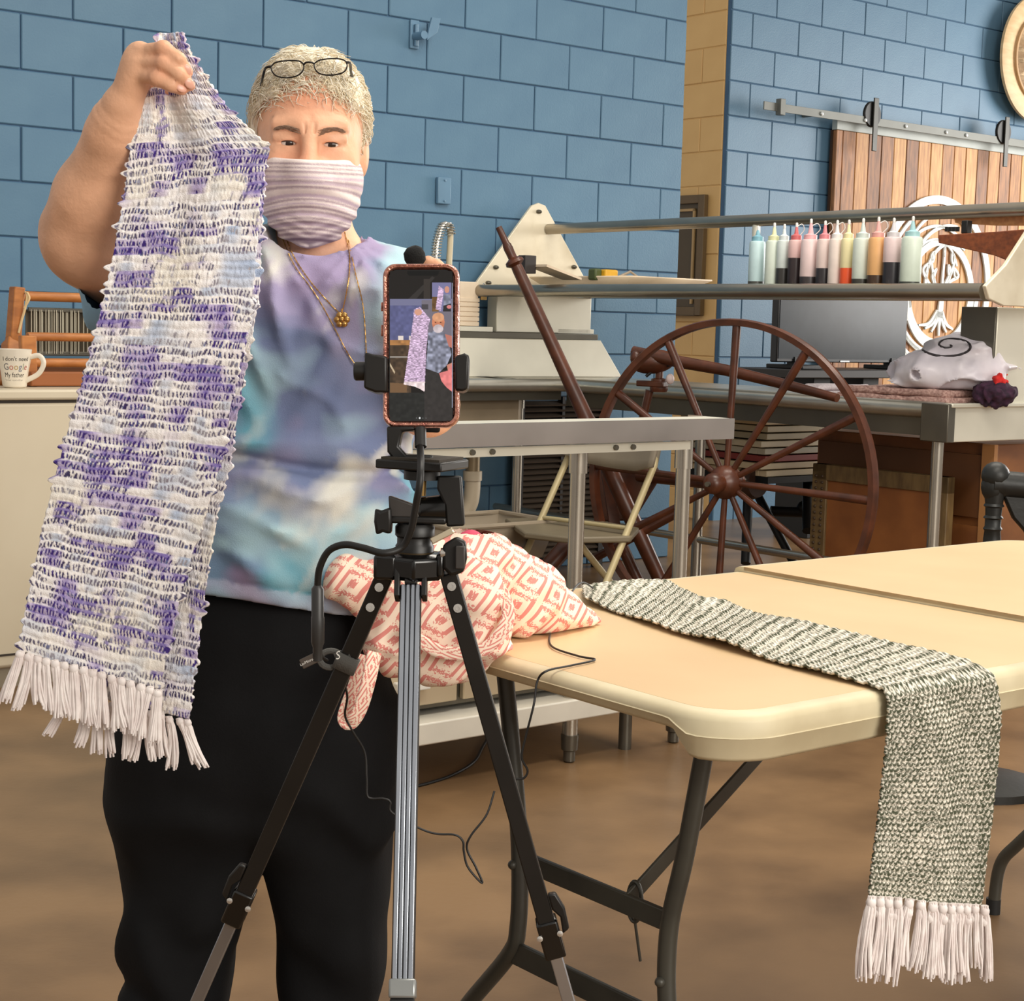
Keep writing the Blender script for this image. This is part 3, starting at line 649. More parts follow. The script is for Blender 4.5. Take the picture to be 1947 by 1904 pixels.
fz = room(4.72, 3.36, Z0)
blob('dark_yarn_pompom', lambda P: f_ell(P, fz + [.04, .05, .045], (.07, .07, .045)) + .012 * vnoise(P, 60, 2), fz - [.1, .1, .02], fz + [.18, .18, .13], .005, mat('purple_yarn', rgb(66, 34, 58), .9, col2=rgb(40, 22, 40), vscale=60), relax_it=0, label='dark purple yarn bundle with a red tuft on counter', cat='yarn')
blob('red_tuft', lambda P: f_ell(P, fz + [.05, .03, .09], (.025, .02, .022)) + .01 * vnoise(P, 80, 6), fz - [.1, .1, .02], fz + [.18, .18, .15], .004, mat('red_yarn', rgb(214, 40, 36), .8), bpy.data.objects['dark_yarn_pompom'], relax_it=0)

# ------------------------------------------------------------------ television behind the counter
TVV = 6.3
A = onV(1480, 600, TVV); B_ = onV(1726, 600, TVV); zb = onV(1600, 690, TVV)[2]; ua, ub = A @ EU, B_ @ EU
tv = empty('television', room((ua + ub) / 2, TVV, 0), 'black flat television on stand in front of plank door', 'television')
b = MB(); b.rbox(ua, ub, TVV, TVV + .05, zb, zb + .52); b.build('housing', mat('tv_black', rgb(18, 18, 20), .35), tv, bevel=.006)
b = MB(); b.rbox(ua + .012, ub - .012, TVV - .003, TVV, zb + .02, zb + .508); b.build('screen', mat('tv_glass', rgb(26, 29, 32), .22, col2=rgb(48, 53, 58), vscale=2.2, spec=.25), tv)
for U_ in (ua + .08, ub - .2):
    b = MB(); b.rbox(U_, U_ + .16, TVV - .12, TVV + .15, zb - .035, zb - .012); b.build('foot', m_blk, tv, bevel=.004)
    b = MB(); b.rbox(U_ + .06, U_ + .1, TVV - .01, TVV + .05, zb - .02, zb + .03); b.build('foot_post', m_blk, tv)
b = MB(); b.rbox((ua+ub)/2 - .03, (ua+ub)/2 + .05, TVV - .004, TVV, zb + .004, zb + .012); b.build('badge', mat('badge_grey', rgb(170, 172, 174), .3, .6), tv)
st = empty('tv_bench', room((ua + ub) / 2, TVV, 0), 'dark bench under the television', 'bench')
b = MB(); b.rbox(ua - .1, ub + .3, TVV - .2, TVV + .3, zb - .08, zb - .036); b.build('top', mat('bench_dark', rgb(36, 32, 30), .5), st, bevel=.004)
for U_ in (ua + .2, ua + .62):
    b = MB(); b.rbox(U_, U_ + .14, TVV - .1, TVV + .15, 0, zb - .08); b.build('post', m_blk, st, bevel=.004)

# ------------------------------------------------------------------ stack of printing frames on black stand
fs = empty('black_iron_stand', onz(1450, 1075, 0), 'black iron stand holding a stack of frames behind the wheel', 'stand')
FU, FV = 5.75, 5.1
c = at(1465, 850, 7.0); FU, FV = c @ EU, c @ EV
b = MB(); b.rbox(FU - .28, FU + .3, FV - .25, FV + .25, .545, .57); b.build('platform', m_blk, fs)
for (e0, e1, r) in (((1424, 890), (1418, 1072), .02), ((1437, 935), (1510, 1072), .018), ((1537, 890), (1537, 1010), .025)):
    b = MB(); b.tube([at(*e0, 6.9), at(*e1, 6.7)], r, 10); b.build('leg', m_blk, fs)
b = MB(); b.tube([at(1465, 972, 6.9), at(1540, 975, 6.9)], .022, 10).sphere(at(1528, 966, 6.9), .03); b.build('crossbar', m_blk, fs)
b = MB(); b.lathe([(.02, 0), (.06, .0), (.075, .03), (.06, .07), (.02, .07)], at(1418, 915, 6.75), -EV, 20); b.build('pivot_head', mat('dark_wood_knob', rgb(60, 36, 24), .5), fs)
FRM = [(224, 206, 170), (214, 196, 160), (150, 60, 54), (196, 190, 170), (226, 214, 184), (206, 196, 166), (216, 204, 172), (222, 200, 158)]
names = ['lowest', 'second lowest', 'red', 'grey white', 'fifth', 'third from top', 'second from top', 'topmost']
for k, cc in enumerate(FRM):
    z = .572 + k * .0295; du = random.uniform(-.02, .02)
    t = empty('printing_frame', room(FU, FV, z), ('dark red' if k == 2 else 'cream') + ' flat printing frame, %s in the stack behind the wheel' % (names[k] if k != 2 else 'third from below'), 'frame', 'stacked printing frames')
    m = mat('frame_%d' % k, rgb(*cc), .5)
    for (a0, a1, v0, v1) in ((-.3, .3, -.24, -.2), (-.3, .3, .2, .24), (-.3, -.26, -.2, .2), (.26, .3, -.2, .2)):
        b = MB(); b.rbox(FU + a0 + du, FU + a1 + du, FV + v0, FV + v1, z, z + .024); b.build('rail', m, t, bevel=.002)
    b = MB(); b.rbox(FU - .26 + du, FU + .26 + du, FV - .2, FV + .2, z + .004, z + .006); b.build('mesh_screen', mat('screen_mesh', rgb(206, 200, 180), .6), t)

# ------------------------------------------------------------------ wooden cabinet and leaning framed panel under the counter
m_ply = mat('plywood_brown', rgb(140, 88, 44), .5, col2=rgb(112, 66, 32), vscale=5, stretch=(1, 1, 2), detail=6)
cb_ = empty('plywood_cabinet', room(5.1, 4.3, 0), 'brown plywood cabinet standing beneath the steel counter', 'cabinet')
b = MB(); b.rbox(4.93, 5.3, 3.45, 4.26, 0, .78); b.build('body', m_ply, cb_, bevel=.004)
b = MB(); b.rbox(4.915, 4.93, 3.47, 4.24, .52, .74); b.build('upper_panel', mat('plywood_dark', rgb(96, 58, 28), .5), cb_)
b = MB(); b.rbox(4.915, 4.93, 3.47, 4.24, .06, .49); b.build('lower_panel', m_ply, cb_)
b = MB(); b.rbox(4.91, 4.93, 3.45, 3.5, 0, .78); b.build('post', mat('pale_ply', rgb(170, 120, 72), .5), cb_)
lf = empty('studded_frame_panel', room(4.8, 4.5, 0), 'wooden framed panel with nail studs leaning by the wheel', 'frame panel')
m_old = mat('old_frame_wood', rgb(120, 96, 58), .55, col2=rgb(96, 74, 44), vscale=12, stretch=(4, 4, 1))
P = [onU(1552, 888, 4.84), onU(1700, 905, 4.84)]; v1 = P[0] @ EV; v0 = P[1] @ EV - .25
b = MB(); b.rbox(4.83, 4.85, v0 + .05, v1 - .06, .02, .60); b.build('panel', mat('panel_orange', rgb(150, 92, 46), .5, col2=rgb(126, 74, 36)), lf)
for (a0, a1, z0_, z1_) in ((v1 - .07, v1, 0, .66), (v0, v0 + .06, 0, .66), (v0, v1, .6, .66)):
    b = MB(); b.rbox(4.82, 4.86, a0, a1, z0_, z1_); b.build('frame_rail', m_old, lf, bevel=.003)
nl = MB(); nl.sphere((0, 0, 0), .006, 8, 5); nme = nl.mesh('stud', mat('stud_brown', rgb(70, 52, 34), .5))
for k in range(26):
    for j in (.02, .05):
        o = link('stud', nme, None, lf, world=False); o.matrix_parent_inverse = PM[lf].inverted(); o.location = V3(room(4.82, v1 - j, .04 + k * .023))
# black cast-iron machine stand at the right margin
ci = empty('cast_iron_machine', onz(1905, 1030, .3) * [1, 1, 0], 'black cast iron machine arm behind the table at right edge', 'machine')
m_ci = mat('cast_iron', rgb(34, 35, 33), .45, .2, col2=rgb(24, 24, 23), bump=.3, bscale=60)
dC = 4.2
b = MB(); b.tube([at(1885, 918, dC), at(1990, 928, dC)], .033, 16); b.build('arm', m_ci, ci)
b = MB(); b.sphere(at(1893, 905, dC), (.036, .036, .036)).sphere(at(1888, 925, dC), (.03, .03, .04)); b.build('knob', m_ci, ci)
b = MB(); p = at(1887, 1010, dC); zz = p[2]; b.lathe([(.026, -zz), (.022, -.02), (.02, .0), (.024, .006), (.02, .012), (.02, .03), (.025, .034), (.02, .04), (.021, .06), (.026, .064), (.022, .07), (.026, .1)], p, EZ, 18); b.build('column', m_ci, ci)
b = MB(); b.prism([at(1903, 935, dC), at(1990, 935, dC), at(1990, 1100, dC), at(1947, 1010, dC), at(1925, 985, dC), at(1912, 955, dC)], -.012 * _f0, .012 * _f0); b.build('web', m_ci, ci, bevel=.004)
b = MB(); b.lathe([(.16, 0), (.16, .02), (.05, .04)], [p[0], p[1], 0], EZ, 24); b.build('base', m_ci, ci)
# ------------------------------------------------------------------ folding table
TZ = .737
tb_ = empty('folding_table', room(2.1, 1.6, 0), 'beige plastic folding table with dark grey legs', 'table')
m_top = mat('beige_plastic', rgb(222, 192, 148), .42, col2=rgb(214, 182, 138), vscale=3, bump=.05, bscale=300, spec=.4)
m_side = mat('beige_plastic_edge', rgb(220, 208, 174), .5, col2=rgb(198, 184, 150), vscale=9, detail=6)
m_leg = mat('grey_powdercoat', rgb(74, 72, 64), .42, .2, col2=rgb(62, 60, 54), vscale=10)
U0, U1, US, V0, V1 = 1.276, 2.925, 2.10, 1.212, 1.99
def half_top(ua, ub, left, dz):
    """outline with rounded outer corners; the apron is shallower along the short end"""
    R_ = .085; pts = []
    def arc(cu, cv, a0, a1, n=12):
        for t in np.radians(np.linspace(a0, a1, n)): pts.append((cu + R_ * math.cos(t), cv + R_ * math.sin(t)))
    if left:
        pts.append((ub, V0)); 
        for x in np.linspace(ub - .05, ua + R_ + .02, 18): pts.append((x, V0))
        arc(ua + R_, V0 + R_, 270, 180)
        for y in np.linspace(V0 + R_ + .01, V1 - R_ - .01, 30): pts.append((ua, y))
        arc(ua + R_, V1 - R_, 180, 90)
        for x in np.linspace(ua + R_ + .02, ub, 18): pts.append((x, V1))
    else:
        pts.append((ua, V1))
        for x in np.linspace(ua + .05, ub - R_ - .02, 18): pts.append((x, V1))
        arc(ub - R_, V1 - R_, 90, 0)
        for y in np.linspace(V1 - R_ - .01, V0 + R_ + .01, 30): pts.append((ub, y))
        arc(ub - R_, V0 + R_, 0, -90)
        for x in np.linspace(ub - R_ - .02, ua, 18): pts.append((x, V0))
    end = ua if left else ub
    def drop(p):
        d = min(abs(p[1] - V0), abs(p[1] - V1)); t = np.clip((d - .055) / .035, 0, 1); t = t * t * (3 - 2 * t)
        return lerp(.055, .026, t)
    n = len(pts); cu, cv = (ua + ub) / 2, (V0 + V1) / 2
    def inset(p, e): # towards the inside, straight edge at the seam kept
        q = np.array(p, float); c_ = np.array([np.clip(q[0], ua + R_ if left else ua, ub if left else ub - R_), np.clip(q[1], V0 + R_, V1 - R_)]); d = q - c_; l = np.linalg.norm(d) + 1e-9
        return c_ + d * max(l - e, 0) / l
    lay = []
    for e, zf in ((.022, lambda p: 0.), (.010, lambda p: -.0008), (.003, lambda p: -.004), (0, lambda p: -.010), (0, lambda p: -.5 * drop(p) + .001), (-.0015, lambda p: -.5 * drop(p)), (0, lambda p: -.5 * drop(p) - .001), (.004, lambda p: -drop(p) + .005), (.009, lambda p: -drop(p)), (.02, lambda p: -drop(p)), (.022, lambda p: -.018)):
        lay.append([room(*inset(p, e), TZ + dz + zf(p)) for p in pts])
    b = MB(); k = 0
    for l in lay: b.v += [tuple(q) for q in l]
    for i in range(len(lay) - 1):
        for j in range(n):
            j2 = (j + 1) % n; b.f.append((i*n + j, i*n + j2, (i+1)*n + j2, (i+1)*n + j))
    m_ = len(lay) - 1
    b.f.append(tuple(m_*n + j for j in range(n)))
    e_ = b.build('edge_apron', m_side, tb_, smooth=50)
    b = MB(); b.v += [tuple(q + np.array([0, 0, .0002])) for q in lay[0]]; b.f.append(tuple(range(n))); b.v += [tuple(q - np.array([0, 0, .006])) for q in lay[0]]
    for j in range(n): j2 = (j + 1) % n; b.f.append((j, j2, n + j2, n + j))
    b.f.append(tuple(n + j for j in reversed(range(n)))); b.build('table_top', m_top, tb_, smooth=30)
half_top(U0, US - .0015, True, 0.); half_top(US + .0015, U1, False, .009)
def table_legs(UL, sgn):
    for s_ in (-1, 1):
        P = [(1.605 + s_ * .21, .712), (1.605 + s_ * .195, .64), (1.605 + s_ * .168, .50), (1.61 + s_ * .150, .40), (1.61 + s_ * .15, .31), (1.61 + s_ * .168, .262), (1.61 + s_ * .26, .157), (1.61 + s_ * .30, .10), (1.61 + s_ * .31, .0)]
        b = MB(); b.tube(spline([room(UL, v_, z_) for v_, z_ in P], 50), .0122, 16); l = b.build('leg', m_leg, tb_)
        b = MB(); b.tube([room(UL, P[-1][0], 0), room(UL, P[-1][0], .03)], .0145, 14); b.build('foot_cap', mat('black_rubber', rgb(24, 24, 24), .6), l)
        b = MB(); b.rbox(UL - .03, UL + .03, 1.605 + s_ * .21 - .025, 1.605 + s_ * .21 + .025, .706, .716); b.build('hinge_plate', m_leg, l)
    b = MB(); b.rbox(UL - .004, UL + .004, 1.45, 1.77, .252, .286); b.build('lower_crossbar', m_leg, tb_, bevel=.002)
    b = MB(); b.rbox(UL - .004, UL + .004, 1.46, 1.76, .392, .42); b.build('upper_crossbar', m_leg, tb_, bevel=.002)
    a = room(UL, 1.54, .408); e = onV(1440, 1440, 1.6) if sgn > 0 else room(UL - .45, 1.6, .70)
    e = e + (e - a) * .12; d = e - a; L_ = np.linalg.norm(d); ex = d / L_; ey = np.cross(EZ, ex); ey /= np.linalg.norm(ey); R_ = np.array([ex, ey, np.cross(ex, ey)]).T
    b = MB(); b.box((a + e) / 2, (L_, .005, .024), R_); br = b.build('brace', m_leg, tb_, bevel=.002)
    b = MB(); t = np.linspace(0, 2 * np.pi, 24, endpoint=False); c_ = a + ex * .02 + np.array([0, 0, -.012])
    b.ring([c_ + .02 * (np.cos(q) * EZ * 1.35 + np.sin(q) * np.cross(ex, EZ) * .6) for q in t], .0028, 8); b.build('lock_ring', m_leg, br)
    b = MB(); b.tube([c_ + [0, 0, -.02], c_ + [.01, 0, -.08]], .0022, 6); b.build('lock_wire', m_leg, br)
    for v_, z_ in ((1.46, .33), (1.76, .40)):
        b = MB(); b.sphere(room(UL - .013, v_, z_), (.007, .007, .007), 10, 6); b.build('rivet', m_leg, tb_)
table_legs(1.45, 1); table_legs(2.815, -1)
b = MB(); b.rbox(1.40, 2.05, 1.585, 1.615, .697, .718); b.build('under_rail', m_leg, tb_); b = MB(); b.rbox(2.15, 2.82, 1.585, 1.615, .70, .72); b.build('under_rail', m_leg, tb_)

# ------------------------------------------------------------------ green and white scarf over the table edge
gs = empty('green_scarf', room(1.75, 1.21, TZ + .004), 'grey green and white woven scarf draped over folding table edge', 'scarf')
up = [(1107, 1118), (1190, 1113), (1271, 1107), (1329, 1138), (1383, 1145), (1463, 1176), (1570, 1200), (1654, 1214), (1726, 1234), (1810, 1252), (1868, 1264)]
lo_ = [(1111, 1142), (1150, 1155), (1191, 1169), (1280, 1200), (1392, 1232), (1481, 1258), (1570, 1281), (1640, 1298), (1684, 1310)]
NA, NB, NU = 300, 240, 170
Ut = polyline([onz(x, y, TZ + .006) for x, y in up], NA); Lt = polyline([onz(x, y, TZ + .006) for x, y in lo_], NA)
VH = V0 - .012
le = [(1688, 1322), (1690, 1345), (1686, 1420), (1678, 1480), (1668, 1550), (1655, 1630), (1645, 1702)]
ri = [(1890, 1280), (1894, 1310), (1894, 1370), (1889, 1460), (1881, 1560), (1872, 1650), (1866, 1722)]
Rh = polyline([onV(x, y, VH) for x, y in ri], NB); Lh = polyline([onV(x, y, VH) for x, y in le], NB)
s = np.linspace(0, 1, NU)[:, None, None]
G = np.concatenate([Ut[None] * (1 - s) + Lt[None] * s, Rh[None] * (1 - s) + Lh[None] * s], 1)
NV = NA + NB
# round the bend and add soft waves
for k in range(14): G[:, 1:-1] = np.where(((np.arange(1, NV - 1) > NA - 14) & (np.arange(1, NV - 1) < NA + 14))[None, :, None], .5 * G[:, 1:-1] + .25 * (G[:, :-2] + G[:, 2:]), G[:, 1:-1])
sv = np.linspace(0, 1, NU)[:, None]; vv = np.arange(NV)[None, :]
wave = .0045 * np.sin(vv * .055 + 2 * sv) * np.sin(vv * .021 + 1) * (vv < NA) + .003
G[..., 2] += np.clip(wave, 0, 1) * (vv < NA - 6); hang = np.clip((vv - NA) / 40., 0, 1)
G -= (hang * (.004 * (1 - np.cos(sv * 6.3 * 1.5 + vv * .01)) + .001))[..., None] * EV; G -= (hang * .002)[..., None] * EU
rows = np.where(vv < NA, vv * (52 / NA), 52 + (vv - NA) * (38 / NB)) + .10 * np.sin(sv * 21 + 1) + .05 * np.sin(sv * 47)
rf = rows % 1; ri_ = np.floor(rows).astype(int)
nz = vnoise(np.stack(np.broadcast_arrays(sv * 90, rows * 3.0, 0 * sv), -1), 1.0, 3); nz2 = vnoise(np.stack(np.broadcast_arrays(sv * 7, rows * .35, 0 * sv), -1), 1.0, 5); nz3 = vnoise(np.stack(np.broadcast_arrays(sv * 40, rows * 1.6, 0 * sv), -1), 1.0, 6)
tick = (sv * 24 + .5 * (ri_ % 2) + .16 * nz3) % 1
chev = (rf + .75 * np.abs(2 * tick - 1) + .12 * nz3) % 1
white = chev < .50 + .14 * nz2 - .10 * (vv > NA)
band = (np.sin(rows * math.pi) > 0) & (vv < NA)
edge = (sv < .1) | (sv > .92)
wf = np.clip(white * .86 + band * .28 - (~band & (vv < NA)) * .18 + .30 * nz + .03 - .10 * edge, 0, 1)[..., None]
CW, CG = np.array(rgb(244, 236, 220)), np.array(rgb(78, 82, 64))
gcol = CG * (1 - wf) + CW * wf
relief = .0014 * np.abs(np.sin(rows * math.pi)) + .0009 * np.sin(tick * 6.28) + .0006 * nz
nrm = np.where((vv < NA)[..., None], EZ, -EV); G += relief[..., None] * nrm
ej = .0022 * np.abs(np.sin(rows * math.pi)); G[0] += (ej[0][:, None]) * EV * .7; G[-1] -= (ej[0][:, None]) * EV * 0
o = link('woven_cloth', grid_mesh('woven_cloth', G, attrmat('green_weave', 'col', .9, bump=.4, bscale=900), gcol), None, gs)
sm = o.modifiers.new('s', 'SOLIDIFY'); sm.thickness = .003; sm.offset = -1
m_fr = mat('white_yarn', rgb(246, 238, 234), .85, col2=rgb(230, 218, 214), vscale=60)
def tassel(top, bot, par, width, n=9, seed=0, m=None, flare=1.7, knot=True, bend=.0, dirx=None, rad=.0016):
    rg = np.random.default_rng(seed); top, bot = np.array(top), np.array(bot); b = MB(); ex = _r1 if dirx is None else dirx; ey = _f0
    L_ = np.linalg.norm(bot - top)
    for k in range(n):
        a = 2 * math.pi * k / n + rg.uniform(-.4, .4); rr = math.sqrt(rg.uniform(.2, 1)); ox, oy = rr * math.cos(a), rr * math.sin(a) * .6; P = []
        ln = rg.uniform(.9, 1.04)
        for t in (0, .1, .18, .3, .5, .72, .9, 1.0):
            w = width * (.45 if t < .05 else .5 if t < .15 else lerp(.62, flare * .75, t)); wob = .12 * width * math.sin(5 * t + seed + k)
            P.append(top + (bot - top) * t * ln + ex * (ox * w + wob + bend * L_ * math.sin(math.pi * t)) + ey * oy * w)
        b.tube(P, [rad * 1.2] * 3 + [rad] * 4 + [rad * .75], 5)
    if knot:
        b.sphere(lerp(top, bot, .08), (width * .8, width * .7, width * .9), 10, 7)
        if width > .007: b.sphere(lerp(top, bot, .22) + ex * width * .3 * math.sin(seed * 2.3), (width * .72, width * .6, width * .8), 10, 7)
    o_ = b.build('tassel', m or m_fr, par, smooth=60); return o_
base = polyline(G[:, -1], 13)[::-1]
for k in range(13):
    p = base[k]; x = k / 12
    q = p + np.array([0, 0, -1.]) * random.uniform(.070, .104) - EU * lerp(.012, -.004, x) + EU * random.uniform(-.006, .006)
    tassel(p + [0, 0, .002] - .003 * EV, q - .004 * EV, gs, .0078, 18, 100 + k, bend=random.uniform(-.04, .04), flare=1.6)
# ------------------------------------------------------------------ spinning wheel
m_wood = mat('wheel_wood', rgb(92, 48, 28), .34, col2=rgb(64, 32, 18), vscale=14, stretch=(1, 1, 1), detail=5, spec=.5)
WC = at(1380, 917, 5.8); wth = math.radians(37); WX = np.array([math.cos(wth), -math.sin(wth), 0]); WN = np.array([-math.sin(wth), -math.cos(wth), 0]); WR = .566
sw = empty('spinning_wheel', [WC[0], WC[1], 0], 'large dark brown wooden spinning wheel with thin spokes', 'spinning wheel')
def wp(a, r, n=0.): return WC + r * (math.cos(a) * WX + math.sin(a) * EZ) + n * WN
b = MB(); N_ = 96
prof = [(WR - .024, -.018), (WR - .026, 0), (WR - .024, .018), (WR - .004, .02), (WR, .012), (WR - .004, .004), (WR, -.004), (WR - .004, -.012), (WR - .002, -.02)]
for i in range(N_):
    for r, n in prof: b.v.append(tuple(wp(2 * math.pi * i / N_, r, n)))
q = len(prof)
for i in range(N_):
    for j in range(q): b.f.append((i*q + j, i*q + (j+1) % q, ((i+1) % N_)*q + (j+1) % q, ((i+1) % N_)*q + j))
b.build('rim', m_wood, sw)
for k in range(12):
    a = math.radians(88 + 30 * k); b = MB(); ts = [0.04, .2, .5, .8, 1.0]; b.tube([wp(a, lerp(.03, WR - .015, t)) for t in ts], [.0105, .0115, .0125, .0145, .0155], 10); b.build('spoke', m_wood, sw)
b = MB(); b.lathe([(.022, -.09), (.03, -.085), (.03, -.05), (.045, -.04), (.058, -.02), (.06, 0), (.058, .02), (.045, .04), (.032, .05), (.036, .07), (.036, .095), (.024, .11), (.012, .115)], WC, WN, 28); b.build('hub', m_wood, sw)
b = MB(); b.tube([WC + WN * .13, WC - WN * .13], .009, 10); b.build('axle', m_dsteel, sw)
def pole(name, pts, r, d=None, par=sw, m=m_wood, n=14):
    P = [at(*p) for p in pts]; b = MB(); b.tube(P, r, n); return b.build(name, m, par)
# leaning post with turned collars
A_, B_ = at(948, 432, 6.25), at(1262, 1118, 6.15)
B_ = A_ + (B_ - A_) * ((A_[2] - .0) / (A_[2] - B_[2])) if B_[2] < 0 else B_
def lp(t): return A_ + (B_ - A_) * t
ts = [0, .045, .05, .055, .06, .07, .085, .092, .1, .107, .115, .2, .4, .52, .54, .56, .6, .8, 1]
RSC = 1.2
rs = [.010, .011, .014, .014, .015, .014, .014, .028, .03, .017, .018, .019, .021, .024, .027, .024, .026, .026, .022]
b = MB(); b.tube([lp(t) for t in ts], np.array(rs) * RSC, 18); b.build('leaning_post', m_wood, sw)
b = MB(); P = [at(1135, 868, 6.45), at(1245, 880, 6.3), at(1258, 905, 6.28), at(1205, 990, 6.3), at(1140, 992, 6.42)]
b.prism(P, -.02 * _f0, .02 * _f0); b.build('bench_block', m_wood, sw, bevel=.006)
b = MB(); P = [at(1140, 880, 6.3), at(1160, 880, 6.3), at(1180, 1000, 6.28), at(1158, 1000, 6.28)]; b.prism(P, -.012 * _f0, .012 * _f0); b.build('wedge', m_wood, sw, bevel=.003)
pole('axle_bar', [(1215, 905, 6.3), (1300, 914, 6.1), (1360, 920, 5.9)], .022)
pole('leg', [(1165, 1000, 6.3), (1215, 1108, 6.2), (1262, 1210, 6.1)], .022); pole('leg', [(1110, 1000, 6.4), (1036, 1085, 6.3), (930, 1205, 6.2)], .034)
pole('stretcher', [(1290, 975, 6.1), (1180, 1035, 6.2), (1130, 1062, 6.25)], .016)
# spindle head and long arm
pole('long_arm', [(1204, 668, 6.3), (1290, 688, 6.2), (1380, 704, 6.1), (1480, 728, 5.95), (1592, 757, 5.75)], [.020, .023, .021, .019, .015])
b = MB(); b.sphere(at(1242, 688, 6.28), (.085, .05, .045), 20, 12, np.array(Matrix.Rotation(math.radians(-8), 3, 'Y'))); b.build('spindle_bowl', m_wood, sw)
b = MB(); b.sphere(at(1208, 680, 6.25), (.02, .02, .026), 14, 8); b.build('knob', m_wood, sw)
b = MB(); p = at(1253, 730, 6.28); b.lathe([(.03, -.03), (.034, -.02), (.034, -.012), (.022, 0), (.03, .005), (.03, .018), (.015, .022), (.015, .05)], p, EZ, 18); b.build('bobbin', m_wood, sw)
b = MB(); b.tube(spline([at(1228, 716, 6.26), at(1250, 700, 6.26), at(1282, 692, 6.24)], 10), .006, 8); b.build('leather_bearing', m_blk, sw)
b = MB(); b.box(at(1240, 730, 6.28), (.12, .04, .022), np.array([WX, WN, EZ]).T); b.build('head_base', m_wood, sw, bevel=.004)
b = MB(); b.sphere(at(1274, 721, 6.22), (.016, .012, .02), 12, 8); b.build('white_bead', mat('bead_pink', rgb(226, 206, 202), .4), sw)
pole('head_post', [(1235, 742, 6.3), (1200, 890, 6.32)], .016)

# ------------------------------------------------------------------ folding chair
ch = empty('folding_chair', room(3.85, 4.45, 0), 'grey folding chair with beige tube frame behind the wheel', 'chair')
m_cg = mat('chair_grey', rgb(146, 136, 118), .5, col2=rgb(134, 124, 108)); m_cs = mat('chair_seat_grey', rgb(120, 108, 86), .5); m_ct = mat('beige_tube', rgb(190, 174, 132), .4, .1)
S = [(960, 986), (998, 1013), (1085, 1022), (1200, 1020), (1215, 1003), (1130, 988), (1030, 982)]
b = MB(); b.prism([onz(x, y, .44) for x, y in S], np.array([0, 0, -.022]), np.array([0, 0, 0.])); b.build('seat', m_cs, ch, bevel=.006)
# backrest: bowed panel
bt = [(1086, 800), (1120, 798), (1170, 798), (1215, 802), (1256, 815)]; bb = [(1088, 870), (1110, 880), (1160, 890), (1205, 896), (1237, 888)]
P = np.stack([np.array([at(x, y, d) for (x, y), d in zip(polyline(bt, 20), np.linspace(5.98, 5.72, 20) + .03 * np.sin(np.linspace(0, math.pi, 20)))]), np.array([at(x, y, d) for (x, y), d in zip(polyline(bb, 20), np.linspace(5.98, 5.72, 20) + .03 * np.sin(np.linspace(0, math.pi, 20)))])], 0)
P = np.stack([lerp(P[0], P[1], t) for t in np.linspace(0, 1, 6)], 0)
o = link('backrest', grid_mesh('backrest', P, m_cg), None, ch); sm = o.modifiers.new('s', 'SOLIDIFY'); sm.thickness = .014
for pts in ([(1250, 815, 5.84), (1244, 885, 5.82), (1195, 1005, 5.72), (1155, 1102, 5.62), (1085, 1270, 5.45)], [(1090, 812, 6.1), (1081, 868, 6.1), (1030, 984, 6.02), (1000, 1050, 5.95), (935, 1190, 5.8)]):
    pole('back_tube', pts, .0125, par=ch, m=m_ct)
for pts in ([(982, 1008, 6.0), (985, 1030, 6.02), (1014, 1070, 6.1), (1065, 1150, 6.25)], [(1100, 1030, 5.78), (1112, 1047, 5.8), (1153, 1098, 5.95), (1230, 1190, 6.1)]):
    pole('rear_leg', pts, .0125, par=ch, m=m_ct)
for pts in ([(1030, 984, 6.02), (1195, 1005, 5.72)],): pole('crossbar', pts, .008, par=ch, m=m_ct)
for x, y, d in ((1243, 862, 5.8), (1246, 845, 5.8)):
    b = MB(); b.sphere(at(x, y, d), .008, 10, 6); b.build('rivet', m_chrome, ch)
for x0, y0, x1, y1, d in ((1256, 812, 1240, 888, 5.83), (1092, 812, 1080, 866, 6.08)):
    b = MB(); b.tube([at(x0, y0, d), at(x1, y1, d)], .0185, 12); b.build('tube_sleeve', mat('chair_sleeve', rgb(136, 128, 112), .5), ch)
# ------------------------------------------------------------------ white appliance on the left with loom and mug
ap = empty('white_appliance', room(2.2, 5.2, 0), 'white chest appliance at left behind the hanging scarf', 'appliance')
m_en = mat('cream_enamel', rgb(214, 202, 178), .4, col2=rgb(206, 193, 168), vscale=2)
F_ = 4.89
b = MB(); b.rbox(1.35, 2.72, F_, 5.55, .06, .875); b.build('body', m_en, ap, bevel=.012)
b = MB(); b.rbox(1.345, 2.725, F_ - .012, 5.56, .882, .914); b.build('lid', m_en, ap, bevel=.008)
b = MB(); b.rbox(1.37, 2.70, F_ + .012, 5.53, .0, .06); b.build('plinth', mat('plinth_grey', rgb(150, 138, 118), .5), ap)
b = MB(); b.rbox(1.36, 2.71, F_ + .004, 5.54, .872, .884); b.build('lid_seal', mat('seal_dark', rgb(60, 52, 44), .7), ap)
b = MB(); b.rbox(1.352, 2.718, F_ - .003, F_ + .01, .10, .106); b.build('kick_seam', MATS['seal_dark'], ap)
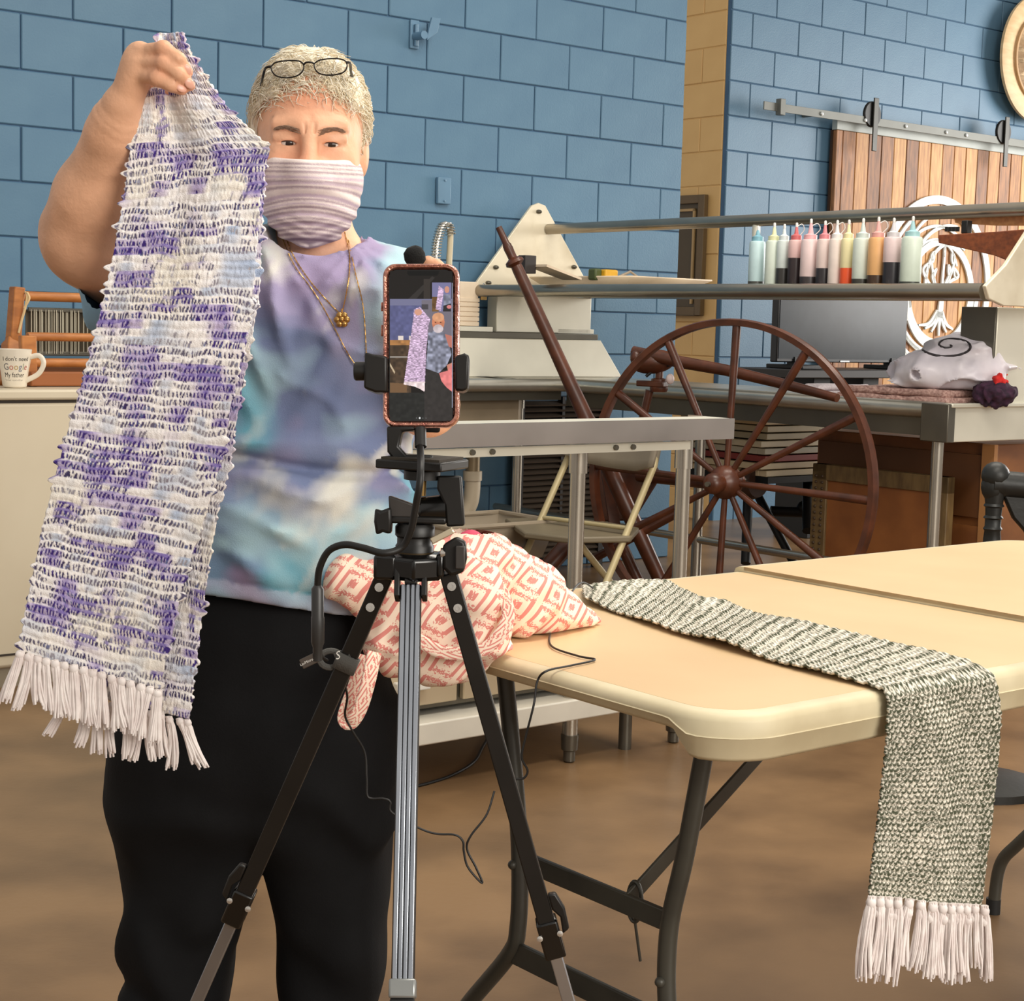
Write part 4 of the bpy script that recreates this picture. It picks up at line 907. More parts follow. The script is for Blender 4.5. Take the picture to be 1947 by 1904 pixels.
# loom
lm = empty('table_loom', room(2.3, 5.25, .914), 'small wooden table loom with string heddles on white appliance', 'loom')
m_lw = mat('loom_wood', rgb(190, 122, 62), .45, col2=rgb(164, 100, 48), vscale=16, stretch=(1, 1, 3))
LZ = .915
def lq(x, y, V_): return onV(x, y, V_)
def bar(name, p0, p1, w, t, par=lm, m=m_lw):
    d = p1 - p0; L_ = np.linalg.norm(d); ez = d / L_; ey = EV - ez * (EV @ ez); ey /= np.linalg.norm(ey); ex = np.cross(ey, ez)
    b = MB(); b.box((p0 + p1) / 2, (w, t, L_), np.array([ex, ey, ez]).T); return b.build(name, m, par, bevel=.004)
bar('side_post', lq(22, 690, 5.24), lq(33, 546, 5.24), .036, .05); bar('side_post', lq(22, 690, 5.24) + EU * .62, lq(33, 546, 5.24) + EU * .62, .036, .05)
bar('side_foot', lq(13, 735, 5.14) + [0, 0, .01], lq(20, 650, 5.24), .04, .05)
b = MB(); b.tube([lq(42, 563, 5.24), lq(42, 563, 5.24) + EU * .6], .016, 14); b.build('top_dowel', m_lw, lm)
b = MB(); b.tube([lq(52, 640, 5.12), lq(52, 640, 5.12) + EU * .58], .014, 14); b.build('breast_dowel', m_lw, lm)
b = MB(); b.tube([lq(60, 690, 5.1), lq(60, 690, 5.1) + EU * .58], .015, 14); b.build('cloth_dowel', m_lw, lm)
bar('side_board', lq(55, 735, 5.1), lq(52, 638, 5.1), .05, .03)
p0 = lq(60, 735, 5.06); b = MB(); b.box(p0 + EU * .3 + [0, 0, .024], (.62, .04, .045), RROOM); b.build('base_board', mat('loom_base', rgb(150, 88, 44), .45), lm, bevel=.004)
p0 = lq(60, 712, 5.2); b = MB(); b.box(p0 + EU * .3, (.62, .03, .05), RROOM); b.build('rear_board', mat('loom_base2', rgb(120, 72, 38), .5), lm, bevel=.004)
b = MB(); h0 = lq(42, 588, 5.27); b.box(h0 + EU * .3, (.56, .012, .014), RROOM); b.build('heddle_bar', m_dsteel, lm, bevel=.002)
b = MB(); h1 = lq(42, 672, 5.27); b.box(h1 + EU * .3, (.56, .012, .014), RROOM); b.build('heddle_bar', m_dsteel, lm, bevel=.002)
b = MB(); b.box((h0 + h1) / 2 + EU * .3 + EV * .02, (.56, .004, abs(h0[2] - h1[2])), RROOM); b.build('reed', mat('reed_brown', rgb(92, 80, 58), .7, col2=rgb(52, 44, 32), vscale=14, stretch=(6, 6, .4)), lm)
hm = MB(); hm.box((0, 0, 0), (.0022, .003, abs(h0[2] - h1[2]))); hme = hm.mesh('heddle', mat('heddle_white', rgb(206, 200, 180), .6), 0)
for k in range(70):
    u_ = .03 + .007 * k + random.uniform(-.002, .002)
    if 24 < k < 30 and k % 2: continue
    o = link('heddle', hme, None, lm, world=False); o.matrix_parent_inverse = PM[lm].inverted(); o.location = V3((h0 + h1) / 2 + EU * u_ - EV * random.uniform(0, .012))
b = MB(); c_ = lq(48, 556, 5.215); b.tube(spline([c_ + [0, 0, .0], c_ + [.012, -.02, -.01], c_ + [.006, -.022, -.05], c_ + [-.006, -.02, -.09], c_ + [-.016, -.02, -.13]], 20), .004, 8).tube(spline([c_ + [.012, -.02, -.0], c_ + [.02, -.024, -.02], c_ + [.004, -.024, -.05]], 10), .0035, 8); b.build('cord', mat('cord_cream', rgb(226, 196, 146), .8), lm)
wb_ = props(link('white_storage_box', MB().rbox(1.55, 1.98, 5.4, 5.55, .916, 1.1).mesh('white_storage_box', mat('box_white', rgb(220, 210, 196), .5)), None), 'white box behind the loom at the left margin', 'box')
# mug
mp = lq(28, 733, 5.0); MC = np.array([mp[0], mp[1], .9145]); mg = empty('printed_mug', MC, 'white latte mug with printed lettering on the appliance', 'mug')
m_mug = mat('mug_white', rgb(240, 230, 212), .25, spec=.6)
H_ = .118; r_ = .052
prof = [(.030, 0), (.034, .002), (.036, .006), (r_ * .8, .05), (r_ * .93, .085), (r_, H_), (r_ - .003, H_ + .001), (r_ - .006, H_ - .002), (r_ * .86, .085), (.03, .012), (.001, .01)]
b = MB(); b.lathe(prof, MC, EZ, 40); b.build('cup', m_mug, mg)
def mr(z): return np.interp(z, [0, .05, .085, H_], [.034, r_ * .8, r_ * .93, r_])
side = _r1.copy(); side[2] = 0; side /= np.linalg.norm(side)
b = MB(); b.tube(spline([MC + side * (mr(.095) - .004) + [0, 0, .095], MC + side * (mr(.095) + .026) + [0, 0, .1], MC + side * (mr(.08) + .042) + [0, 0, .078], MC + side * (mr(.05) + .032) + [0, 0, .045], MC + side * (mr(.02) - .003) + [0, 0, .022]], 28), .0062, 12, flat=1.3); b.build('handle', m_mug, mg)
def text_on_mug(txt, z, size, colr, a_start, name='print'):
    cu = bpy.data.curves.new('lettering', 'FONT'); cu.body = txt; cu.size = size; cu.extrude = 0; cu.resolution_u = 3
    to = bpy.data.objects.new('lettering', cu); COL.objects.link(to); bpy.context.view_layer.update()
    me = bpy.data.meshes.new_from_object(to.evaluated_get(bpy.context.evaluated_depsgraph_get())); bpy.data.objects.remove(to)
    bm = bmesh.new(); bm.from_mesh(me); bmesh.ops.triangulate(bm, faces=bm.faces); bmesh.ops.subdivide_edges(bm, edges=[e for e in bm.edges if e.calc_length() > .006], cuts=2); bm.to_mesh(me); bm.free()
    w = max((v.co.x for v in me.vertices), default=0)
    for v in me.vertices:
        zz = z + v.co.y; rr = mr(zz) + .0006; a = a_start + v.co.x / r_; d = side * math.sin(a) - np.array([-side[1], side[0], 0]) * math.cos(a)
        v.co = V3(MC + d * rr + EZ * zz)
    me.materials.clear(); return link(name, me, mat('ink_%d_%d_%d' % colr, rgb(*colr), .5), mg), w
A0 = -.5
text_on_mug("I don't need", .0835, .0185, (60, 52, 46), A0)
a = A0
for chx, cl in zip('Google', ((110, 108, 112), (196, 110, 90), (190, 160, 90), (110, 120, 140), (150, 160, 130), (190, 110, 100))):
    o, w = text_on_mug(chx, .056, .0285, cl, a); a += (w + .0022) / r_
text_on_mug('My father', .0335, .0205, (50, 44, 40), A0)
text_on_mug('knows everything', .0205, .0105, (80, 72, 64), A0)
# ------------------------------------------------------------------ the woman
PD = 2.2                                           # her distance
PS = FPX / PD                                      # pixels per metre there
def pt(x, y, d=PD): return at(x, y, d).astype(np.float32)
pe = empty('person', [pt(487, 1500)[0], PD, 0], 'woman in tie-dye shirt and black trousers, masked, holding up a woven scarf', 'person')
m_skin = mat('skin', rgb(226, 164, 126), .5, col2=rgb(206, 134, 98), vscale=16, detail=6, bump=.18, bscale=220, lo=.38, hi=.72, spec=.35)

# --- head (own axes: x to image right, y away, z up), turned a little to the image right
HC = pt(590, 265, 2.2); hy = math.radians(6.5); hp = math.radians(4)
HR = (Matrix.Rotation(hy, 3, 'Z') @ Matrix.Rotation(hp, 3, 'X')); HRn = np.array(HR).astype(np.float32)
def hl(P): return (P - HC) @ HRn                   # world -> head
def hw_(p): return HC + HRn @ np.array(p, np.float32)
EX = .0262; EZ_ = -.008
def f_head(P):
    q = hl(P); qs = q.copy(); qs[..., 0] = np.abs(q[..., 0])
    d = f_ell(q, (0, .012, .024), (.067, .088, .082))
    d = smin(d, f_ell(q, (0, -.020, -.026), (.0585, .068, .096)), .03)
    d = smin(d, f_ell(qs, (.036, -.056, -.038), (.026, .03, .03)), .02)            # cheeks
    d = smin(d, f_ell(q, (0, -.062, -.098), (.026, .026, .022)), .03)             # chin
    d = smin(d, f_cap(qs, (.010, -.0825, .0125), (.040, -.0715, .0145), .0085, .0065), .014)   # brow ridge
    d = smax(d, -f_ell(qs, (EX + .001, -.0985, EZ_), (.021, .0155, .0125)), .012)  # sockets
    nose = smin(f_cap(q, (0, -.086, .006), (0, -.108, -.034), .0075, .0105), f_ell(qs, (.0105, -.097, -.036), (.009, .011, .008)), .008)
    d = smin(d, nose, .012)
    ey = f_ell(qs, (EX, -.0705, EZ_), (.0152, .0148, .0125)); z = q[..., 2] - EZ_; slope = (qs[..., 0] - EX)
    up = smax(ey, -(z - .0030 + 14 * slope**2), .001); lw = smax(ey, (z + .0034 - 9 * slope**2), .001)
    d = smin(d, smin(up, lw, .001), .0025)
    alm = f_ell(qs, (EX, -.0905, EZ_ - .0004), (.0122, .021, .0027)); eyecut = alm
    d = smin(d, f_cap(qs, (EX - .012, -.0800, EZ_ - .0115), (EX + .013, -.0770, EZ_ - .0105), .0042), .006)   # bags under the eyes
    d = smin(d, f_cap(qs, (EX - .012, -.0815, EZ_ + .0105), (EX + .016, -.0750, EZ_ + .0070), .0042), .005)   # hooded lids
    d = smax(d, -eyecut, .0012)
    for xw in (-.0052, .0056): d = smax(d, -f_cap(q, (xw, -.0945, .004), (xw * 1.15, -.0935, .016), .0011), .003)
    for zz in (.034, .043, .052): d = d + .0006 * np.exp(-((q[..., 2] - zz - .6 * q[..., 0]**2 - .0012 * np.sin(q[..., 0] * 160)) / .0016)**2) * (q[..., 1] < -.05) * (np.abs(q[..., 0]) < .04)
    d = smin(d, f_ell(qs, (.0665, .014, -.016), (.010, .019, .031)), .006)         # ears
    d = smin(d, f_cap(P, pt(592, 395, 2.23), pt(602, 545, 2.26), .049, .056), .03)  # neck
    d = smin(d, f_ell(P, pt(602, 560, 2.25), (.125, .085, .07)), .04)               # upper chest
    return d
va, fa = nets(f_head, HC + [-.085, -.125, -.10], HC + [.085, .115, .122], .0018)
vb, fb = nets(f_head, HC + [-.16, -.10, -.25], HC + [.16, .16, -.094], .0042)
v1 = np.concatenate([va, vb]); f1 = np.concatenate([fa, fb + len(va)])
# --- right arm (image left), hand gripping the scarf
SH = pt(345, 545, 2.17); EL = pt(157, 447, 1.99); WRp = pt(233, 200, 1.888)
HD = 1.868
fing = [ # knuckle, joints, tip (px, px, distance), radii
 ([(272, 100, 1.872), (311, 93, 1.855), (339, 112, 1.851), (357, 137, 1.858)], [.0092, .0084, .0078, .0064]),
 ([(266, 121, 1.870), (312, 121, 1.851), (340, 141, 1.849), (361, 163, 1.858)], [.0094, .0085, .0078, .0064]),
 ([(261, 143, 1.872), (299, 149, 1.853), (325, 162, 1.851), (346, 171, 1.857)], [.0092, .0083, .0075, .0062]),
 ([(257, 158, 1.885), (285, 166, 1.900), (305, 172, 1.904), (318, 176, 1.903)], [.0088, .0078, .0070, .0058])]
thumb = ([(250, 178, 1.905), (285, 158, 1.915), (315, 145, 1.912), (338, 140, 1.903)], [.0125, .0105, .0095, .0075])
def f_hand(P, wrist, fingers, th, palm=None):
    d = f_cap(P, wrist, lerp(wrist, pt(*fingers[1][0][0]), .85), .0205, .0140)
    for j, (pp, rr) in enumerate(fingers):
        k0 = pt(*pp[0]); d = smin(d, f_cap(P, lerp(wrist, k0, .5), k0, .0125, .0098), .008)
    if palm is not None: d = smin(d, f_ell(P, palm[0], palm[1]), .012)
    dd = None
    for pp, rr in fingers:
        q = [pt(*p) for p in pp]; e = None
        for a in range(3):
            c = f_cap(P, q[a], q[a+1], rr[a], rr[a+1]); e = c if e is None else smin(e, c, .0025)
        e = smin(e, f_ell(P, q[1] , (rr[1] * 1.1,) * 3), .003)
        dd = e if dd is None else smin(dd, e, .0006)
    d = smin(d, dd, .0018)
    q = [pt(*p) for p in th[0]]
    for a in range(3): d = smin(d, f_cap(P, q[a], q[a+1], th[1][a], th[1][a+1]), .006)
    for kx, (pp, rr) in enumerate(fingers):
        a, c = pt(*pp[0]), pt(*pp[1]); d = smin(d, f_cap(P, lerp(wrist, a, .5) + np.array([0, -.008, 0], np.float32), a + np.array([0, -.006, 0], np.float32), .003, .0045), .005)
    return d
def f_rarm(P):
    d = f_cap(P, SH, EL, .060, .047); d = smin(d, f_ell(P, EL + np.array([.004, .0, -.002], np.float32), (.043, .045, .043)), .02)
    m1 = lerp(EL, WRp, .3); d = smin(d, f_cap(P, EL, m1, .041, .044), .02); d = smin(d, f_cap(P, m1, lerp(EL, WRp, .85), .044, .0285), .02)
    d = smin(d, f_cap(P, lerp(EL, WRp, .8), WRp, .0285, .0215), .015)
    d = smin(d, f_cap(P, lerp(SH, EL, .35) + np.array([0, 0, -.028], np.float32), lerp(SH, EL, .95) + np.array([0, 0, -.022], np.float32), .045, .034), .03)   # soft underside
    d = smin(d, f_hand(P, WRp, fing, thumb, (pt(258, 127, 1.879), (.0155, .0125, .026))), .006)
    t = ((P - EL) @ (WRp - EL)) / ((WRp - EL) @ (WRp - EL))
    for tw in (.86, .92, .97): d = d + .0009 * np.exp(-((t - tw - .02 * np.sin(P[..., 0] * 90)) / .007)**2)
    return d + .0012 * vnoise(P, 40, 8) * np.exp(-((t) / .35)**2)
pts = np.array([SH, EL, WRp] + [pt(*p) for pp, _ in fing for p in pp] + [pt(*p) for p in thumb[0]])
v2, f2 = nets(f_rarm, pts.min(0) - .052, pts.max(0) + [.05, .05, .022], .0027)
wc = WRp + np.array([0, 0, 0], np.float32)
# --- left arm (image right), folded up behind the phone with a small microphone
SH2 = pt(775, 560, 2.2); EL2 = pt(812, 770, 2.08); WR2 = pt(812, 600, 1.98)
fing2 = [([(795, 533, 1.972), (798, 505, 1.955), (815, 500, 1.945), (828, 512, 1.942)], [.0095, .0088, .008, .0068]),
 ([(808, 535, 1.972), (815, 508, 1.953), (830, 506, 1.943), (840, 520, 1.94)], [.0098, .009, .0082, .0068]),
 ([(822, 540, 1.972), (830, 515, 1.953), (842, 516, 1.943), (848, 530, 1.942)], [.0095, .0088, .008, .0065]),
 ([(834, 548, 1.972), (843, 528, 1.958), (850, 530, 1.948), (853, 542, 1.946)], [.0085, .0078, .007, .006])]
thumb2 = ([(808, 580, 1.965), (785, 550, 1.952), (780, 522, 1.945), (790, 506, 1.942)], [.012, .0105, .0095, .0078])
def f_larm(P):
    d = f_cap(P, SH2, EL2, .045, .036); d = smin(d, f_ell(P, EL2, (.036, .038, .036)), .015)
    m1 = lerp(EL2, WR2, .3); d = smin(d, f_cap(P, EL2, m1, .034, .035), .015); d = smin(d, f_cap(P, m1, WR2, .035, .0235), .015)
    return smin(d, f_hand(P, WR2, fing2, thumb2), .012)
pts = np.array([SH2, EL2, WR2] + [pt(*p) for pp, _ in fing2 for p in pp] + [pt(*p) for p in thumb2[0]])
v3, f3 = nets(f_larm, pts.min(0) - .05, pts.max(0) + .05, .0034)
v1 = relax(v1, f1, 1, .3); v2 = relax(v2, f2, 1, .4); v3 = relax(v3, f3, 1, .4)
V_all = np.concatenate([v1, v2, v3]); F_all = np.concatenate([f1, f2 + len(v1), f3 + len(v1) + len(v2)])
# a little colour: pinker forehead, nose and knuckles, lighter lids
q = hl(V_all); inh = np.zeros(len(V_all), bool); inh[:len(v1)] = True
base = np.array(rgb(230, 178, 144))[None] * (1 + .10 * vnoise(V_all, 30, 1) + .07 * vnoise(V_all, 90, 2))[:, None]
pink = np.exp(-(((q - [0, -.09, .055]) / [.05, .06, .03])**2).sum(1)) * .75 + np.exp(-(((q - [0, -.10, -.03]) / [.03, .03, .02])**2).sum(1)) * .7 + np.exp(-(((np.abs(q) * [1, 0, 0] + q * [0, 1, 1] - [.036, -.08, -.035]) / [.02, .05, .018])**2).sum(1)) * .5
pink = np.where(inh, pink, 0)
for pp, rr in fing + fing2:
    for p in (pp[1], pp[3]): pink += .45 * np.exp(-((V_all - pt(*p))**2).sum(1) / .012**2)
arm = np.where(inh, 0, 1) * .1
base = base * (1 - pink[:, None] * np.array([.06, .30, .34])) * (1 - arm[:, None] * np.array([.08, .16, .24]))
for sp_ in ((547, 168, 0), (521, 205, 0), (675, 205, 0), (545, 212, 0), (520, 245, 0), (650, 235, 0)):
    d2 = ((V_all - pt(sp_[0], sp_[1] + 18, 2.13))**2 * [1, .05, 1]).sum(1); base *= (1 - .35 * np.exp(-d2 / .0018**2))[:, None]
m_skin2 = attrmat('skin_tone', 'col', .48, bump=.28, bscale=190, spec=.35)
bo_ = link('body', np_mesh('body', V_all, F_all, m_skin2, True, {'col': np.clip(base, 0, 1)}), None, pe)
# eyes
for sx in (-1, 1):
    c = hw_((sx * EX, -.0688, EZ_)); b = MB(); b.sphere(c, .0128, 24, 16); e_ = b.build('eye', mat('eye_white', rgb(226, 214, 204), .2), pe)
    gz = HRn @ np.array([.12, -1, -.12], np.float32); gz /= np.linalg.norm(gz)
    b = MB(); b.lathe([(.0001, .0132), (.003, .01305), (.0048, .0123), (.005, .0115)], c, gz, 20); b.build('iris', mat('iris_brown', rgb(50, 36, 28), .15), e_)
    b = MB(); LP = []
    for t in np.linspace(-1, 1, 13): LP.append(hw_((sx * EX + .0126 * t, -.0825 + .0085 * t * t, EZ_ + .0025 * math.sqrt(max(1 - t * t, 0)) - .0004)))
    b.tube(LP, [.0003] + [.0008] * 11 + [.0003], 6); b.build('upper_lashes', mat('lash', rgb(70, 48, 38), .6), e_)
# fingernails
for pp, rr in fing[:3]:
    a, c = pt(*pp[2]), pt(*pp[3]); t = c - a; t /= np.linalg.norm(t); n_ = np.array([.05, -1, .25]); n_ -= t * (n_ @ t); n_ /= np.linalg.norm(n_); w_ = np.cross(t, n_)
    b = MB(); b.sphere(lerp(a, c, .78) + n_ * (rr[3] * .98), (.0062, .005, .0016), 14, 8, np.array([t, w_, n_]).T); b.build('fingernail', mat('nail', rgb(236, 178, 156), .3), pe)
# --- eyebrows
def on_face(x, z, y0=-.12, fn=f_head):
    ys = np.linspace(y0, -.03, 60, dtype=np.float32); P = HC + np.stack([np.full(60, x), ys, np.full(60, z)], 1).astype(np.float32) @ HRn.T
    F = fn(P[:, None, :])[:, 0]; k = int(np.argmax(F < 0)); return P[k]
for sx in (-1, 1):
    b = MB(); rg = np.random.default_rng(5 + sx)
    for k in range(190):
        t = rg.uniform(0, 1) ** .85; x = sx * lerp(.0095, .039, t); z = .0040 + .0085 * math.sin(t * 1.9) - .0035 * t * t + rg.uniform(-.0036, .0036) * (1 - .55 * t)
        p0 = on_face(x, z); d = HRn @ np.array([sx * .006, -.0012, .0018 - .003 * t], np.float32)
        b.tube([p0, p0 + d * .6, p0 + d * 1.05], [.00032, .00032, .00012], 4, caps=False)
    o = b.build('eyebrow', mat('brow_hair', rgb(150, 122, 102), .7), pe, smooth=60)
# --- hair: cap and locks
def f_cap_hair(P):
    q = hl(P); d = f_ell(q, (0, .02, .026), (.0755, .098, .089)) + .0035 * vnoise(q, 38, 3) + .002 * vnoise(q, 90, 4)
    line = .064 - 8.0 * q[..., 0]**2 + .004 * np.sin(q[..., 0] * 190)
    cut = smax((q[..., 2] - line), (q[..., 1] + .018 + .3 * np.clip(-q[..., 2], 0, 1)), .008)      # keep above the line or behind the temples
    d = smax(d, -cut, .006); d = smax(d, -(q[..., 2] + .062), .01); return d
v, f = nets(f_cap_hair, HC + [-.1, -.11, -.08], HC + [.1, .14, .13], .003)
v = relax(v, f, 1, .4)
hv, hf = [v], [f]; k0 = len(v)
rg = np.random.default_rng(3); NS = 4600; cols = [np.full((len(v), 3), .62) * np.array(rgb(238, 226, 202)) / .62]
S_ = []
for i in range(NS):
    while True:
        d = rg.normal(size=3); d /= np.linalg.norm(d); p = np.array([0, .02, .026]) + d * np.array([.075, .097, .088])
        line = .061 - 8 * p[0]**2
        if (p[2] > line or p[1] > -.022 + .3 * max(-p[2], 0) * -1) and p[2] > -.055 and p[1] < .09: break
    n = d / np.array([.075, .097, .088]); n /= np.linalg.norm(n)
    front = np.clip((-p[1] - .01) / .06, 0, 1) * np.clip((p[2] - .03) / .03, 0, 1)
    if front > .25 and rg.uniform() < .75:
        flow = np.array([rg.uniform(-.5, .9), -.8, -.55 + rg.uniform(-.3, .3)])               # fringe falls forward
    elif p[2] > .06: flow = np.array([np.sign(p[0]) * .6 + rg.uniform(-.4, .4), .45, -.2])
    else: flow = np.array([0, .75, -.55 + rg.uniform(-.3, .3)])
    flow = flow - n * (flow @ n); flow /= np.linalg.norm(flow) + 1e-9; sd = np.cross(n, flow)
    L_ = rg.uniform(.022, .044) * (.75 if front > .25 else 1); ph = rg.uniform(0, 6.28); fr = rg.uniform(3, 6) * (1.5 if front > .25 else 1); am = rg.uniform(.0015, .004) * (2.2 if front > .25 else 1); lift = rg.uniform(.001, .007)
    pts = []
    for t in np.linspace(0, 1, 8):
        pp = p + flow * L_ * t + n * (-.002 + lift * math.sin(math.pi * min(t * 1.1, 1)) ) + sd * am * math.sin(ph + fr * t) + n * am * .6 * math.cos(ph + fr * t)
        e = (pp - [0, .02, .026]) / [.0755, .098, .089]; le_ = np.linalg.norm(e)
        if le_ < 1.0 and front < .25: pp = np.array([0, .02, .026]) + e / le_ * [.0765, .099, .090]
        pts.append(pp)
    if front > .25: pts = [pp + n * .002 * 0 + np.array([0, -.0025, 0]) for pp in pts]
    S_.append(np.array(pts))
S_ = np.array(S_)                                                                   # (NS, 8, 3)
T = np.gradient(S_, axis=1); T /= np.linalg.norm(T, axis=2, keepdims=True) + 1e-9; A1 = np.cross(T, np.array([.3, .5, .8])); A1 /= np.linalg.norm(A1, axis=2, keepdims=True) + 1e-9; A2 = np.cross(T, A1)
rad = rg.uniform(.0004, .0008, (NS, 1, 1)) * np.array([1, 1, 1, 1, .95, .85, .6, .2])[None, :, None]
ringp = np.stack([S_ + rad * (math.cos(a) * A1 + math.sin(a) * A2) for a in (0, 2.094, 4.189)], 2)       # NS,8,3,3
hvv = HC + ringp.reshape(-1, 3) @ HRn.T
I = np.arange(NS * 24).reshape(NS, 8, 3); fs_ = np.stack([np.stack([I[:, :-1, j], I[:, :-1, (j+1) % 3], I[:, 1:, (j+1) % 3], I[:, 1:, j]], -1) for j in range(3)], 2).reshape(-1, 4)
hv.append(hvv); hf.append(fs_ + k0)
tint = rg.uniform(0, 1, (NS, 1, 1)); cc = np.array(rgb(255, 250, 236)) * (1 - tint) + np.array(rgb(222, 206, 174)) * tint
cols.append(np.broadcast_to(cc, (NS, 24, 3)).reshape(-1, 3))
link('hair', np_mesh('hair', np.concatenate(hv), np.concatenate(hf), attrmat('hair_tone', 'col', .55, spec=.4), True, {'col': np.concatenate(cols)}), None, pe)
# --- mask
def f_mask(P):
    q = hl(P); z = q[..., 2]
    d = f_ell(q, (.001, -.040, -.062), (.0655, .080, .066)); d = smin(d, f_ell(q, (.001, -.03, -.044), (.0655, .088, .045)), .01); d = smin(d, f_ell(q, (.001, -.06, -.100), (.038, .042, .030)), .03)
    d = smin(d, f_cap(q, (0, -.104, -.03), (0, -.112, -.05), .013, .016), .03)
    arch = z + .085 + .9 * q[..., 0]**2 * 8
    folds = .0013 * np.sin((z + 4.5 * q[..., 0]**2) * 330) * np.clip((-.058 - z) / .02, 0, 1) + .0011 * np.sin((z - .35 * np.abs(q[..., 0])) * 520 + 1) * np.clip((-.09 - z) / .02, 0, 1)
    d = d + folds + .0012 * vnoise(q, 60, 5)
    d = smax(d, z + .0285 - 1.2 * q[..., 0]**2, .003); return smax(d, q[..., 1] - .015, .004)
v, f = nets(f_mask, HC + [-.09, -.15, -.17], HC + [.09, .05, 0], .0018); v = relax(v, f, 2, .4)
q = hl(v); sc = q[:, 2] + 3.2 * q[:, 0]**2 * np.clip((-.05 - q[:, 2]) / .03, 0, 1)
bands = [(-.028, 0), (-.033, 1), (-.0355, 0), (-.0385, 1), (-.0405, 0), (-.0435, 1), (-.0465, 0), (-.0505, 2), (-.0535, 0), (-.0555, 1), (-.058, 2), (-.0605, 0), (-.063, 1), (-.066, 0), (-.073, 2), (-.0775, 0), (-.079, 1), (-.082, 0), (-.0845, 2), (-.0865, 0), (-.089, 1), (-.092, 0), (-.095, 1), (-.0985, 2), (-.102, 0), (-.104, 1), (-.1065, 0), (-.109, 1), (-.112, 2), (-.115, 0), (-.118, 1), (-.121, 0), (-.124, 1), (-.128, 0), (-.132, 1), (-.136, 0)]
bz = np.array([(z + .028) * .92 - .028 for z, _ in bands]); bc = np.array([c for _, c in bands]); pal = np.array([rgb(236, 222, 218), rgb(176, 156, 164), rgb(206, 186, 200)])
ix = np.clip((sc[:, None] < bz[None]).sum(1) - 1, 0, len(bands) - 1)
link('face_mask', np_mesh('face_mask', v, f, attrmat('mask_cloth', 'col', .85, bump=.3, bscale=900), True, {'col': np.mean([pal[bc[np.clip((sc[:, None] + o_ < bz[None]).sum(1) - 1, 0, len(bands) - 1)]] for o_ in (-.0006, 0, .0006)], 0)}), None, pe)
# --- shirt
SEC = [(415, 604, 62, .058), (440, 604, 78, .066), (470, 602, 118, .078), (500, 600, 165, .090), (540, 598, 200, .104), (600, 594, 222, .122), (700, 586, 222, .140), (790, 574, 212, .146), (850, 564, 204, .138), (900, 553, 208, .142), (960, 540, 220, .150), (1050, 522, 236, .158), (1140, 506, 248, .158)]
zz_ = np.array([pt(c, y)[2] for y, c, w, h in SEC])[::-1]; xx_ = np.array([pt(c, y)[0] for y, c, w, h in SEC])[::-1]; ww_ = np.array([w / PS for y, c, w, h in SEC])[::-1]; hh_ = np.array([h for *_, h in SEC])[::-1]
hem_l, hem_r = pt(395, 1090), pt(640, 1132)
def sect(P, x0, w0, h0, yc=2.2, n=2.5):
    z = P[..., 2]; cx = np.interp(z, zz_, x0); w = np.interp(z, zz_, w0); h = np.interp(z, zz_, h0)
    a = np.abs((P[..., 0] - cx) / w); c = np.abs((P[..., 1] - yc) / h); k = (a**n + c**n) ** (1 / n); return (k - 1) * np.minimum(w, h)
FOLD = [(498, 430, 592, 640, .009, .009), (512, 520, 600, 700, .007, .008), (470, 600, 560, 745, .009, .009), (545, 480, 690, 690, .006, .009), (430, 660, 540, 800, .006, .009), (700, 470, 690, 600, .006, .008), (735, 480, 745, 640, .006, .009), (460, 875, 720, 950, .007, .010), (440, 925, 640, 1010, .008, .010), (500, 870, 640, 900, .006, .007), (745, 880, 600, 945, .006, .008), (440, 1000, 560, 1060, .006, .010), (740, 940, 640, 1010, .006, .009)]
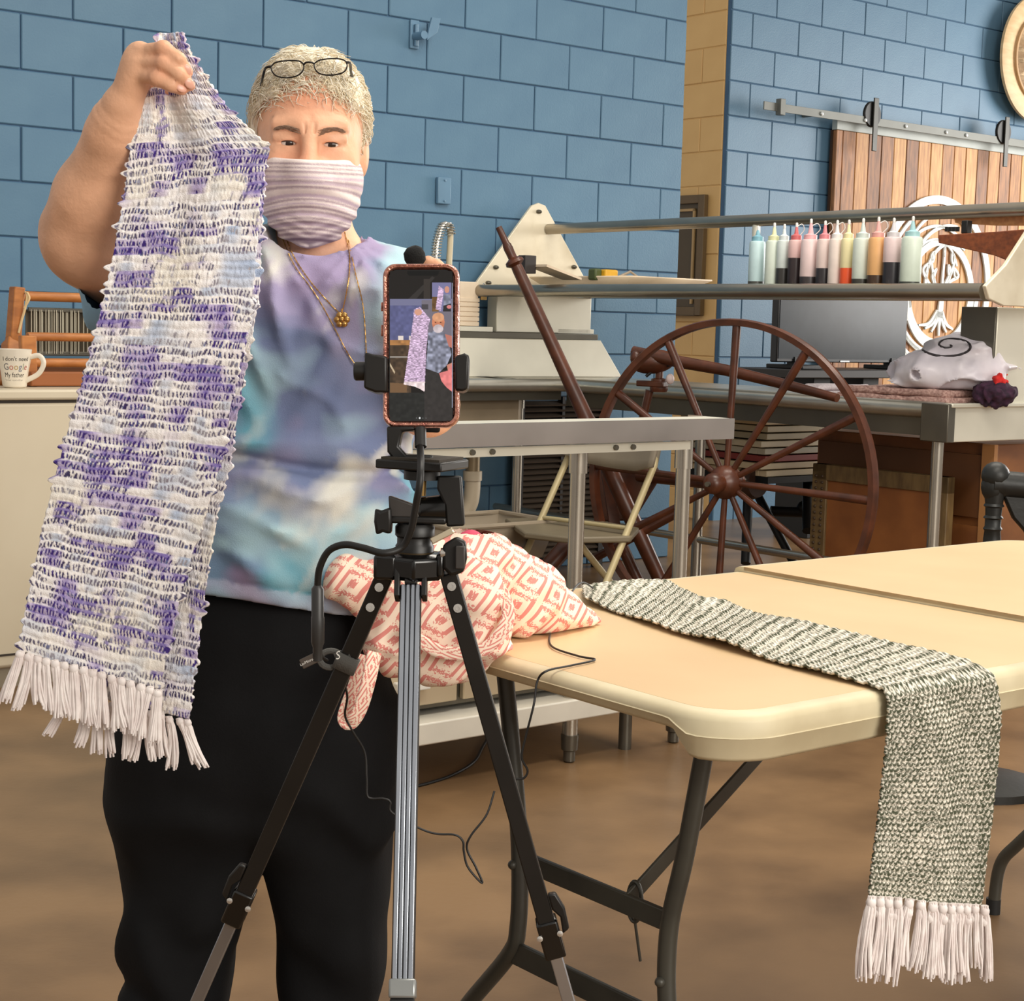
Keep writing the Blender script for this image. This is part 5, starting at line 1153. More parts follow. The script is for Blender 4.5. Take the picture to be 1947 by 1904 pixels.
def f_shirt(P):
    z = P[..., 2]; d = sect(P, xx_, ww_, hh_)
    d = smax(d, z - pt(604, 425)[2], .01)
    for s_, px_ in ((-1, 520), (1, 665)): d = smin(d, f_ell(P, pt(px_, 640, 2.11), (.075, .055, .075)), .06)          # bust
    d = smin(d, f_ell(P, pt(545, 980, 2.12), (.15, .085, .11)), .06)                                                  # belly
    slv = f_cap(P, pt(400, 535, 2.18), pt(205, 535, 2.05), .078, .060); slv = smax(slv, (pt(178, 545, 2.05)[0] - P[..., 0]), .006); d = smin(d, slv, .05)
    s2 = f_cap(P, pt(762, 570, 2.2), pt(806, 690, 2.13), .055, .045); d = smin(d, s2, .04)
    # folds
    g = P[..., 0] * .8 - P[..., 2]; nz_ = vnoise(P, 9, 2)
    zc = pt(600, 852)[2] + .02 * np.sin(P[..., 0] * 9); d = d + .012 * np.exp(-((z - zc) / .008)**2) - .008 * np.exp(-((z - zc - .022) / .016)**2)
    d = d + .0032 * np.sin(P[..., 0] * 70 + z * 55 + 3 * nz_) * np.clip((pt(0, 850)[2] - z) / .05, 0, 1) * .7 + .0022 * np.sin((P[..., 0] * .9 - z * .55) * 120 + 4 * nz_) * np.clip((z - pt(0, 860)[2]) / .1, 0, 1)
    d = d + .003 * np.sin(np.arctan2(P[..., 2] - pt(690, 470)[2], P[..., 0] - pt(690, 470)[0]) * 13) * np.exp(-((P[..., 0] - pt(690, 470)[0])**2 + (P[..., 2] - pt(690, 470)[2])**2) / .11**2)
    rdg = lambda sc, sd, st: (1 - np.abs(vnoise(P * np.array(st, np.float32) + .02 * nz_[..., None], sc, sd))) ** 6
    d = d - .008 * rdg(9, 51, (1, .3, .5)) - .006 * rdg(14, 52, (.6, .3, 1.1)) + .002 * vnoise(P, 26, 7)
    for (xa, ya, xb, yb, am, wd2) in FOLD:
        ax_, az_, bx2, bz2 = pt(xa, ya)[0], pt(xa, ya)[2], pt(xb, yb)[0], pt(xb, yb)[2]; ux, uz = bx2 - ax_, bz2 - az_; L2 = ux * ux + uz * uz
        tt = np.clip(((P[..., 0] - ax_) * ux + (z - az_) * uz) / L2, 0, 1); ds = ((P[..., 0] - ax_ - tt * ux - .006 * np.sin(tt * 5))**2 + (z - az_ - tt * uz)**2); d = d - 1.45 * am * np.exp(-ds / wd2**2) * np.sin(math.pi * np.clip(tt * .94 + .03, 0, 1)) * (P[..., 1] < 2.2)
    # hem (rising to the image left) and neck opening
    t = (P[..., 0] - hem_l[0]) / (hem_r[0] - hem_l[0]); hemz = hem_l[2] + (hem_r[2] - hem_l[2]) * np.clip(t, -1, 1.4); hemz = hemz + .012 * np.clip(t, 0, 1) * (1 - np.clip(t, 0, 1))
    d = d + .004 * np.exp(-((z - hemz - .022) / .004)**2)
    d = smax(d, hemz - z, .004)
    nk = f_ell(P, pt(606, 432, 2.16), (.060, .105, .048)); col_ = np.abs(nk) - .006
    d = smin(d, smax(smax(col_ + .0, z - pt(600, 415)[2], .005), (P[..., 1] - 2.26), .01) + .001, .006)
    return smax(d, -nk + .004, .004)
v, f = nets(f_shirt, pt(150, 1160, 2.2) - [0, .21, 0], pt(905, 400, 2.2) + [0, .2, 0], .0056); v = relax(v, f, 1, .4)
P = v * [1, 1, 1]; n1 = vnoise(P + .05 * np.stack([vnoise(P, 7, 31), vnoise(P, 7, 32), vnoise(P, 7, 33)], 1), 9.5, 21); n2 = vnoise(P, 13, 22); n3 = vnoise(P, 6, 23); n4 = vnoise(P, 28, 24)
hgt = np.clip((v[:, 2] - pt(0, 1100)[2]) / (pt(0, 450)[2] - pt(0, 1100)[2]), 0, 1)
lil, sl_, te, aq, wh = [np.array(rgb(*c)) for c in ((160, 146, 180), (112, 124, 158), (108, 166, 184), (172, 204, 212), (218, 216, 206))]
def mixc(col, c, k): k = np.clip(k, 0, 1)[:, None]; return col * (1 - k) + c[None] * k
wv_ = v + .035 * np.stack([vnoise(v, 11, 34), vnoise(v, 11, 36), vnoise(v, 11, 35)], 1); st = np.array([1.0, 1.0, 1.35]); dgn = np.stack([v[:, 0] * .55 + v[:, 2] * .85, v[:, 1], v[:, 0] * 1.6 - v[:, 2] * 1.1], 1) + .02 * n3[:, None]
fb = lambda sc, sd, q_: vnoise(q_, sc, sd) + .5 * vnoise(q_, sc * 2.1, sd + 1) + .25 * vnoise(q_, sc * 4.3, sd + 2)
a1, a2, a3, a4 = fb(8, 61, wv_ * st), fb(9, 65, wv_ * st + 5), fb(12, 69, dgn), fb(7, 73, wv_ * st + 9)
col = lil[None] * hgt[:, None] + (.6 * sl_ + .4 * te)[None] * (1 - hgt[:, None])
col = mixc(col, te, (a1 - .02) * 1.9 * (1.2 - .7 * hgt)); col = mixc(col, sl_, (a4 - .1) * 1.7); col = mixc(col, aq, (a2 - .05) * 1.6); col = mixc(col, lil, (-a2 - .25) * 1.8); col = mixc(col, wh, (a3 - .3) * 1.3)
hb = (v[:, 2] - (hem_l[2] + (hem_r[2] - hem_l[2]) * np.clip((v[:, 0] - hem_l[0]) / (hem_r[0] - hem_l[0]), -1, 1.4))) < .024
col[hb] = col[hb] * .6 + np.array(rgb(196, 192, 206)) * .4
col = col * (.97 + .06 * n4)[:, None]
slm = v[:, 0] < pt(235, 560, 2.05)[0]; col[slm] = np.array(rgb(150, 190, 218))
link('shirt', np_mesh('shirt', v, f, attrmat('tie_dye_cotton', 'col', .9, bump=.25, bscale=700), True, {'col': col}), None, pe)
# --- trousers
def f_pants(P):
    z = P[..., 2]
    Zp = [pt(0, y)[2] for y in (2230, 2050, 1900, 1800, 1700, 1600, 1500, 1330)]
    def leg(cs, ws, hs, yc):
        cx = np.interp(z, Zp, [pt(c, 1500)[0] for c in cs]); w = np.interp(z, Zp, [w_ / PS for w_ in ws]); h = np.interp(z, Zp, hs)
        a = np.abs((P[..., 0] - cx) / w); c = np.abs((P[..., 1] - yc) / h); k = (a**2.4 + c**2.4) ** (1 / 2.4); return smax((k - 1) * np.minimum(w, h), z - Zp[-1], .03)
    l1 = leg((318, 328, 336, 340, 361, 364, 362, 370), (96, 98, 100, 106, 127, 142, 145, 132), (.088, .09, .095, .1, .11, .12, .135, .135), 2.2)
    l2 = leg((642, 640, 638, 634, 632, 628, 620, 608), (94, 94, 94, 106, 120, 128, 138, 138), (.085, .088, .092, .1, .108, .12, .135, .135), 2.21)
    hipz = [pt(0, y)[2] for y in (1560, 1450, 1300, 1150, 1080)]
    cx = np.interp(z, hipz, [pt(c, 1500)[0] for c in (486, 486, 490, 500, 505)]); w = np.interp(z, hipz, [w_ / PS for w_ in (240, 266, 256, 238, 228)]); h = np.interp(z, hipz, [.12, .146, .15, .148, .142])
    a = np.abs((P[..., 0] - cx) / w); c = np.abs((P[..., 1] - 2.2) / h); hip = ((a**2.5 + c**2.5) ** .4 - 1) * np.minimum(w, h)
    hip = smax(smax(hip, pt(0, 1545)[2] - z, .08), z - pt(0, 1082)[2], .01)
    d = smin(smin(l1, l2, .012), hip, .05)
    nz_ = vnoise(P, 7, 41); d = d + .0055 * np.sin(P[..., 2] * 34 + P[..., 0] * 28 + 5 * nz_) * np.clip((pt(0, 1350)[2] - z) / .15, 0, 1) + .004 * vnoise(P, 16, 42)
    return smax(d, .055 - z, .004)
v, f = nets(f_pants, np.array([pt(190, 1500)[0], 1.99, .03]), np.array([pt(790, 1500)[0], 2.41, pt(0, 1070)[2]]), .0075); v = relax(v, f, 1, .4)
link('trousers', np_mesh('trousers', v, f, mat('black_cotton', rgb(12, 12, 14), .85, col2=rgb(8, 8, 10), vscale=20, bump=.2, bscale=400, spec=.25), True), None, pe)
for x, yy in ((320, 2.14), (638, 2.15)):
    c = pt(x, 2200); c = np.array([c[0], yy, 0.], np.float32)
    blob('shoe', lambda P: smax(smin(f_ell(P, c + np.array([0, -.05, .035], np.float32), (.045, .10, .04)), f_ell(P, c + np.array([0, .05, .045], np.float32), (.04, .07, .05)), .03), .001 - P[..., 2], .005), c + [-.07, -.18, -.01], c + [.07, .15, .12], .007, mat('shoe_black', rgb(26, 26, 28), .6), pe)
# --- spectacles pushed up into the hair
gl = empty('spectacles', hw_((0, -.08, .075)), 'thin black wire spectacles pushed up into the grey hair', 'spectacles')
m_wire = mat('wire_black', rgb(26, 22, 20), .35, .5)
GY = 2.112
def gp(x, y, d=GY): return at(x, y, d)
for L_, nm in (([(515, 127), (524, 119), (545, 115.5), (568, 116), (577, 123), (576, 134), (565, 144), (545, 148), (527, 145), (518, 137)], 'l'), ([(597, 121), (608, 114.5), (630, 111.5), (650, 113), (659, 119), (659, 130), (650, 139), (628, 143), (608, 140), (599, 131)], 'r')):
    P = spline([gp(x, y) for x, y in L_ + [L_[0]]], 48)[:-1]; b = MB(); b.ring(P, .0009, 8); r_o = b.build('lens_rim', m_wire, gl)
    b = MB(); b.v = [tuple(p) for p in P]; b.f = [tuple(range(len(P)))]; gm = mat('spectacle_glass', (1, 1, 1), .05, trans=1.0, spec=.5); lo_o = b.build('lens', gm, r_o)
b = MB(); b.tube(spline([gp(577, 123), gp(582, 119, GY - .004), gp(591, 118.5, GY - .004), gp(597, 121)], 10), .0012, 8); b.build('bridge', m_wire, gl)
b = MB(); b.tube(spline([gp(515, 127), gp(507, 128, GY + .004), gp(503, 134, GY + .015), gp(499, 150, GY + .03), gp(494, 175, GY + .09)], 16), .0016, 8); b.build('temple_arm', m_wire, gl)
b = MB(); b.tube(spline([gp(659, 119), gp(664, 119, GY + .005), gp(666, 124, GY + .02), gp(668, 140, GY + .05), gp(678, 170, GY + .11)], 16), .0018, 8); b.build('temple_arm', m_wire, gl)
# --- necklaces
m_gold = mat('gold', rgb(190, 148, 86), .3, .9)
def drape(x, y, off=.004):
    r = ray(x, y); ds = np.linspace(1.98, 2.3, 160); P = np.array([CAM + r * (d / r[1]) for d in ds], np.float32)
    F = np.minimum(f_shirt(P[:, None])[:, 0], f_head(P[:, None])[:, 0]); k = int(np.argmax(F < 0)); return P[max(k, 0)] - r * off
nk = empty('gold_flower_necklace', drape(649, 600), 'fine gold chain necklace with a small gold flower pendant', 'necklace')
def chain(pts, par, r=.00075, name='chain'):
    P = np.array([drape(x, y) for x, y in spline(pts, 60)]); P[1:-1] = .5 * P[1:-1] + .25 * (P[:-2] + P[2:]); b = MB(); rr = np.where(np.arange(60) % 2, r * 1.35, r * .7); b.tube(P, rr, 6); return b.build(name, m_gold, par)
chain([(541, 447), (560, 490), (590, 535), (625, 575), (648, 598)], nk); chain([(655, 440), (664, 480), (664, 520), (658, 560), (650, 597)], nk)
c = drape(650, 608, .006); b = MB(); nrm = -_f0
for k in range(6): a = k * 1.047; b.sphere(c + .0058 * (math.cos(a) * _r1 + math.sin(a) * _u1), (.0042, .003, .0042), 10, 6)
b.sphere(c - _f0 * .002, .0034, 10, 6); b.tube([c + _u1 * .006, c + _u1 * .013], .0012, 6)
o = b.build('flower_pendant', m_gold, nk)
n2_ = empty('long_gold_chain', drape(668, 690), 'longer plain gold chain hanging below the flower pendant', 'necklace')
chain([(536, 452), (560, 505), (600, 560), (634, 620), (660, 670), (680, 700)], n2_, .0007); chain([(662, 455), (676, 520), (690, 580), (695, 640), (697, 690)], n2_, .0007)
# --- small microphone in her raised hand
mc = empty('foam_microphone', pt(800, 520, 1.945), 'small black foam tipped microphone above the phone', 'microphone')
b = MB(); p0 = at(795, 506, 1.935); p1 = at(782, 470, 1.93); d = p1 - p0; L_ = np.linalg.norm(d)
b.lathe([(.006, 0), (.011, .004), (.0125, L_ * .5), (.011, L_ - .004), (.006, L_)], p0, d, 18); b.build('foam_tip', mat('black_foam', rgb(16, 15, 15), .95, bump=.6, bscale=500), mc)
b = MB(); b.tube([p0 - d * .8, p0 + d * .1], .005, 10); b.build('handle', m_blk, mc)
# ------------------------------------------------------------------ purple and white handwoven scarf held in her hand
ps = empty('purple_scarf', at(300, 180, 1.885), 'purple, blue and white handwoven scarf hanging from raised hand', 'scarf')
Lf = [(302, 64), (296, 90), (280, 130), (270, 168), (262, 215), (248, 290), (232, 400), (210, 515), (190, 600), (165, 700), (135, 800), (107, 900), (82, 1000), (61, 1100), (46, 1180), (37, 1237)]
Rf = [(345, 62), (352, 88), (368, 112), (402, 166), (432, 206), (472, 242), (514, 284), (503, 325), (493, 380), (488, 462), (480, 567), (467, 651), (447, 730), (433, 800), (420, 880), (399, 946), (381, 1007), (350, 1098), (324, 1210), (303, 1312)]
def warp_t(P, n, t0):            # resample by height so that rows stay level
    return polyline(P, n)
NU, NV, ROWS, TICK = 190, 560, 78, 40
Lp = polyline(Lf, NV); Rp = polyline(Rf, NV)
def weave(Lp, Rp, depth, seed, rows):
    s = np.linspace(0, 1, NU)[:, None]; t = np.linspace(0, 1, NV)[None, :]
    X = Lp[None, :, 0] * (1 - s) + Rp[None, :, 0] * s; Y = Lp[None, :, 1] * (1 - s) + Rp[None, :, 1] * s
    D = depth(s, t)
    # vectorised at()
    Rr = ((X - IW / 2) / FPX)[..., None] * _r1 - ((Y - IH / 2) / FPX)[..., None] * _u1 + _f0
    G = CAM + Rr * (D / Rr[..., 1])[..., None]
    rw = t * rows; ri = np.floor(rw).astype(int); rf = rw - ri; rg = np.random.default_rng(seed)
    off = rg.uniform(0, 1, rows + 2)[ri]; amp0 = rg.uniform(0, 1, rows + 2); amp = amp0[ri]; kind = rg.integers(0, 5, rows + 2)[ri]
    fz = lambda a, c, sd: vnoise(np.stack(np.broadcast_arrays(s * a, np.broadcast_to(ri, (NU, NV)) * c, 0 * s * t), -1), 1., sd)
    n1 = fz(7, .55, seed) ; n2 = fz(3.2, .23, seed + 1); n3 = fz(60, 1.3, seed + 2)
    rw2 = rw + .35 * vnoise(np.stack(np.broadcast_arrays(s * 9, rw * .35, 0 * s), -1), 1., seed + 9)
    ri = np.clip(np.floor(rw2).astype(int), 0, rows); rf = rw2 - np.floor(rw2)
    off = rg.uniform(0, 1, rows + 2)[ri]; amp = amp0[ri]; n4 = fz(24, .9, seed + 5)
    n5 = vnoise(np.stack(np.broadcast_arrays(s * 34, rw * .9, 0 * s), -1), 1., seed + 6); n6 = vnoise(np.stack(np.broadcast_arrays(s * 75, rw * 2.2, 0 * s), -1), 1., seed + 7)
    tick = (s * TICK + off + .45 * n4 + .35 * n5 + .5 * (rf - .5) * np.sign(n5)) % 1
    dash = (tick < .50 + .2 * n5 + .2 * n6) & (rf > .34 + .22 * n6) & (amp + .4 * n1 + .35 * n5 > .26)
    C = np.array(rgb(252, 247, 245)) * np.ones((NU, NV, 1)); 
    def mx(C, c, k): k = np.clip(k, 0, 1)[..., None]; return C * (1 - k) + np.array(rgb(*c)) * k
    soft = (~dash)
    C = mx(C, (188, 172, 214), soft * np.clip(n1 * 1.8 + .12, 0, .9) * (kind != 1)); C = mx(C, (150, 176, 214), soft * np.clip(-n1 * 1.5 - .45, 0, .8)); C = mx(C, (248, 240, 224), soft * np.clip(n2 * 1.2, 0, .7))
    C = mx(C, (112, 94, 172), soft * (rf < .42) * np.clip((n1 + .6 * n2 + .5 * n5) * 1.7 - .35, 0, .8))
    dk = dash * np.clip(.72 + .5 * n1 + .4 * amp - .2 * (n2 > .35), 0, 1)
    mixp = np.clip(.5 + n2, 0, 1)[..., None]; dc = np.array(rgb(58, 42, 100)) * (1 - mixp) + np.array(rgb(84, 80, 110)) * mixp; dc = np.where((n1 > .15)[..., None], np.array(rgb(70, 50, 132)), dc); dc = np.where((n6 > .35)[..., None], np.array(rgb(104, 112, 158)), dc)
    C = C * (1 - dk[..., None]) + dc * dk[..., None]
    C = C * (1 + .08 * n6)[..., None]
    rel = .0021 * np.sin(rf * math.pi) ** .7 * (.6 + .5 * np.abs(n1)) - .0006 * dash + .0009 * n6
    G = G - rel[..., None] * _f0
    # loops of yarn at both selvedges
    lp = (rg.uniform(.0, 1, rows + 2)**3 * .009)[ri] * np.sin(rf * math.pi); lp2 = (rg.uniform(0, 1, rows + 2)**3 * .008)[ri] * np.sin(rf * math.pi)
    eL = np.clip(1 - s / .03, 0, 1); eR = np.clip(1 - (1 - s) / .03, 0, 1)
    G = G + (eR * lp2 - eL * lp)[..., None] * _r1
    return G, C
def dfront(s, t):
    d = 1.884 + .006 * np.sin(s * 4 + t * 5) + .010 * np.exp(-((s - .35 - .25 * t) / .10)**2) * np.exp(-(t / .28)**2) - .006 * np.exp(-((s - .62) / .2)**2) * np.exp(-((t - .2) / .2)**2)
    return d + .012 * np.clip(.12 - t, 0, 1) / .12
G, C = weave(Lp, Rp, dfront, 4, ROWS)
mw = attrmat('purple_weave', 'col', .95, bump=.5, bscale=700)
o = link('front_panel', grid_mesh('front_panel', G, mw, C), None, ps); sm = o.modifiers.new('s', 'SOLIDIFY'); sm.thickness = .0035; sm.offset = 1
Lb = [(330, 150), (318, 220), (300, 300), (290, 400), (285, 560), (275, 650), (262, 720), (240, 800), (215, 900), (190, 1000), (170, 1090), (155, 1160), (140, 1240), (128, 1310)]
Rb = [(402, 170), (470, 250), (505, 300), (498, 420), (494, 545), (480, 640), (464, 720), (449, 800), (435, 890), (414, 970), (400, 1050), (386, 1150), (374, 1240), (366, 1310), (360, 1368)]
NV2 = NV
G2, C2 = weave(polyline(Lb, NV), polyline(Rb, NV), lambda s, t: 1.902 + .006 * np.sin(s * 5 + t * 6) + .004 * t, 14, 76)
o = link('back_panel', grid_mesh('back_panel', G2, mw, C2), None, ps); sm = o.modifiers.new('s', 'SOLIDIFY'); sm.thickness = .0035; sm.offset = 1
FT = [((40, 1238), (8, 1335)), ((56, 1243), (32, 1348)), ((72, 1248), (76, 1340)), ((88, 1252), (92, 1352)), ((105, 1255), (108, 1362)), ((122, 1259), (132, 1368)), ((140, 1264), (142, 1372)), ((158, 1268), (166, 1378)), ((176, 1273), (178, 1382)), ((194, 1278), (196, 1385)), ((212, 1284), (222, 1390)), ((230, 1289), (244, 1392)), ((248, 1295), (250, 1394)), ((268, 1301), (258, 1398)), ((286, 1306), (266, 1404)), ((300, 1312), (292, 1418))]
for k, (a, c) in enumerate(FT):
    tassel(at(*a, 1.878), at(*c, 1.872), ps, .0066, 14, k, flare=1.55, rad=.0017, bend=.05 * math.sin(k * 2.1))
BT = [((140, 1318), (88, 1400)), ((165, 1325), (150, 1420)), ((190, 1330), (185, 1432)), ((215, 1336), (212, 1438)), ((240, 1342), (240, 1442)), ((262, 1347), (252, 1446)), ((285, 1352), (290, 1448)), ((306, 1357), (312, 1440)), ((322, 1362), (326, 1462)), ((340, 1366), (372, 1452)), ((354, 1368), (388, 1462))]
for k, (a, c) in enumerate(BT):
    tassel(at(*a, 1.902), at(*c, 1.9), ps, .006, 13, 40 + k, flare=1.6, rad=.0016, bend=.06 * math.sin(k * 1.7))
# ------------------------------------------------------------------ tripod
TD = 1.55; TS = FPX / TD
tp_ = empty('tripod', [at(790, 1000, TD)[0], TD, 0], 'black tripod with silver telescoping legs holding the phone', 'tripod')
m_tb = mat('tripod_black', rgb(20, 19, 18), .42, col2=rgb(26, 24, 22), vscale=20, spec=.45); m_ts = mat('tripod_silver', rgb(184, 189, 198), .22, .9, col2=rgb(160, 165, 174)); m_tbs = mat('tripod_gloss_black', rgb(14, 13, 12), .22, spec=.6)
m_rv = mat('rivet_steel', rgb(210, 204, 196), .25, .8)
UPR = np.array([_r1, _f0, _u1]).T
WUP = np.array([[1, 0, 0], [0, 1, 0], [0, 0, 1.]])
def pbox(b, x0, y0, x1, y1, dep, d=TD, dd=0., R=WUP):         # upright box measured across the picture
    c = at((x0 + x1) / 2, (y0 + y1) / 2, d + dd); return b.box(c, ((x1 - x0) * (d + dd) / FPX, dep, (y1 - y0) * (d + dd) / FPX), R)
def strut(b, p0, p1, w, t, face=None):                        # flat bar from p0 to p1, w across, t deep
    p0, p1 = np.array(p0), np.array(p1); d = p1 - p0; L_ = np.linalg.norm(d); ez = d / L_; f_ = -_f0 if face is None else np.array(face, float); ey = f_ - ez * (f_ @ ez); ey /= np.linalg.norm(ey)
    return b.box((p0 + p1) / 2, (w, t, L_), np.array([np.cross(ey, ez), ey, ez]).T)
R30 = np.array(Matrix.Rotation(math.radians(-24), 3, 'Z'))
# camera plate
b = MB(); c = at(803, 882, TD); b.box(c, (.068, .058, .0085), R30); pl = b.build('camera_plate', m_tb, tp_, bevel=.0015)
b = MB(); b.box(c + [0, 0, .005], (.06, .05, .003), R30); b.build('cork_pad', mat('plate_pad', rgb(58, 50, 40), .8), pl)
b = MB(); b.lathe([(.017, 0), (.017, .008), (.013, .01)], c - [0, 0, .0145], EZ, 20); b.build('plate_boss', m_tb, tp_)
b = MB(); b.lathe([(.004, 0), (.0045, .02)], c - [0, 0, .03], EZ, 10); b.build('plate_screw', mat('brass_screw', rgb(150, 120, 70), .35, .8), tp_)
# head: side arm, tilt barrel, knob
b = MB(); pts = [(833, 905), (878, 905), (884, 1000), (850, 1002), (846, 960), (832, 930)]; b.prism([at(x, y, TD) for x, y in pts], -.012 * _f0, .014 * _f0); b.build('head_arm', m_tb, tp_, bevel=.002)
b = MB(); b.tube([at(802, 970, TD), at(848, 968, TD)], [.012, .0135], 20); b.sphere(at(803, 972, TD), (.012, .012, .012)); b.build('tilt_barrel', m_tbs, tp_)
b = MB(); pts = [(740, 942), (792, 960), (800, 985), (742, 985)]; b.prism([at(x, y, TD) for x, y in pts], -.012 * _f0, .012 * _f0); b.build('tilt_bracket', mat('tripod_grey', rgb(62, 58, 55), .4), tp_, bevel=.002)
b = MB(); pts = [(714, 966), (724, 972), (744, 964), (746, 990), (744, 1016), (728, 1012), (716, 1018), (712, 992)]; b.prism([at(x, y, TD - .01) for x, y in pts], -.008 * _f0, .012 * _f0); b.build('tilt_knob', m_tb, tp_, bevel=.003)
b = MB(); pbox(b, 742, 980, 850, 994, .026); b.build('head_base', m_tb, tp_, bevel=.002)
b = MB(); ob = at(788, 1062, TD); b.lathe([(.0175, 0), (.018, .012), (.0165, .014), (.0165, .02), (.0185, .022), (.0185, .03), (.016, .033)], ob, EZ, 28); b.build('pan_cylinder', m_tb, tp_)
b = MB(); b.lathe([(.0182, 0), (.0182, .008)], ob + [0, 0, -.001], EZ, 28); b.build('pan_ring', mat('pan_brass', rgb(70, 56, 34), .35, .5), tp_)
b = MB(); strut(b, at(820, 1030, TD - .02), at(862, 1008, TD - .02), .006, .003); b.build('pan_lever', mat('lever_nickel', rgb(232, 216, 186), .25, .7), tp_, bevel=.001)
# crown
b = MB(); cr_ = at(790, 1075, TD); b.lathe([(.026, -.012), (.03, -.008), (.03, .008), (.024, .012)], cr_, EZ, 6); b.build('crown', m_tbs, tp_, bevel=.002)
for (x0, y0, x1, y1, dd) in ((712, 1052, 756, 1100, -.004), (830, 1050, 846, 1096, -.004)):
    b = MB(); pbox(b, x0, y0, x1, y1, .03, TD, dd); b.build('crown_lug', m_tbs, tp_, bevel=.003)
b = MB(); pts = [(842, 1036), (868, 1020), (886, 1030), (888, 1062), (882, 1088), (858, 1096), (842, 1080)]; b.prism([at(x, y, TD - .012) for x, y in pts], -.008 * _f0, .014 * _f0); b.build('column_knob', m_tb, tp_, bevel=.003)
b = MB(); pbox(b, 866, 1038, 884, 1082, .006, TD, -.022); b.build('knob_face', MATS['tripod_grey'], tp_, bevel=.001)
b = MB(); b.lathe([(.005, 0), (.005, .01)], at(838, 1052, TD - .015), _r1, 10); b.build('knob_washer', m_rv, tp_)
def down(p0, p1, z): return p0 + (p1 - p0) * ((p0[2] - z) / (p0[2] - p1[2]))
# legs: (top, joint) then the inner tube on to the floor
LEG = [('left', at(733, 1092, TD), at(455, 1722, 1.63)), ('right', at(852, 1088, TD), at(1047, 1782, 1.60)), ('front', at(782, 1092, TD - .012), at(766, 1872, 1.372))]
for nm, p0, p1 in LEG:
    ax = (p1 - p0) / np.linalg.norm(p1 - p0); foot = down(p0, p1, .0)
    if nm == 'front':
        b = MB(); strut(b, p0 + ax * .012, p1, .0195, .012, -_f0); lg = b.build('leg', m_tb, tp_, bevel=.001)
        b = MB(); wv = np.cross(ax, -_f0); wv /= np.linalg.norm(wv); fc = np.cross(wv, ax); fc = fc if fc[1] < 0 else -fc
        for k, (o_, w_) in enumerate(((-.0068, .0042), (-.0022, .0036), (.0022, .0036), (.0068, .0042))):
            strut(b, p0 + ax * .012 + wv * o_ + fc * .0062, p1 + wv * o_ + fc * .0062, w_, .0024, fc)
        g_ = b.build('silver_channel', m_ts, lg, bevel=.0008); g_['kind'] = 'stuff'
        b = MB(); strut(b, p0 - ax * .02, p0 + ax * .012, .011, .02, -_f0); b.build('leg_hinge', m_tb, lg, bevel=.001)
        for s_ in (-1, 1): b = MB(); strut(b, p0 - ax * .012 + wv * s_ * .0125, p0 + ax * .024 + wv * s_ * .0125, .005, .02, -_f0); b.build('hinge_cheek', m_tb, lg, bevel=.001)
        b = MB(); strut(b, p1 - ax * .004, p1 + ax * .012, .023, .02, -_f0); b.build('lock_collar', mat('collar_grey', rgb(150, 152, 150), .3, .5), lg, bevel=.002)
        b = MB(); strut(b, p1 + ax * .012, p1 + ax * .05, .021, .018, -_f0); b.build('lock_body', m_tb, lg, bevel=.002)
    else:
        b = MB(); strut(b, p0, p1, .0165, .017, -_f0); lg = b.build('leg', m_tb, tp_, bevel=.0012)
        sgn = -1 if nm == 'left' else 1
        for k in (.014, .036):
            b = MB(); b.lathe([(.0042, 0), (.0042, .0015), (.0018, .0016), (.0018, .0008)], p0 + ax * k - _f0 * .0088, -_f0, 12); b.build('rivet', m_rv, lg)
        b = MB(); strut(b, p1 - ax * .02, p1 + ax * .02, .021, .021, -_f0); b.build('lock_collar', m_tbs, lg, bevel=.002)
        for s_ in (-1, 1): b = MB(); b.lathe([(.003, 0), (.003, .0015), (.001, .002)], p1 - ax * .004 + s_ * np.cross(ax, _f0) * .0105 * 1.0 - _f0 * .011, -_f0, 10); b.build('lock_rivet', m_rv, lg)
        hd = np.cross(ax, _f0); hd = hd * (1 if hd[0] * sgn > 0 else -1); a_ = p1 + hd * .013 - _f0 * .004
        b = MB(); b.prism([a_ - ax * .002, a_ + hd * .008 - ax * .006, a_ + hd * .009 - ax * .028, a_ + hd * .004 - ax * .046, a_ - hd * .004 - ax * .047, a_ - hd * .004 - ax * .03, a_ - ax * .02 + hd * .002], -.006 * _f0, .006 * _f0); b.build('flip_lever', m_tb, lg, bevel=.002)
    b = MB(); strut(b, p1 - ax * (.02 if nm == 'front' else .1), foot - ax * .03, .0125, .011, -_f0); b.build('inner_leg', m_ts, lg, bevel=.001)
    b = MB(); strut(b, foot - ax * .035, foot - ax * .004, .018, .016, -_f0); b.build('rubber_foot', MATS['black_rubber'], lg, bevel=.003)
# velcro strap round the left leg
A_, B_ = LEG[0][1], LEG[0][2]; ax = (B_ - A_) / np.linalg.norm(B_ - A_); sc_ = A_ + (B_ - A_) * .255
vs = empty('cable_strap', sc_, 'grey velcro cable strap wrapped round the left tripod leg', 'strap')
m_vel = mat('velcro_grey', rgb(88, 86, 82), .9, bump=.4, bscale=600)
wv = np.cross(ax, _f0); wv /= np.linalg.norm(wv)
b = MB(); T = np.linspace(0, 2 * np.pi, 28, endpoint=False)
for k, t in enumerate(T):
    sq = 1 / max(abs(math.cos(t)), abs(math.sin(t))) ** .75
    for h in (-.0085, .0085): b.v.append(tuple(sc_ + .0112 * sq * (math.cos(t) * wv + math.sin(t) * _f0) + ax * h))
for k in range(28): k2 = (k + 1) % 28; b.f.append((2*k, 2*k+1, 2*k2+1, 2*k2))
o = b.build('band', m_vel, vs); sm = o.modifiers.new('s', 'SOLIDIFY'); sm.thickness = .002
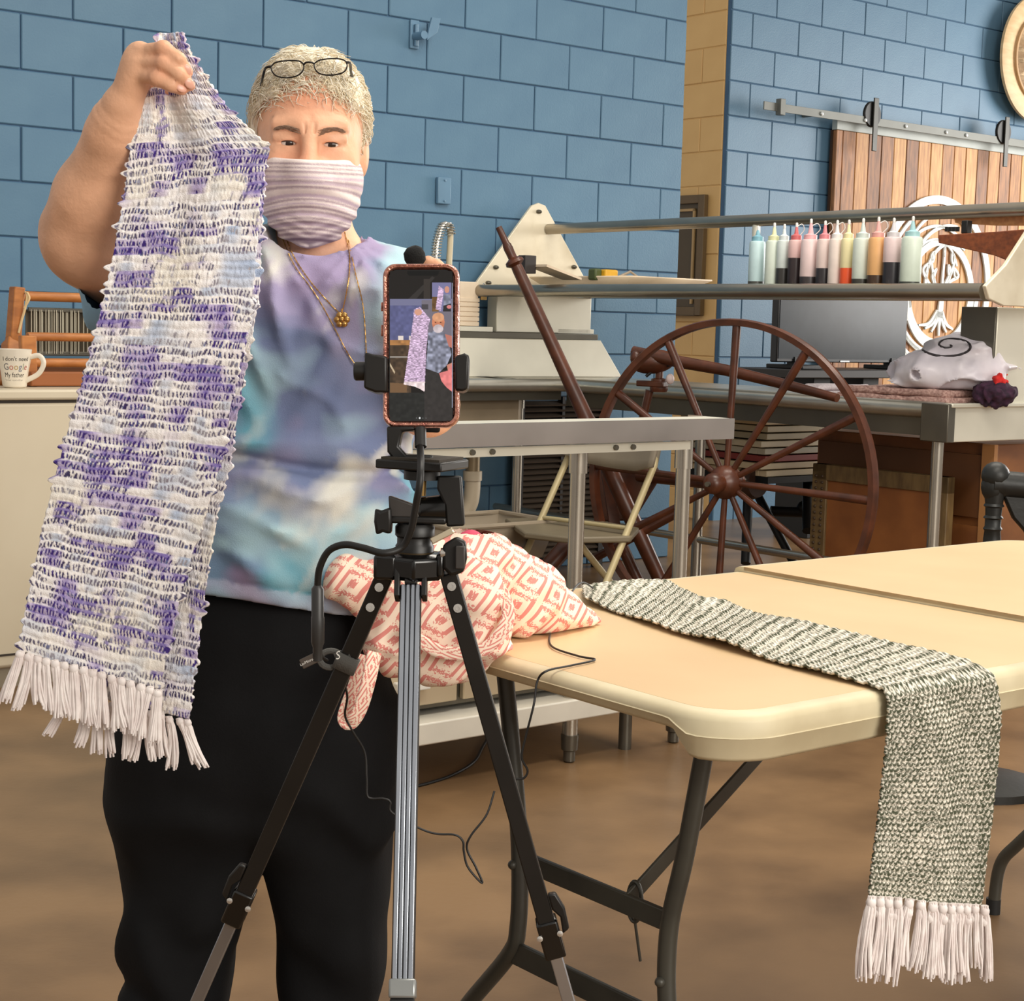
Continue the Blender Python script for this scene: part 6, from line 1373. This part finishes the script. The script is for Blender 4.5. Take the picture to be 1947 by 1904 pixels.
b = MB(); c = at(629, 1254, 1.57); t = np.linspace(0, 2 * np.pi, 20, endpoint=False); b.ring([c + .008 * (1.3 * np.cos(q) * _r1 + np.sin(q) * _u1) for q in t], .003, 8); b.build('loop', m_vel, vs)
b = MB(); strut(b, at(640, 1256, 1.565), at(666, 1246, 1.56), .014, .002); b.build('tab', m_vel, vs)

# ------------------------------------------------------------------ phone holder and phone
ph_ = empty('phone_holder', at(800, 860, TD), 'black spring clamp phone holder screwed on tripod plate', 'phone holder')
b = MB(); pts = [(737, 812), (790, 812), (790, 820), (766, 822), (760, 850), (775, 866), (824, 866), (824, 878), (752, 878), (738, 860)]; b.prism([at(x, y, TD + .004) for x, y in pts], -.012 * _f0, .012 * _f0); b.build('foot', m_tb, ph_, bevel=.002)
b = MB(); pbox(b, 766, 700, 838, 822, .008, TD, .022); b.build('spine', m_tb, ph_, bevel=.002)
b = MB(); pts = [(696, 672), (712, 676), (738, 680), (738, 748), (716, 748), (694, 740)]; b.prism([at(x, y, TD) for x, y in pts], -.014 * _f0, .02 * _f0); b.build('jaw', m_tb, ph_, bevel=.002)
b = MB(); pts = [(866, 680), (884, 674), (893, 678), (890, 742), (880, 746), (866, 744)]; b.prism([at(x, y, TD) for x, y in pts], -.014 * _f0, .02 * _f0); b.build('jaw', m_tb, ph_, bevel=.002)
b = MB(); b.tube([at(738, 712, TD + .02), at(868, 712, TD + .02)], .006, 12); b.build('clamp_bar', m_tb, ph_)
b = MB(); b.lathe([(.0075, 0), (.0088, .001), (.0088, .010), (.0075, .0115), (.005, .0118)], at(697, 706, TD - .002), -_r1, 24); b.build('clamp_knob', m_tb, ph_)
b = MB(); pts = [(822, 866), (828, 850), (832, 878), (822, 878)]; 
ip = empty('smartphone', at(800, 815, TD), 'smartphone in rose gold glitter case showing the woman on screen', 'phone')
PX0, PX1, PY0, PY1 = 728.5, 872.5, 502, 812
def rrect(x0, y0, x1, y1, r, n=9):
    P = []
    for cx, cy, a0 in ((x1 - r, y0 + r, -90), (x1 - r, y1 - r, 0), (x0 + r, y1 - r, 90), (x0 + r, y0 + r, 180)):
        for a in np.radians(np.linspace(a0, a0 + 90, n)): P.append((cx + r * math.cos(a), cy + r * math.sin(a)))
    return P
lean = math.radians(.5)
def pp_(x, y, dd=0.): # phone plane, standing upright with the camera tilt
    return at(x, y, TD) - _f0 * dd
m_rose = mat('rose_gold_case', rgb(216, 150, 128), .14, .7, col2=rgb(160, 96, 82), vscale=160, detail=2, bump=.6, bscale=350, coat=.6)
out_, inn = rrect(PX0, PY0, PX1, PY1, 24), rrect(PX0 + 9.5, PY0 + 9.5, PX1 - 9.5, PY1 - 9, 18); n = len(out_)
b = MB(); L_ = [[pp_(x, y, -.011) for x, y in out_], [pp_(x, y, -.006) for x, y in rrect(PX0 - 1.5, PY0 - 1.5, PX1 + 1.5, PY1 + 1.5, 25)], [pp_(x, y, .001) for x, y in out_], [pp_(x, y, .0028) for x, y in rrect(PX0 + 3, PY0 + 3, PX1 - 3, PY1 - 3, 22)], [pp_(x, y, .0024) for x, y in rrect(PX0 + 7, PY0 + 7, PX1 - 7, PY1 - 7, 20)], [pp_(x, y, -.002) for x, y in inn]]
for l in L_: b.v += [tuple(p) for p in l]
for i in range(len(L_) - 1):
    for j in range(n): j2 = (j + 1) % n; b.f.append((i*n + j, i*n + j2, (i+1)*n + j2, (i+1)*n + j))
b.f.append(tuple(range(n))); b.f.append(tuple(5*n + j for j in range(n)))
b.build('case', m_rose, ip)
b = MB(); gl_ = rrect(PX0 + 10, PY0 + 10, PX1 - 10, PY1 - 9.5, 17); b.prism([pp_(x, y, -.002) for x, y in gl_], .0 * _f0, -.0022 * _f0); b.build('glass', mat('phone_glass', rgb(8, 8, 9), .12, spec=.6), ip, bevel=.0006)
for y0, y1 in ((575, 592), (618, 640)):
    b = MB(); pbox(b, 724.5, y0, 729, y1, .004, TD, .003); b.build('side_button', m_rose, ip, bevel=.001)
# the picture on the screen, painted on a fine grid
SX0, SY0, SX1, SY1 = 741.5, 515.5, 860.5, 800.5; nx, ny = 180, 420
gx = np.linspace(SX0, SX1, nx); gy = np.linspace(SY0, SY1, ny); XX, YY = np.meshgrid(gx, gy, indexing='ij'); img = np.zeros((nx, ny, 3)) + [24, 20, 18]
KX, KY = (XX - 600) / .2521, (YY - 420) / .2521                    # measured coordinates of the crop
P3 = np.stack([KX, KY, 0 * KX], -1); nA = vnoise(P3, .05, 1); nB = vnoise(P3 * [1, 2.6, 1], .09, 2)
def inpoly(pts):
    r = np.zeros(KX.shape, bool); n_ = len(pts)
    for i in range(n_):
        (x0, y0), (x1, y1) = pts[i], pts[(i + 1) % n_]
        r ^= ((y0 > KY) != (y1 > KY)) & (KX < (x1 - x0) * (KY - y0) / (y1 - y0 + 1e-9) + x0)
    return r
def paint(m, c, vary=0, nzv=None):
    img[m] = (np.array(c)[None] * (1 + vary * (nA if nzv is None else nzv)[m])[:, None])
ell = lambda cx, cy, rx, ry: ((KX - cx) / rx)**2 + ((KY - cy) / ry)**2 < 1
paint(KY < 590, (26, 22, 20)); paint(inpoly([(700, 590), (880, 420), (900, 430), (760, 590)]), (48, 44, 42)); paint(inpoly([(815, 440), (865, 440), (865, 600), (815, 600)]), (52, 46, 42))
paint((KY > 590) & (KY < 905), (88, 90, 128), .12); paint((KY > 590) & (KY < 640), (112, 112, 140)); paint(inpoly([(800, 600), (1040, 600), (1040, 900), (800, 900)]), (112, 106, 116)); paint(inpoly([(800, 630), (850, 630), (850, 670), (800, 670)]), (70, 66, 70))
paint(inpoly([(540, 900), (720, 900), (720, 940), (540, 940)]), (160, 112, 66), .2); paint(inpoly([(540, 940), (720, 940), (720, 1300), (540, 1300)]), (72, 56, 42), .3); paint(inpoly([(540, 1220), (690, 1230), (690, 1300), (540, 1300)]), (112, 84, 58))
paint(inpoly([(622, 868), (662, 868), (662, 900), (622, 900)]), (220, 206, 196)); paint(inpoly([(705, 868), (735, 868), (735, 900), (705, 900)]), (210, 196, 190)); paint(inpoly([(555, 1022), (700, 1022), (700, 1032), (555, 1032)]), (150, 142, 134)); paint(inpoly([(555, 1060), (600, 1140), (596, 1156), (552, 1080)]), (190, 170, 140))
paint((KY > 1298) & (KX < 835), (36, 36, 34), .2)
paint(inpoly([(835, 1125), (1050, 1130), (1050, 1540), (820, 1540), (822, 1290)]), (50, 46, 44), .12)
tors = inpoly([(850, 845), (900, 828), (975, 845), (1015, 960), (1025, 1010), (990, 1090), (930, 1150), (832, 1115), (845, 960)]); paint(tors, (128, 130, 146), .4)
paint(inpoly([(975, 855), (1030, 870), (1030, 960), (1005, 950)]), (180, 112, 98)); paint(inpoly([(990, 1090), (1030, 1070), (1030, 1130), (1000, 1140)]), (196, 128, 110))
paint(ell(926, 765, 47, 68), (196, 124, 92), .1); paint(ell(926, 728, 44, 34), (206, 150, 112), .1); paint(ell(925, 815, 38, 32), (196, 182, 184), .1); paint(ell(905, 768, 7, 4), (70, 40, 30)); paint(ell(944, 768, 7, 4), (70, 40, 30))
paint(inpoly([(932, 1150), (1000, 1130), (1030, 1080), (1030, 1290), (985, 1255), (950, 1210)]), (216, 122, 120), .15)
scf = inpoly([(742, 670), (788, 650), (865, 742), (850, 800), (835, 1000), (822, 1292), (790, 1270), (745, 1250), (665, 1235), (700, 1000), (722, 850), (738, 730)]); paint(scf, (190, 164, 190), .45, nB); paint(ell(775, 690, 28, 24), (206, 150, 126)); paint(scf & (KY > 1215), (226, 206, 206), .2)
ins = inpoly([(878, 466), (1024, 466), (1024, 684), (878, 684)]); paint(ins, (116, 114, 150)); paint(ins & (KY > 575) & (KX < 930), (104, 76, 44), .3); paint(inpoly([(930, 490), (968, 520), (945, 680), (906, 668)]), (196, 168, 196), .4, nB); paint(ell(991, 520, 18, 26) & ins, (196, 140, 120)); paint(inpoly([(965, 555), (1015, 555), (1020, 625), (965, 640)]), (120, 122, 138), .3); paint(inpoly([(965, 640), (1022, 625), (1022, 684), (960, 684)]), (44, 40, 40)); paint(ell(1008, 650, 18, 14) & ins, (206, 124, 124))
paint((KX > 1030) & (KY > 470) & (KY < 1410), (178, 182, 204), .08); paint(inpoly([(690, 300), (935, 300), (930, 400), (915, 415), (705, 415), (692, 400)]), (8, 8, 8))  # pale strip at the right is glare painted into the screen
for k in range(4): paint(ell(762 + 24 * k, 1489, 7 if k == 1 else 4, 7 if k == 1 else 4), (230, 230, 230) if k == 1 else (110, 110, 110))
lc = np.where(img / 255 <= .04045, img / 255 / 12.92, ((np.clip(img, 0, 255) / 255 + .055) / 1.055) ** 2.4)
Rr = ((XX - IW / 2) / FPX)[..., None] * _r1 - ((YY - IH / 2) / FPX)[..., None] * _u1 + _f0
Gs = CAM + Rr * (TD / Rr[..., 1])[..., None] - _f0 * .0008
link('screen_picture', grid_mesh('screen_picture', Gs, attrmat('screen_light', 'col', .15, emit=1.0), lc), None, ip)
# tiny model code on the plug below the phone
# ------------------------------------------------------------------ cables
m_cab = mat('black_cable', rgb(18, 17, 16), .5)
ac = empty('audio_adapter_cable', at(800, 815, TD - .02), 'thick black adapter cable looping down from phone to plug', 'cable')
b = MB(); b.tube(spline([at(799, 815, TD - .004), at(800, 850, TD - .012)], 4), .0055, 14); pg = b.build('phone_plug', mat('plug_dark', rgb(40, 38, 36), .4), ac)
cable = [(799, 850, 1.535), (800, 885, 1.50), (798, 920, 1.49), (790, 965, 1.495), (782, 1005, 1.50), (765, 1040, 1.505), (730, 1052, 1.50), (690, 1042, 1.505), (655, 1036, 1.51), (625, 1048, 1.515), (608, 1080, 1.52), (604, 1112, 1.525), (604, 1122, 1.525)]
b = MB(); b.tube(spline([at(*p) for p in cable], 70), .0033, 10); b.build('lead', m_cab, ac)
b = MB(); b.lathe([(.003, 0), (.0058, .004), (.0058, .03), (.0062, .031), (.0062, .055), (.0045, .06), (.0045, .072)], at(604, 1112, 1.525), at(604, 1235, 1.53) - at(604, 1112, 1.525), 16); b.build('socket', mat('plug_dark2', rgb(46, 45, 44), .4), ac)
b = MB(); b.tube(spline([at(606, 1222, 1.53), at(608, 1238, 1.53), at(613, 1250, 1.535), at(622, 1256, 1.545)], 10), .0016, 8); b.build('thin_lead', m_cab, ac)
tg = empty('cable_tag', at(590, 1256, 1.53), 'small brown cable tag with white maker lettering', 'tag')
ta, tbb = at(573, 1264, 1.53), at(608, 1247, 1.53)
b = MB(); strut(b, ta, tbb, .0095, .003); b.build('tag_body', mat('tag_brown', rgb(74, 64, 56), .5), tg, bevel=.0008)
def flat_text(txt, o0, ex, ey, size, m, par, name='lettering', center=True):
    cu = bpy.data.curves.new('lettering', 'FONT'); cu.body = txt; cu.size = size; cu.resolution_u = 2
    if center: cu.align_x = 'CENTER'; cu.align_y = 'CENTER'
    to = bpy.data.objects.new('lettering', cu); COL.objects.link(to); bpy.context.view_layer.update()
    me = bpy.data.meshes.new_from_object(to.evaluated_get(bpy.context.evaluated_depsgraph_get())); bpy.data.objects.remove(to)
    for v in me.vertices: v.co = V3(np.array(o0) + v.co.x * np.array(ex) + v.co.y * np.array(ey))
    me.materials.clear(); return link(name, me, m, par)
m_wt = mat('white_print', rgb(232, 228, 220), .5)
ex = (tbb - ta) / np.linalg.norm(tbb - ta); ey = np.cross(-_f0, ex) * 1.0; ey = ey if ey[2] > 0 else -ey
flat_text('LavMicro U1A', (ta + tbb) / 2 - _f0 * .0019, ex, ey, .0036, m_wt, tg)
flat_text('SR-C2000', at(799.5, 832, TD - .004) - _f0 * .0058, -_u1, _r1, .0048, m_wt, ac)
flat_text('S', at(643, 1247, 1.545) , _r1 * .9 + _u1 * .3, _u1, .011, m_wt, vs)
wc_ = empty('microphone_wire', onz(1110, 1255, TZ), 'thin black wire trailing over the table edge to floor', 'wire')
P = [at(1130, 1120, 2.55), at(1108, 1108, 2.42), at(1088, 1125, 2.33), onz(1060, 1180, TZ + .004), onz(1046, 1205, TZ + .003), onz(1050, 1230, TZ + .003), onz(1100, 1248, TZ + .003), onz(1131, 1255, TZ + .003), onz(1085, 1266, TZ + .003), onz(1040, 1276, TZ + .004), at(1022, 1295, 1.965), at(1015, 1340, 1.95), at(1000, 1400, 1.95), at(992, 1440, 1.95), at(1003, 1465, 1.95), at(996, 1480, 1.95), at(980, 1482, 1.95)]
b = MB(); b.tube(spline(P, 120), .0014, 8); b.build('wire', m_cab, wc_)
P = [at(940, 1505, 1.9), at(925, 1550, 1.88), at(895, 1590, 1.87), at(888, 1615, 1.87), at(905, 1650, 1.87), at(917, 1680, 1.87), at(890, 1650, 1.87), at(882, 1620, 1.87), at(880, 1600, 1.87), at(865, 1588, 1.87), at(830, 1586, 1.87), at(797, 1575, 1.87), at(745, 1545, 1.87), at(742, 1525, 1.87), at(728, 1519, 1.87), at(700, 1516, 1.87), at(697, 1480, 1.87), at(693, 1430, 1.87), at(670, 1390, 1.86), at(656, 1360, 1.85), at(660, 1320, 1.8), at(640, 1262, 1.6)]
b = MB(); b.tube(spline(P, 140), .0013, 8); b.build('wire_loop', m_cab, wc_)
fc = empty('floor_cord', onz(860, 1475, 0), 'dark thin cord lying on the floor under the table', 'cord')
P = [onz(780, 1498, .004), onz(820, 1488, .004), onz(860, 1474, .004), onz(900, 1450, .004), onz(918, 1420, .004), onz(935, 1390, .004)]
b = MB(); b.tube(spline(P, 40), .004, 8); b.build('cord', m_cab, fc)

# ------------------------------------------------------------------ pink patterned tote bag
tg_ = empty('pink_tote_bag', at(860, 1200, 2.05), 'pink and cream diamond patterned tote bag slumped on table edge', 'bag')
def q3(x, y, d): return at(x, y, d).astype(np.float32)
def f_tote(P):
    n1 = vnoise(P, 16, 61); n2 = vnoise(P, 34, 62)
    d = f_cap(P, q3(664, 1104, 2.04), q3(760, 1096, 2.08), .0300, .034)
    d = smin(d, f_ell(P, q3(838, 1180, 2.06), (.092, .055, .070)), .02)
    d = smin(d, f_ell(P, q3(902, 1170, 2.04), (.045, .045, .070)), .012)
    d = smin(d, f_cap(P, q3(790, 1105, 2.09), q3(900, 1085, 2.13), .045, .045), .025)
    d = smin(d, f_cap(P, q3(905, 1060, 2.15), q3(1000, 1130, 2.24), .038, .050), .02)
    d = smin(d, f_cap(P, q3(985, 1150, 2.20), q3(1122, 1180, 2.30), .045, .012), .025)
    d = smin(d, f_cap(P, q3(880, 1030, 2.15), q3(930, 1090, 2.17), .022, .03), .02)
    d = smin(d, f_cap(P, q3(740, 1245, 2.05), q3(850, 1262, 2.05), .02, .026), .03)
    g = (P @ np.array([.6, .3, -.74], np.float32)); d = d + .0035 * np.sin(g * 150 + 5 * n1) * .7 + .0045 * n1 + .002 * n2 - .005 * (1 - np.abs(vnoise(P, 12, 63))) ** 6
    # wrinkle between the hanging belly and the part on the table
    tabl = smin(TZ + .002 - P[..., 2], (P @ EU.astype(np.float32)) - U0 + .006, .004)      # stays above the table where it lies on it
    return smax(d, tabl, .004)
v, f = nets(f_tote, at(600, 1320, 2.0) - [0, .06, 0], at(1175, 985, 2.36) + [0, .06, 0], .0034); v = relax(v, f, 1, .4)
# ikat diamonds laid along the cloth
uvx = (v[:, 0] * .86 + v[:, 1] * .25) + .16 * v[:, 2]; uvy = v[:, 2] * .95 - .32 * v[:, 0] + .2 * v[:, 1]
w1 = vnoise(v, 22, 71) * .006; pu, pv = (uvx + w1) / .056, (uvy - w1) / .049
m_tote = bpy.data.materials.new('ikat_cloth'); m_tote.use_nodes = True; N, L = m_tote.node_tree.nodes, m_tote.node_tree.links; bs = N['Principled BSDF']; bs.inputs['Roughness'].default_value = .85; bs.inputs['Specular IOR Level'].default_value = .2
def nd(op, a, b_=None):
    n_ = N.new('ShaderNodeMath'); n_.operation = op
    for k, x in enumerate((a, b_)):
        if x is None: continue
        if isinstance(x, (int, float)): n_.inputs[k].default_value = x
        else: L.new(x, n_.inputs[k])
    return n_.outputs[0]
def attr(nm): a = N.new('ShaderNodeAttribute'); a.attribute_name = nm; return a.outputs['Fac']
tcn = N.new('ShaderNodeTexCoord'); nzn = N.new('ShaderNodeTexNoise'); nzn.inputs['Scale'].default_value = 420; L.new(tcn.outputs['Object'], nzn.inputs['Vector'])
jit = nd('MULTIPLY', nd('SUBTRACT', nzn.outputs['Fac'], .5), .22)
U_n, V_n = nd('ADD', attr('pu'), jit), nd('ADD', attr('pv'), jit)
dd = nd('ADD', nd('ABSOLUTE', nd('SUBTRACT', nd('FRACT', U_n), .5)), nd('ABSOLUTE', nd('SUBTRACT', nd('FRACT', V_n), .5)))   # 0 centre .. 1 corner
st_ = nd('GREATER_THAN', nd('SINE', nd('MULTIPLY', dd, 22.0)), .3)
mxn = N.new('ShaderNodeMix'); mxn.data_type = 'RGBA'; mxn.inputs[6].default_value = (*rgb(250, 226, 204), 1); mxn.inputs[7].default_value = (*rgb(222, 140, 130), 1); L.new(st_, mxn.inputs[0]); L.new(mxn.outputs[2], bs.inputs['Base Color'])
link('cloth_body', np_mesh('cloth_body', v, f, m_tote, True, {'pu': pu, 'pv': pv}), None, tg_)
# pink lining showing at the opening
m_lin = mat('pink_lining', rgb(222, 84, 112), .8, col2=rgb(206, 72, 100))
blob('lining', lambda P: f_ell(P, q3(893, 1030, 2.125), (.018, .016, .0145)) + .002 * vnoise(P, 40, 9), at(820, 1075, 2.07), at(940, 980, 2.19), .0035, m_lin, tg_)
def ribbon(name, pts, w, face, m, par, n=40, attrs=True):
    P = spline(pts, n); T = np.gradient(P, axis=0); T /= np.linalg.norm(T, axis=1)[:, None]; W_ = np.cross(T, np.array(face)); W_ /= np.linalg.norm(W_, axis=1)[:, None]
    G_ = np.stack([P + W_ * w * k for k in (-.5, -.25, 0, .25, .5)], 0); al = np.linspace(0, 6, n)[None].repeat(5, 0); ac_ = np.linspace(0, 1.1, 5)[:, None].repeat(n, 1)
    o = link(name, grid_mesh(name, G_, m, attrs={'pu': al.ravel(), 'pv': ac_.ravel()}), None, par); sm = o.modifiers.new('s', 'SOLIDIFY'); sm.thickness = .0025; sm.offset = 0; return o
ribbon('strap', [at(690, 1245, 2.03), at(676, 1300, 2.02), at(660, 1345, 2.01), at(655, 1368, 2.005), at(668, 1374, 1.995), at(686, 1345, 1.99), at(702, 1290, 1.99), at(712, 1240, 2.0)], .018, -_f0 + .5 * _r1, m_tote, tg_)
ribbon('strap', [at(770, 1200, 2.0), at(840, 1240, 1.995), at(920, 1235, 1.99), at(965, 1180, 2.0), at(955, 1130, 2.02), at(920, 1085, 2.06), at(895, 1068, 2.09)], .016, -_f0, m_tote, tg_)
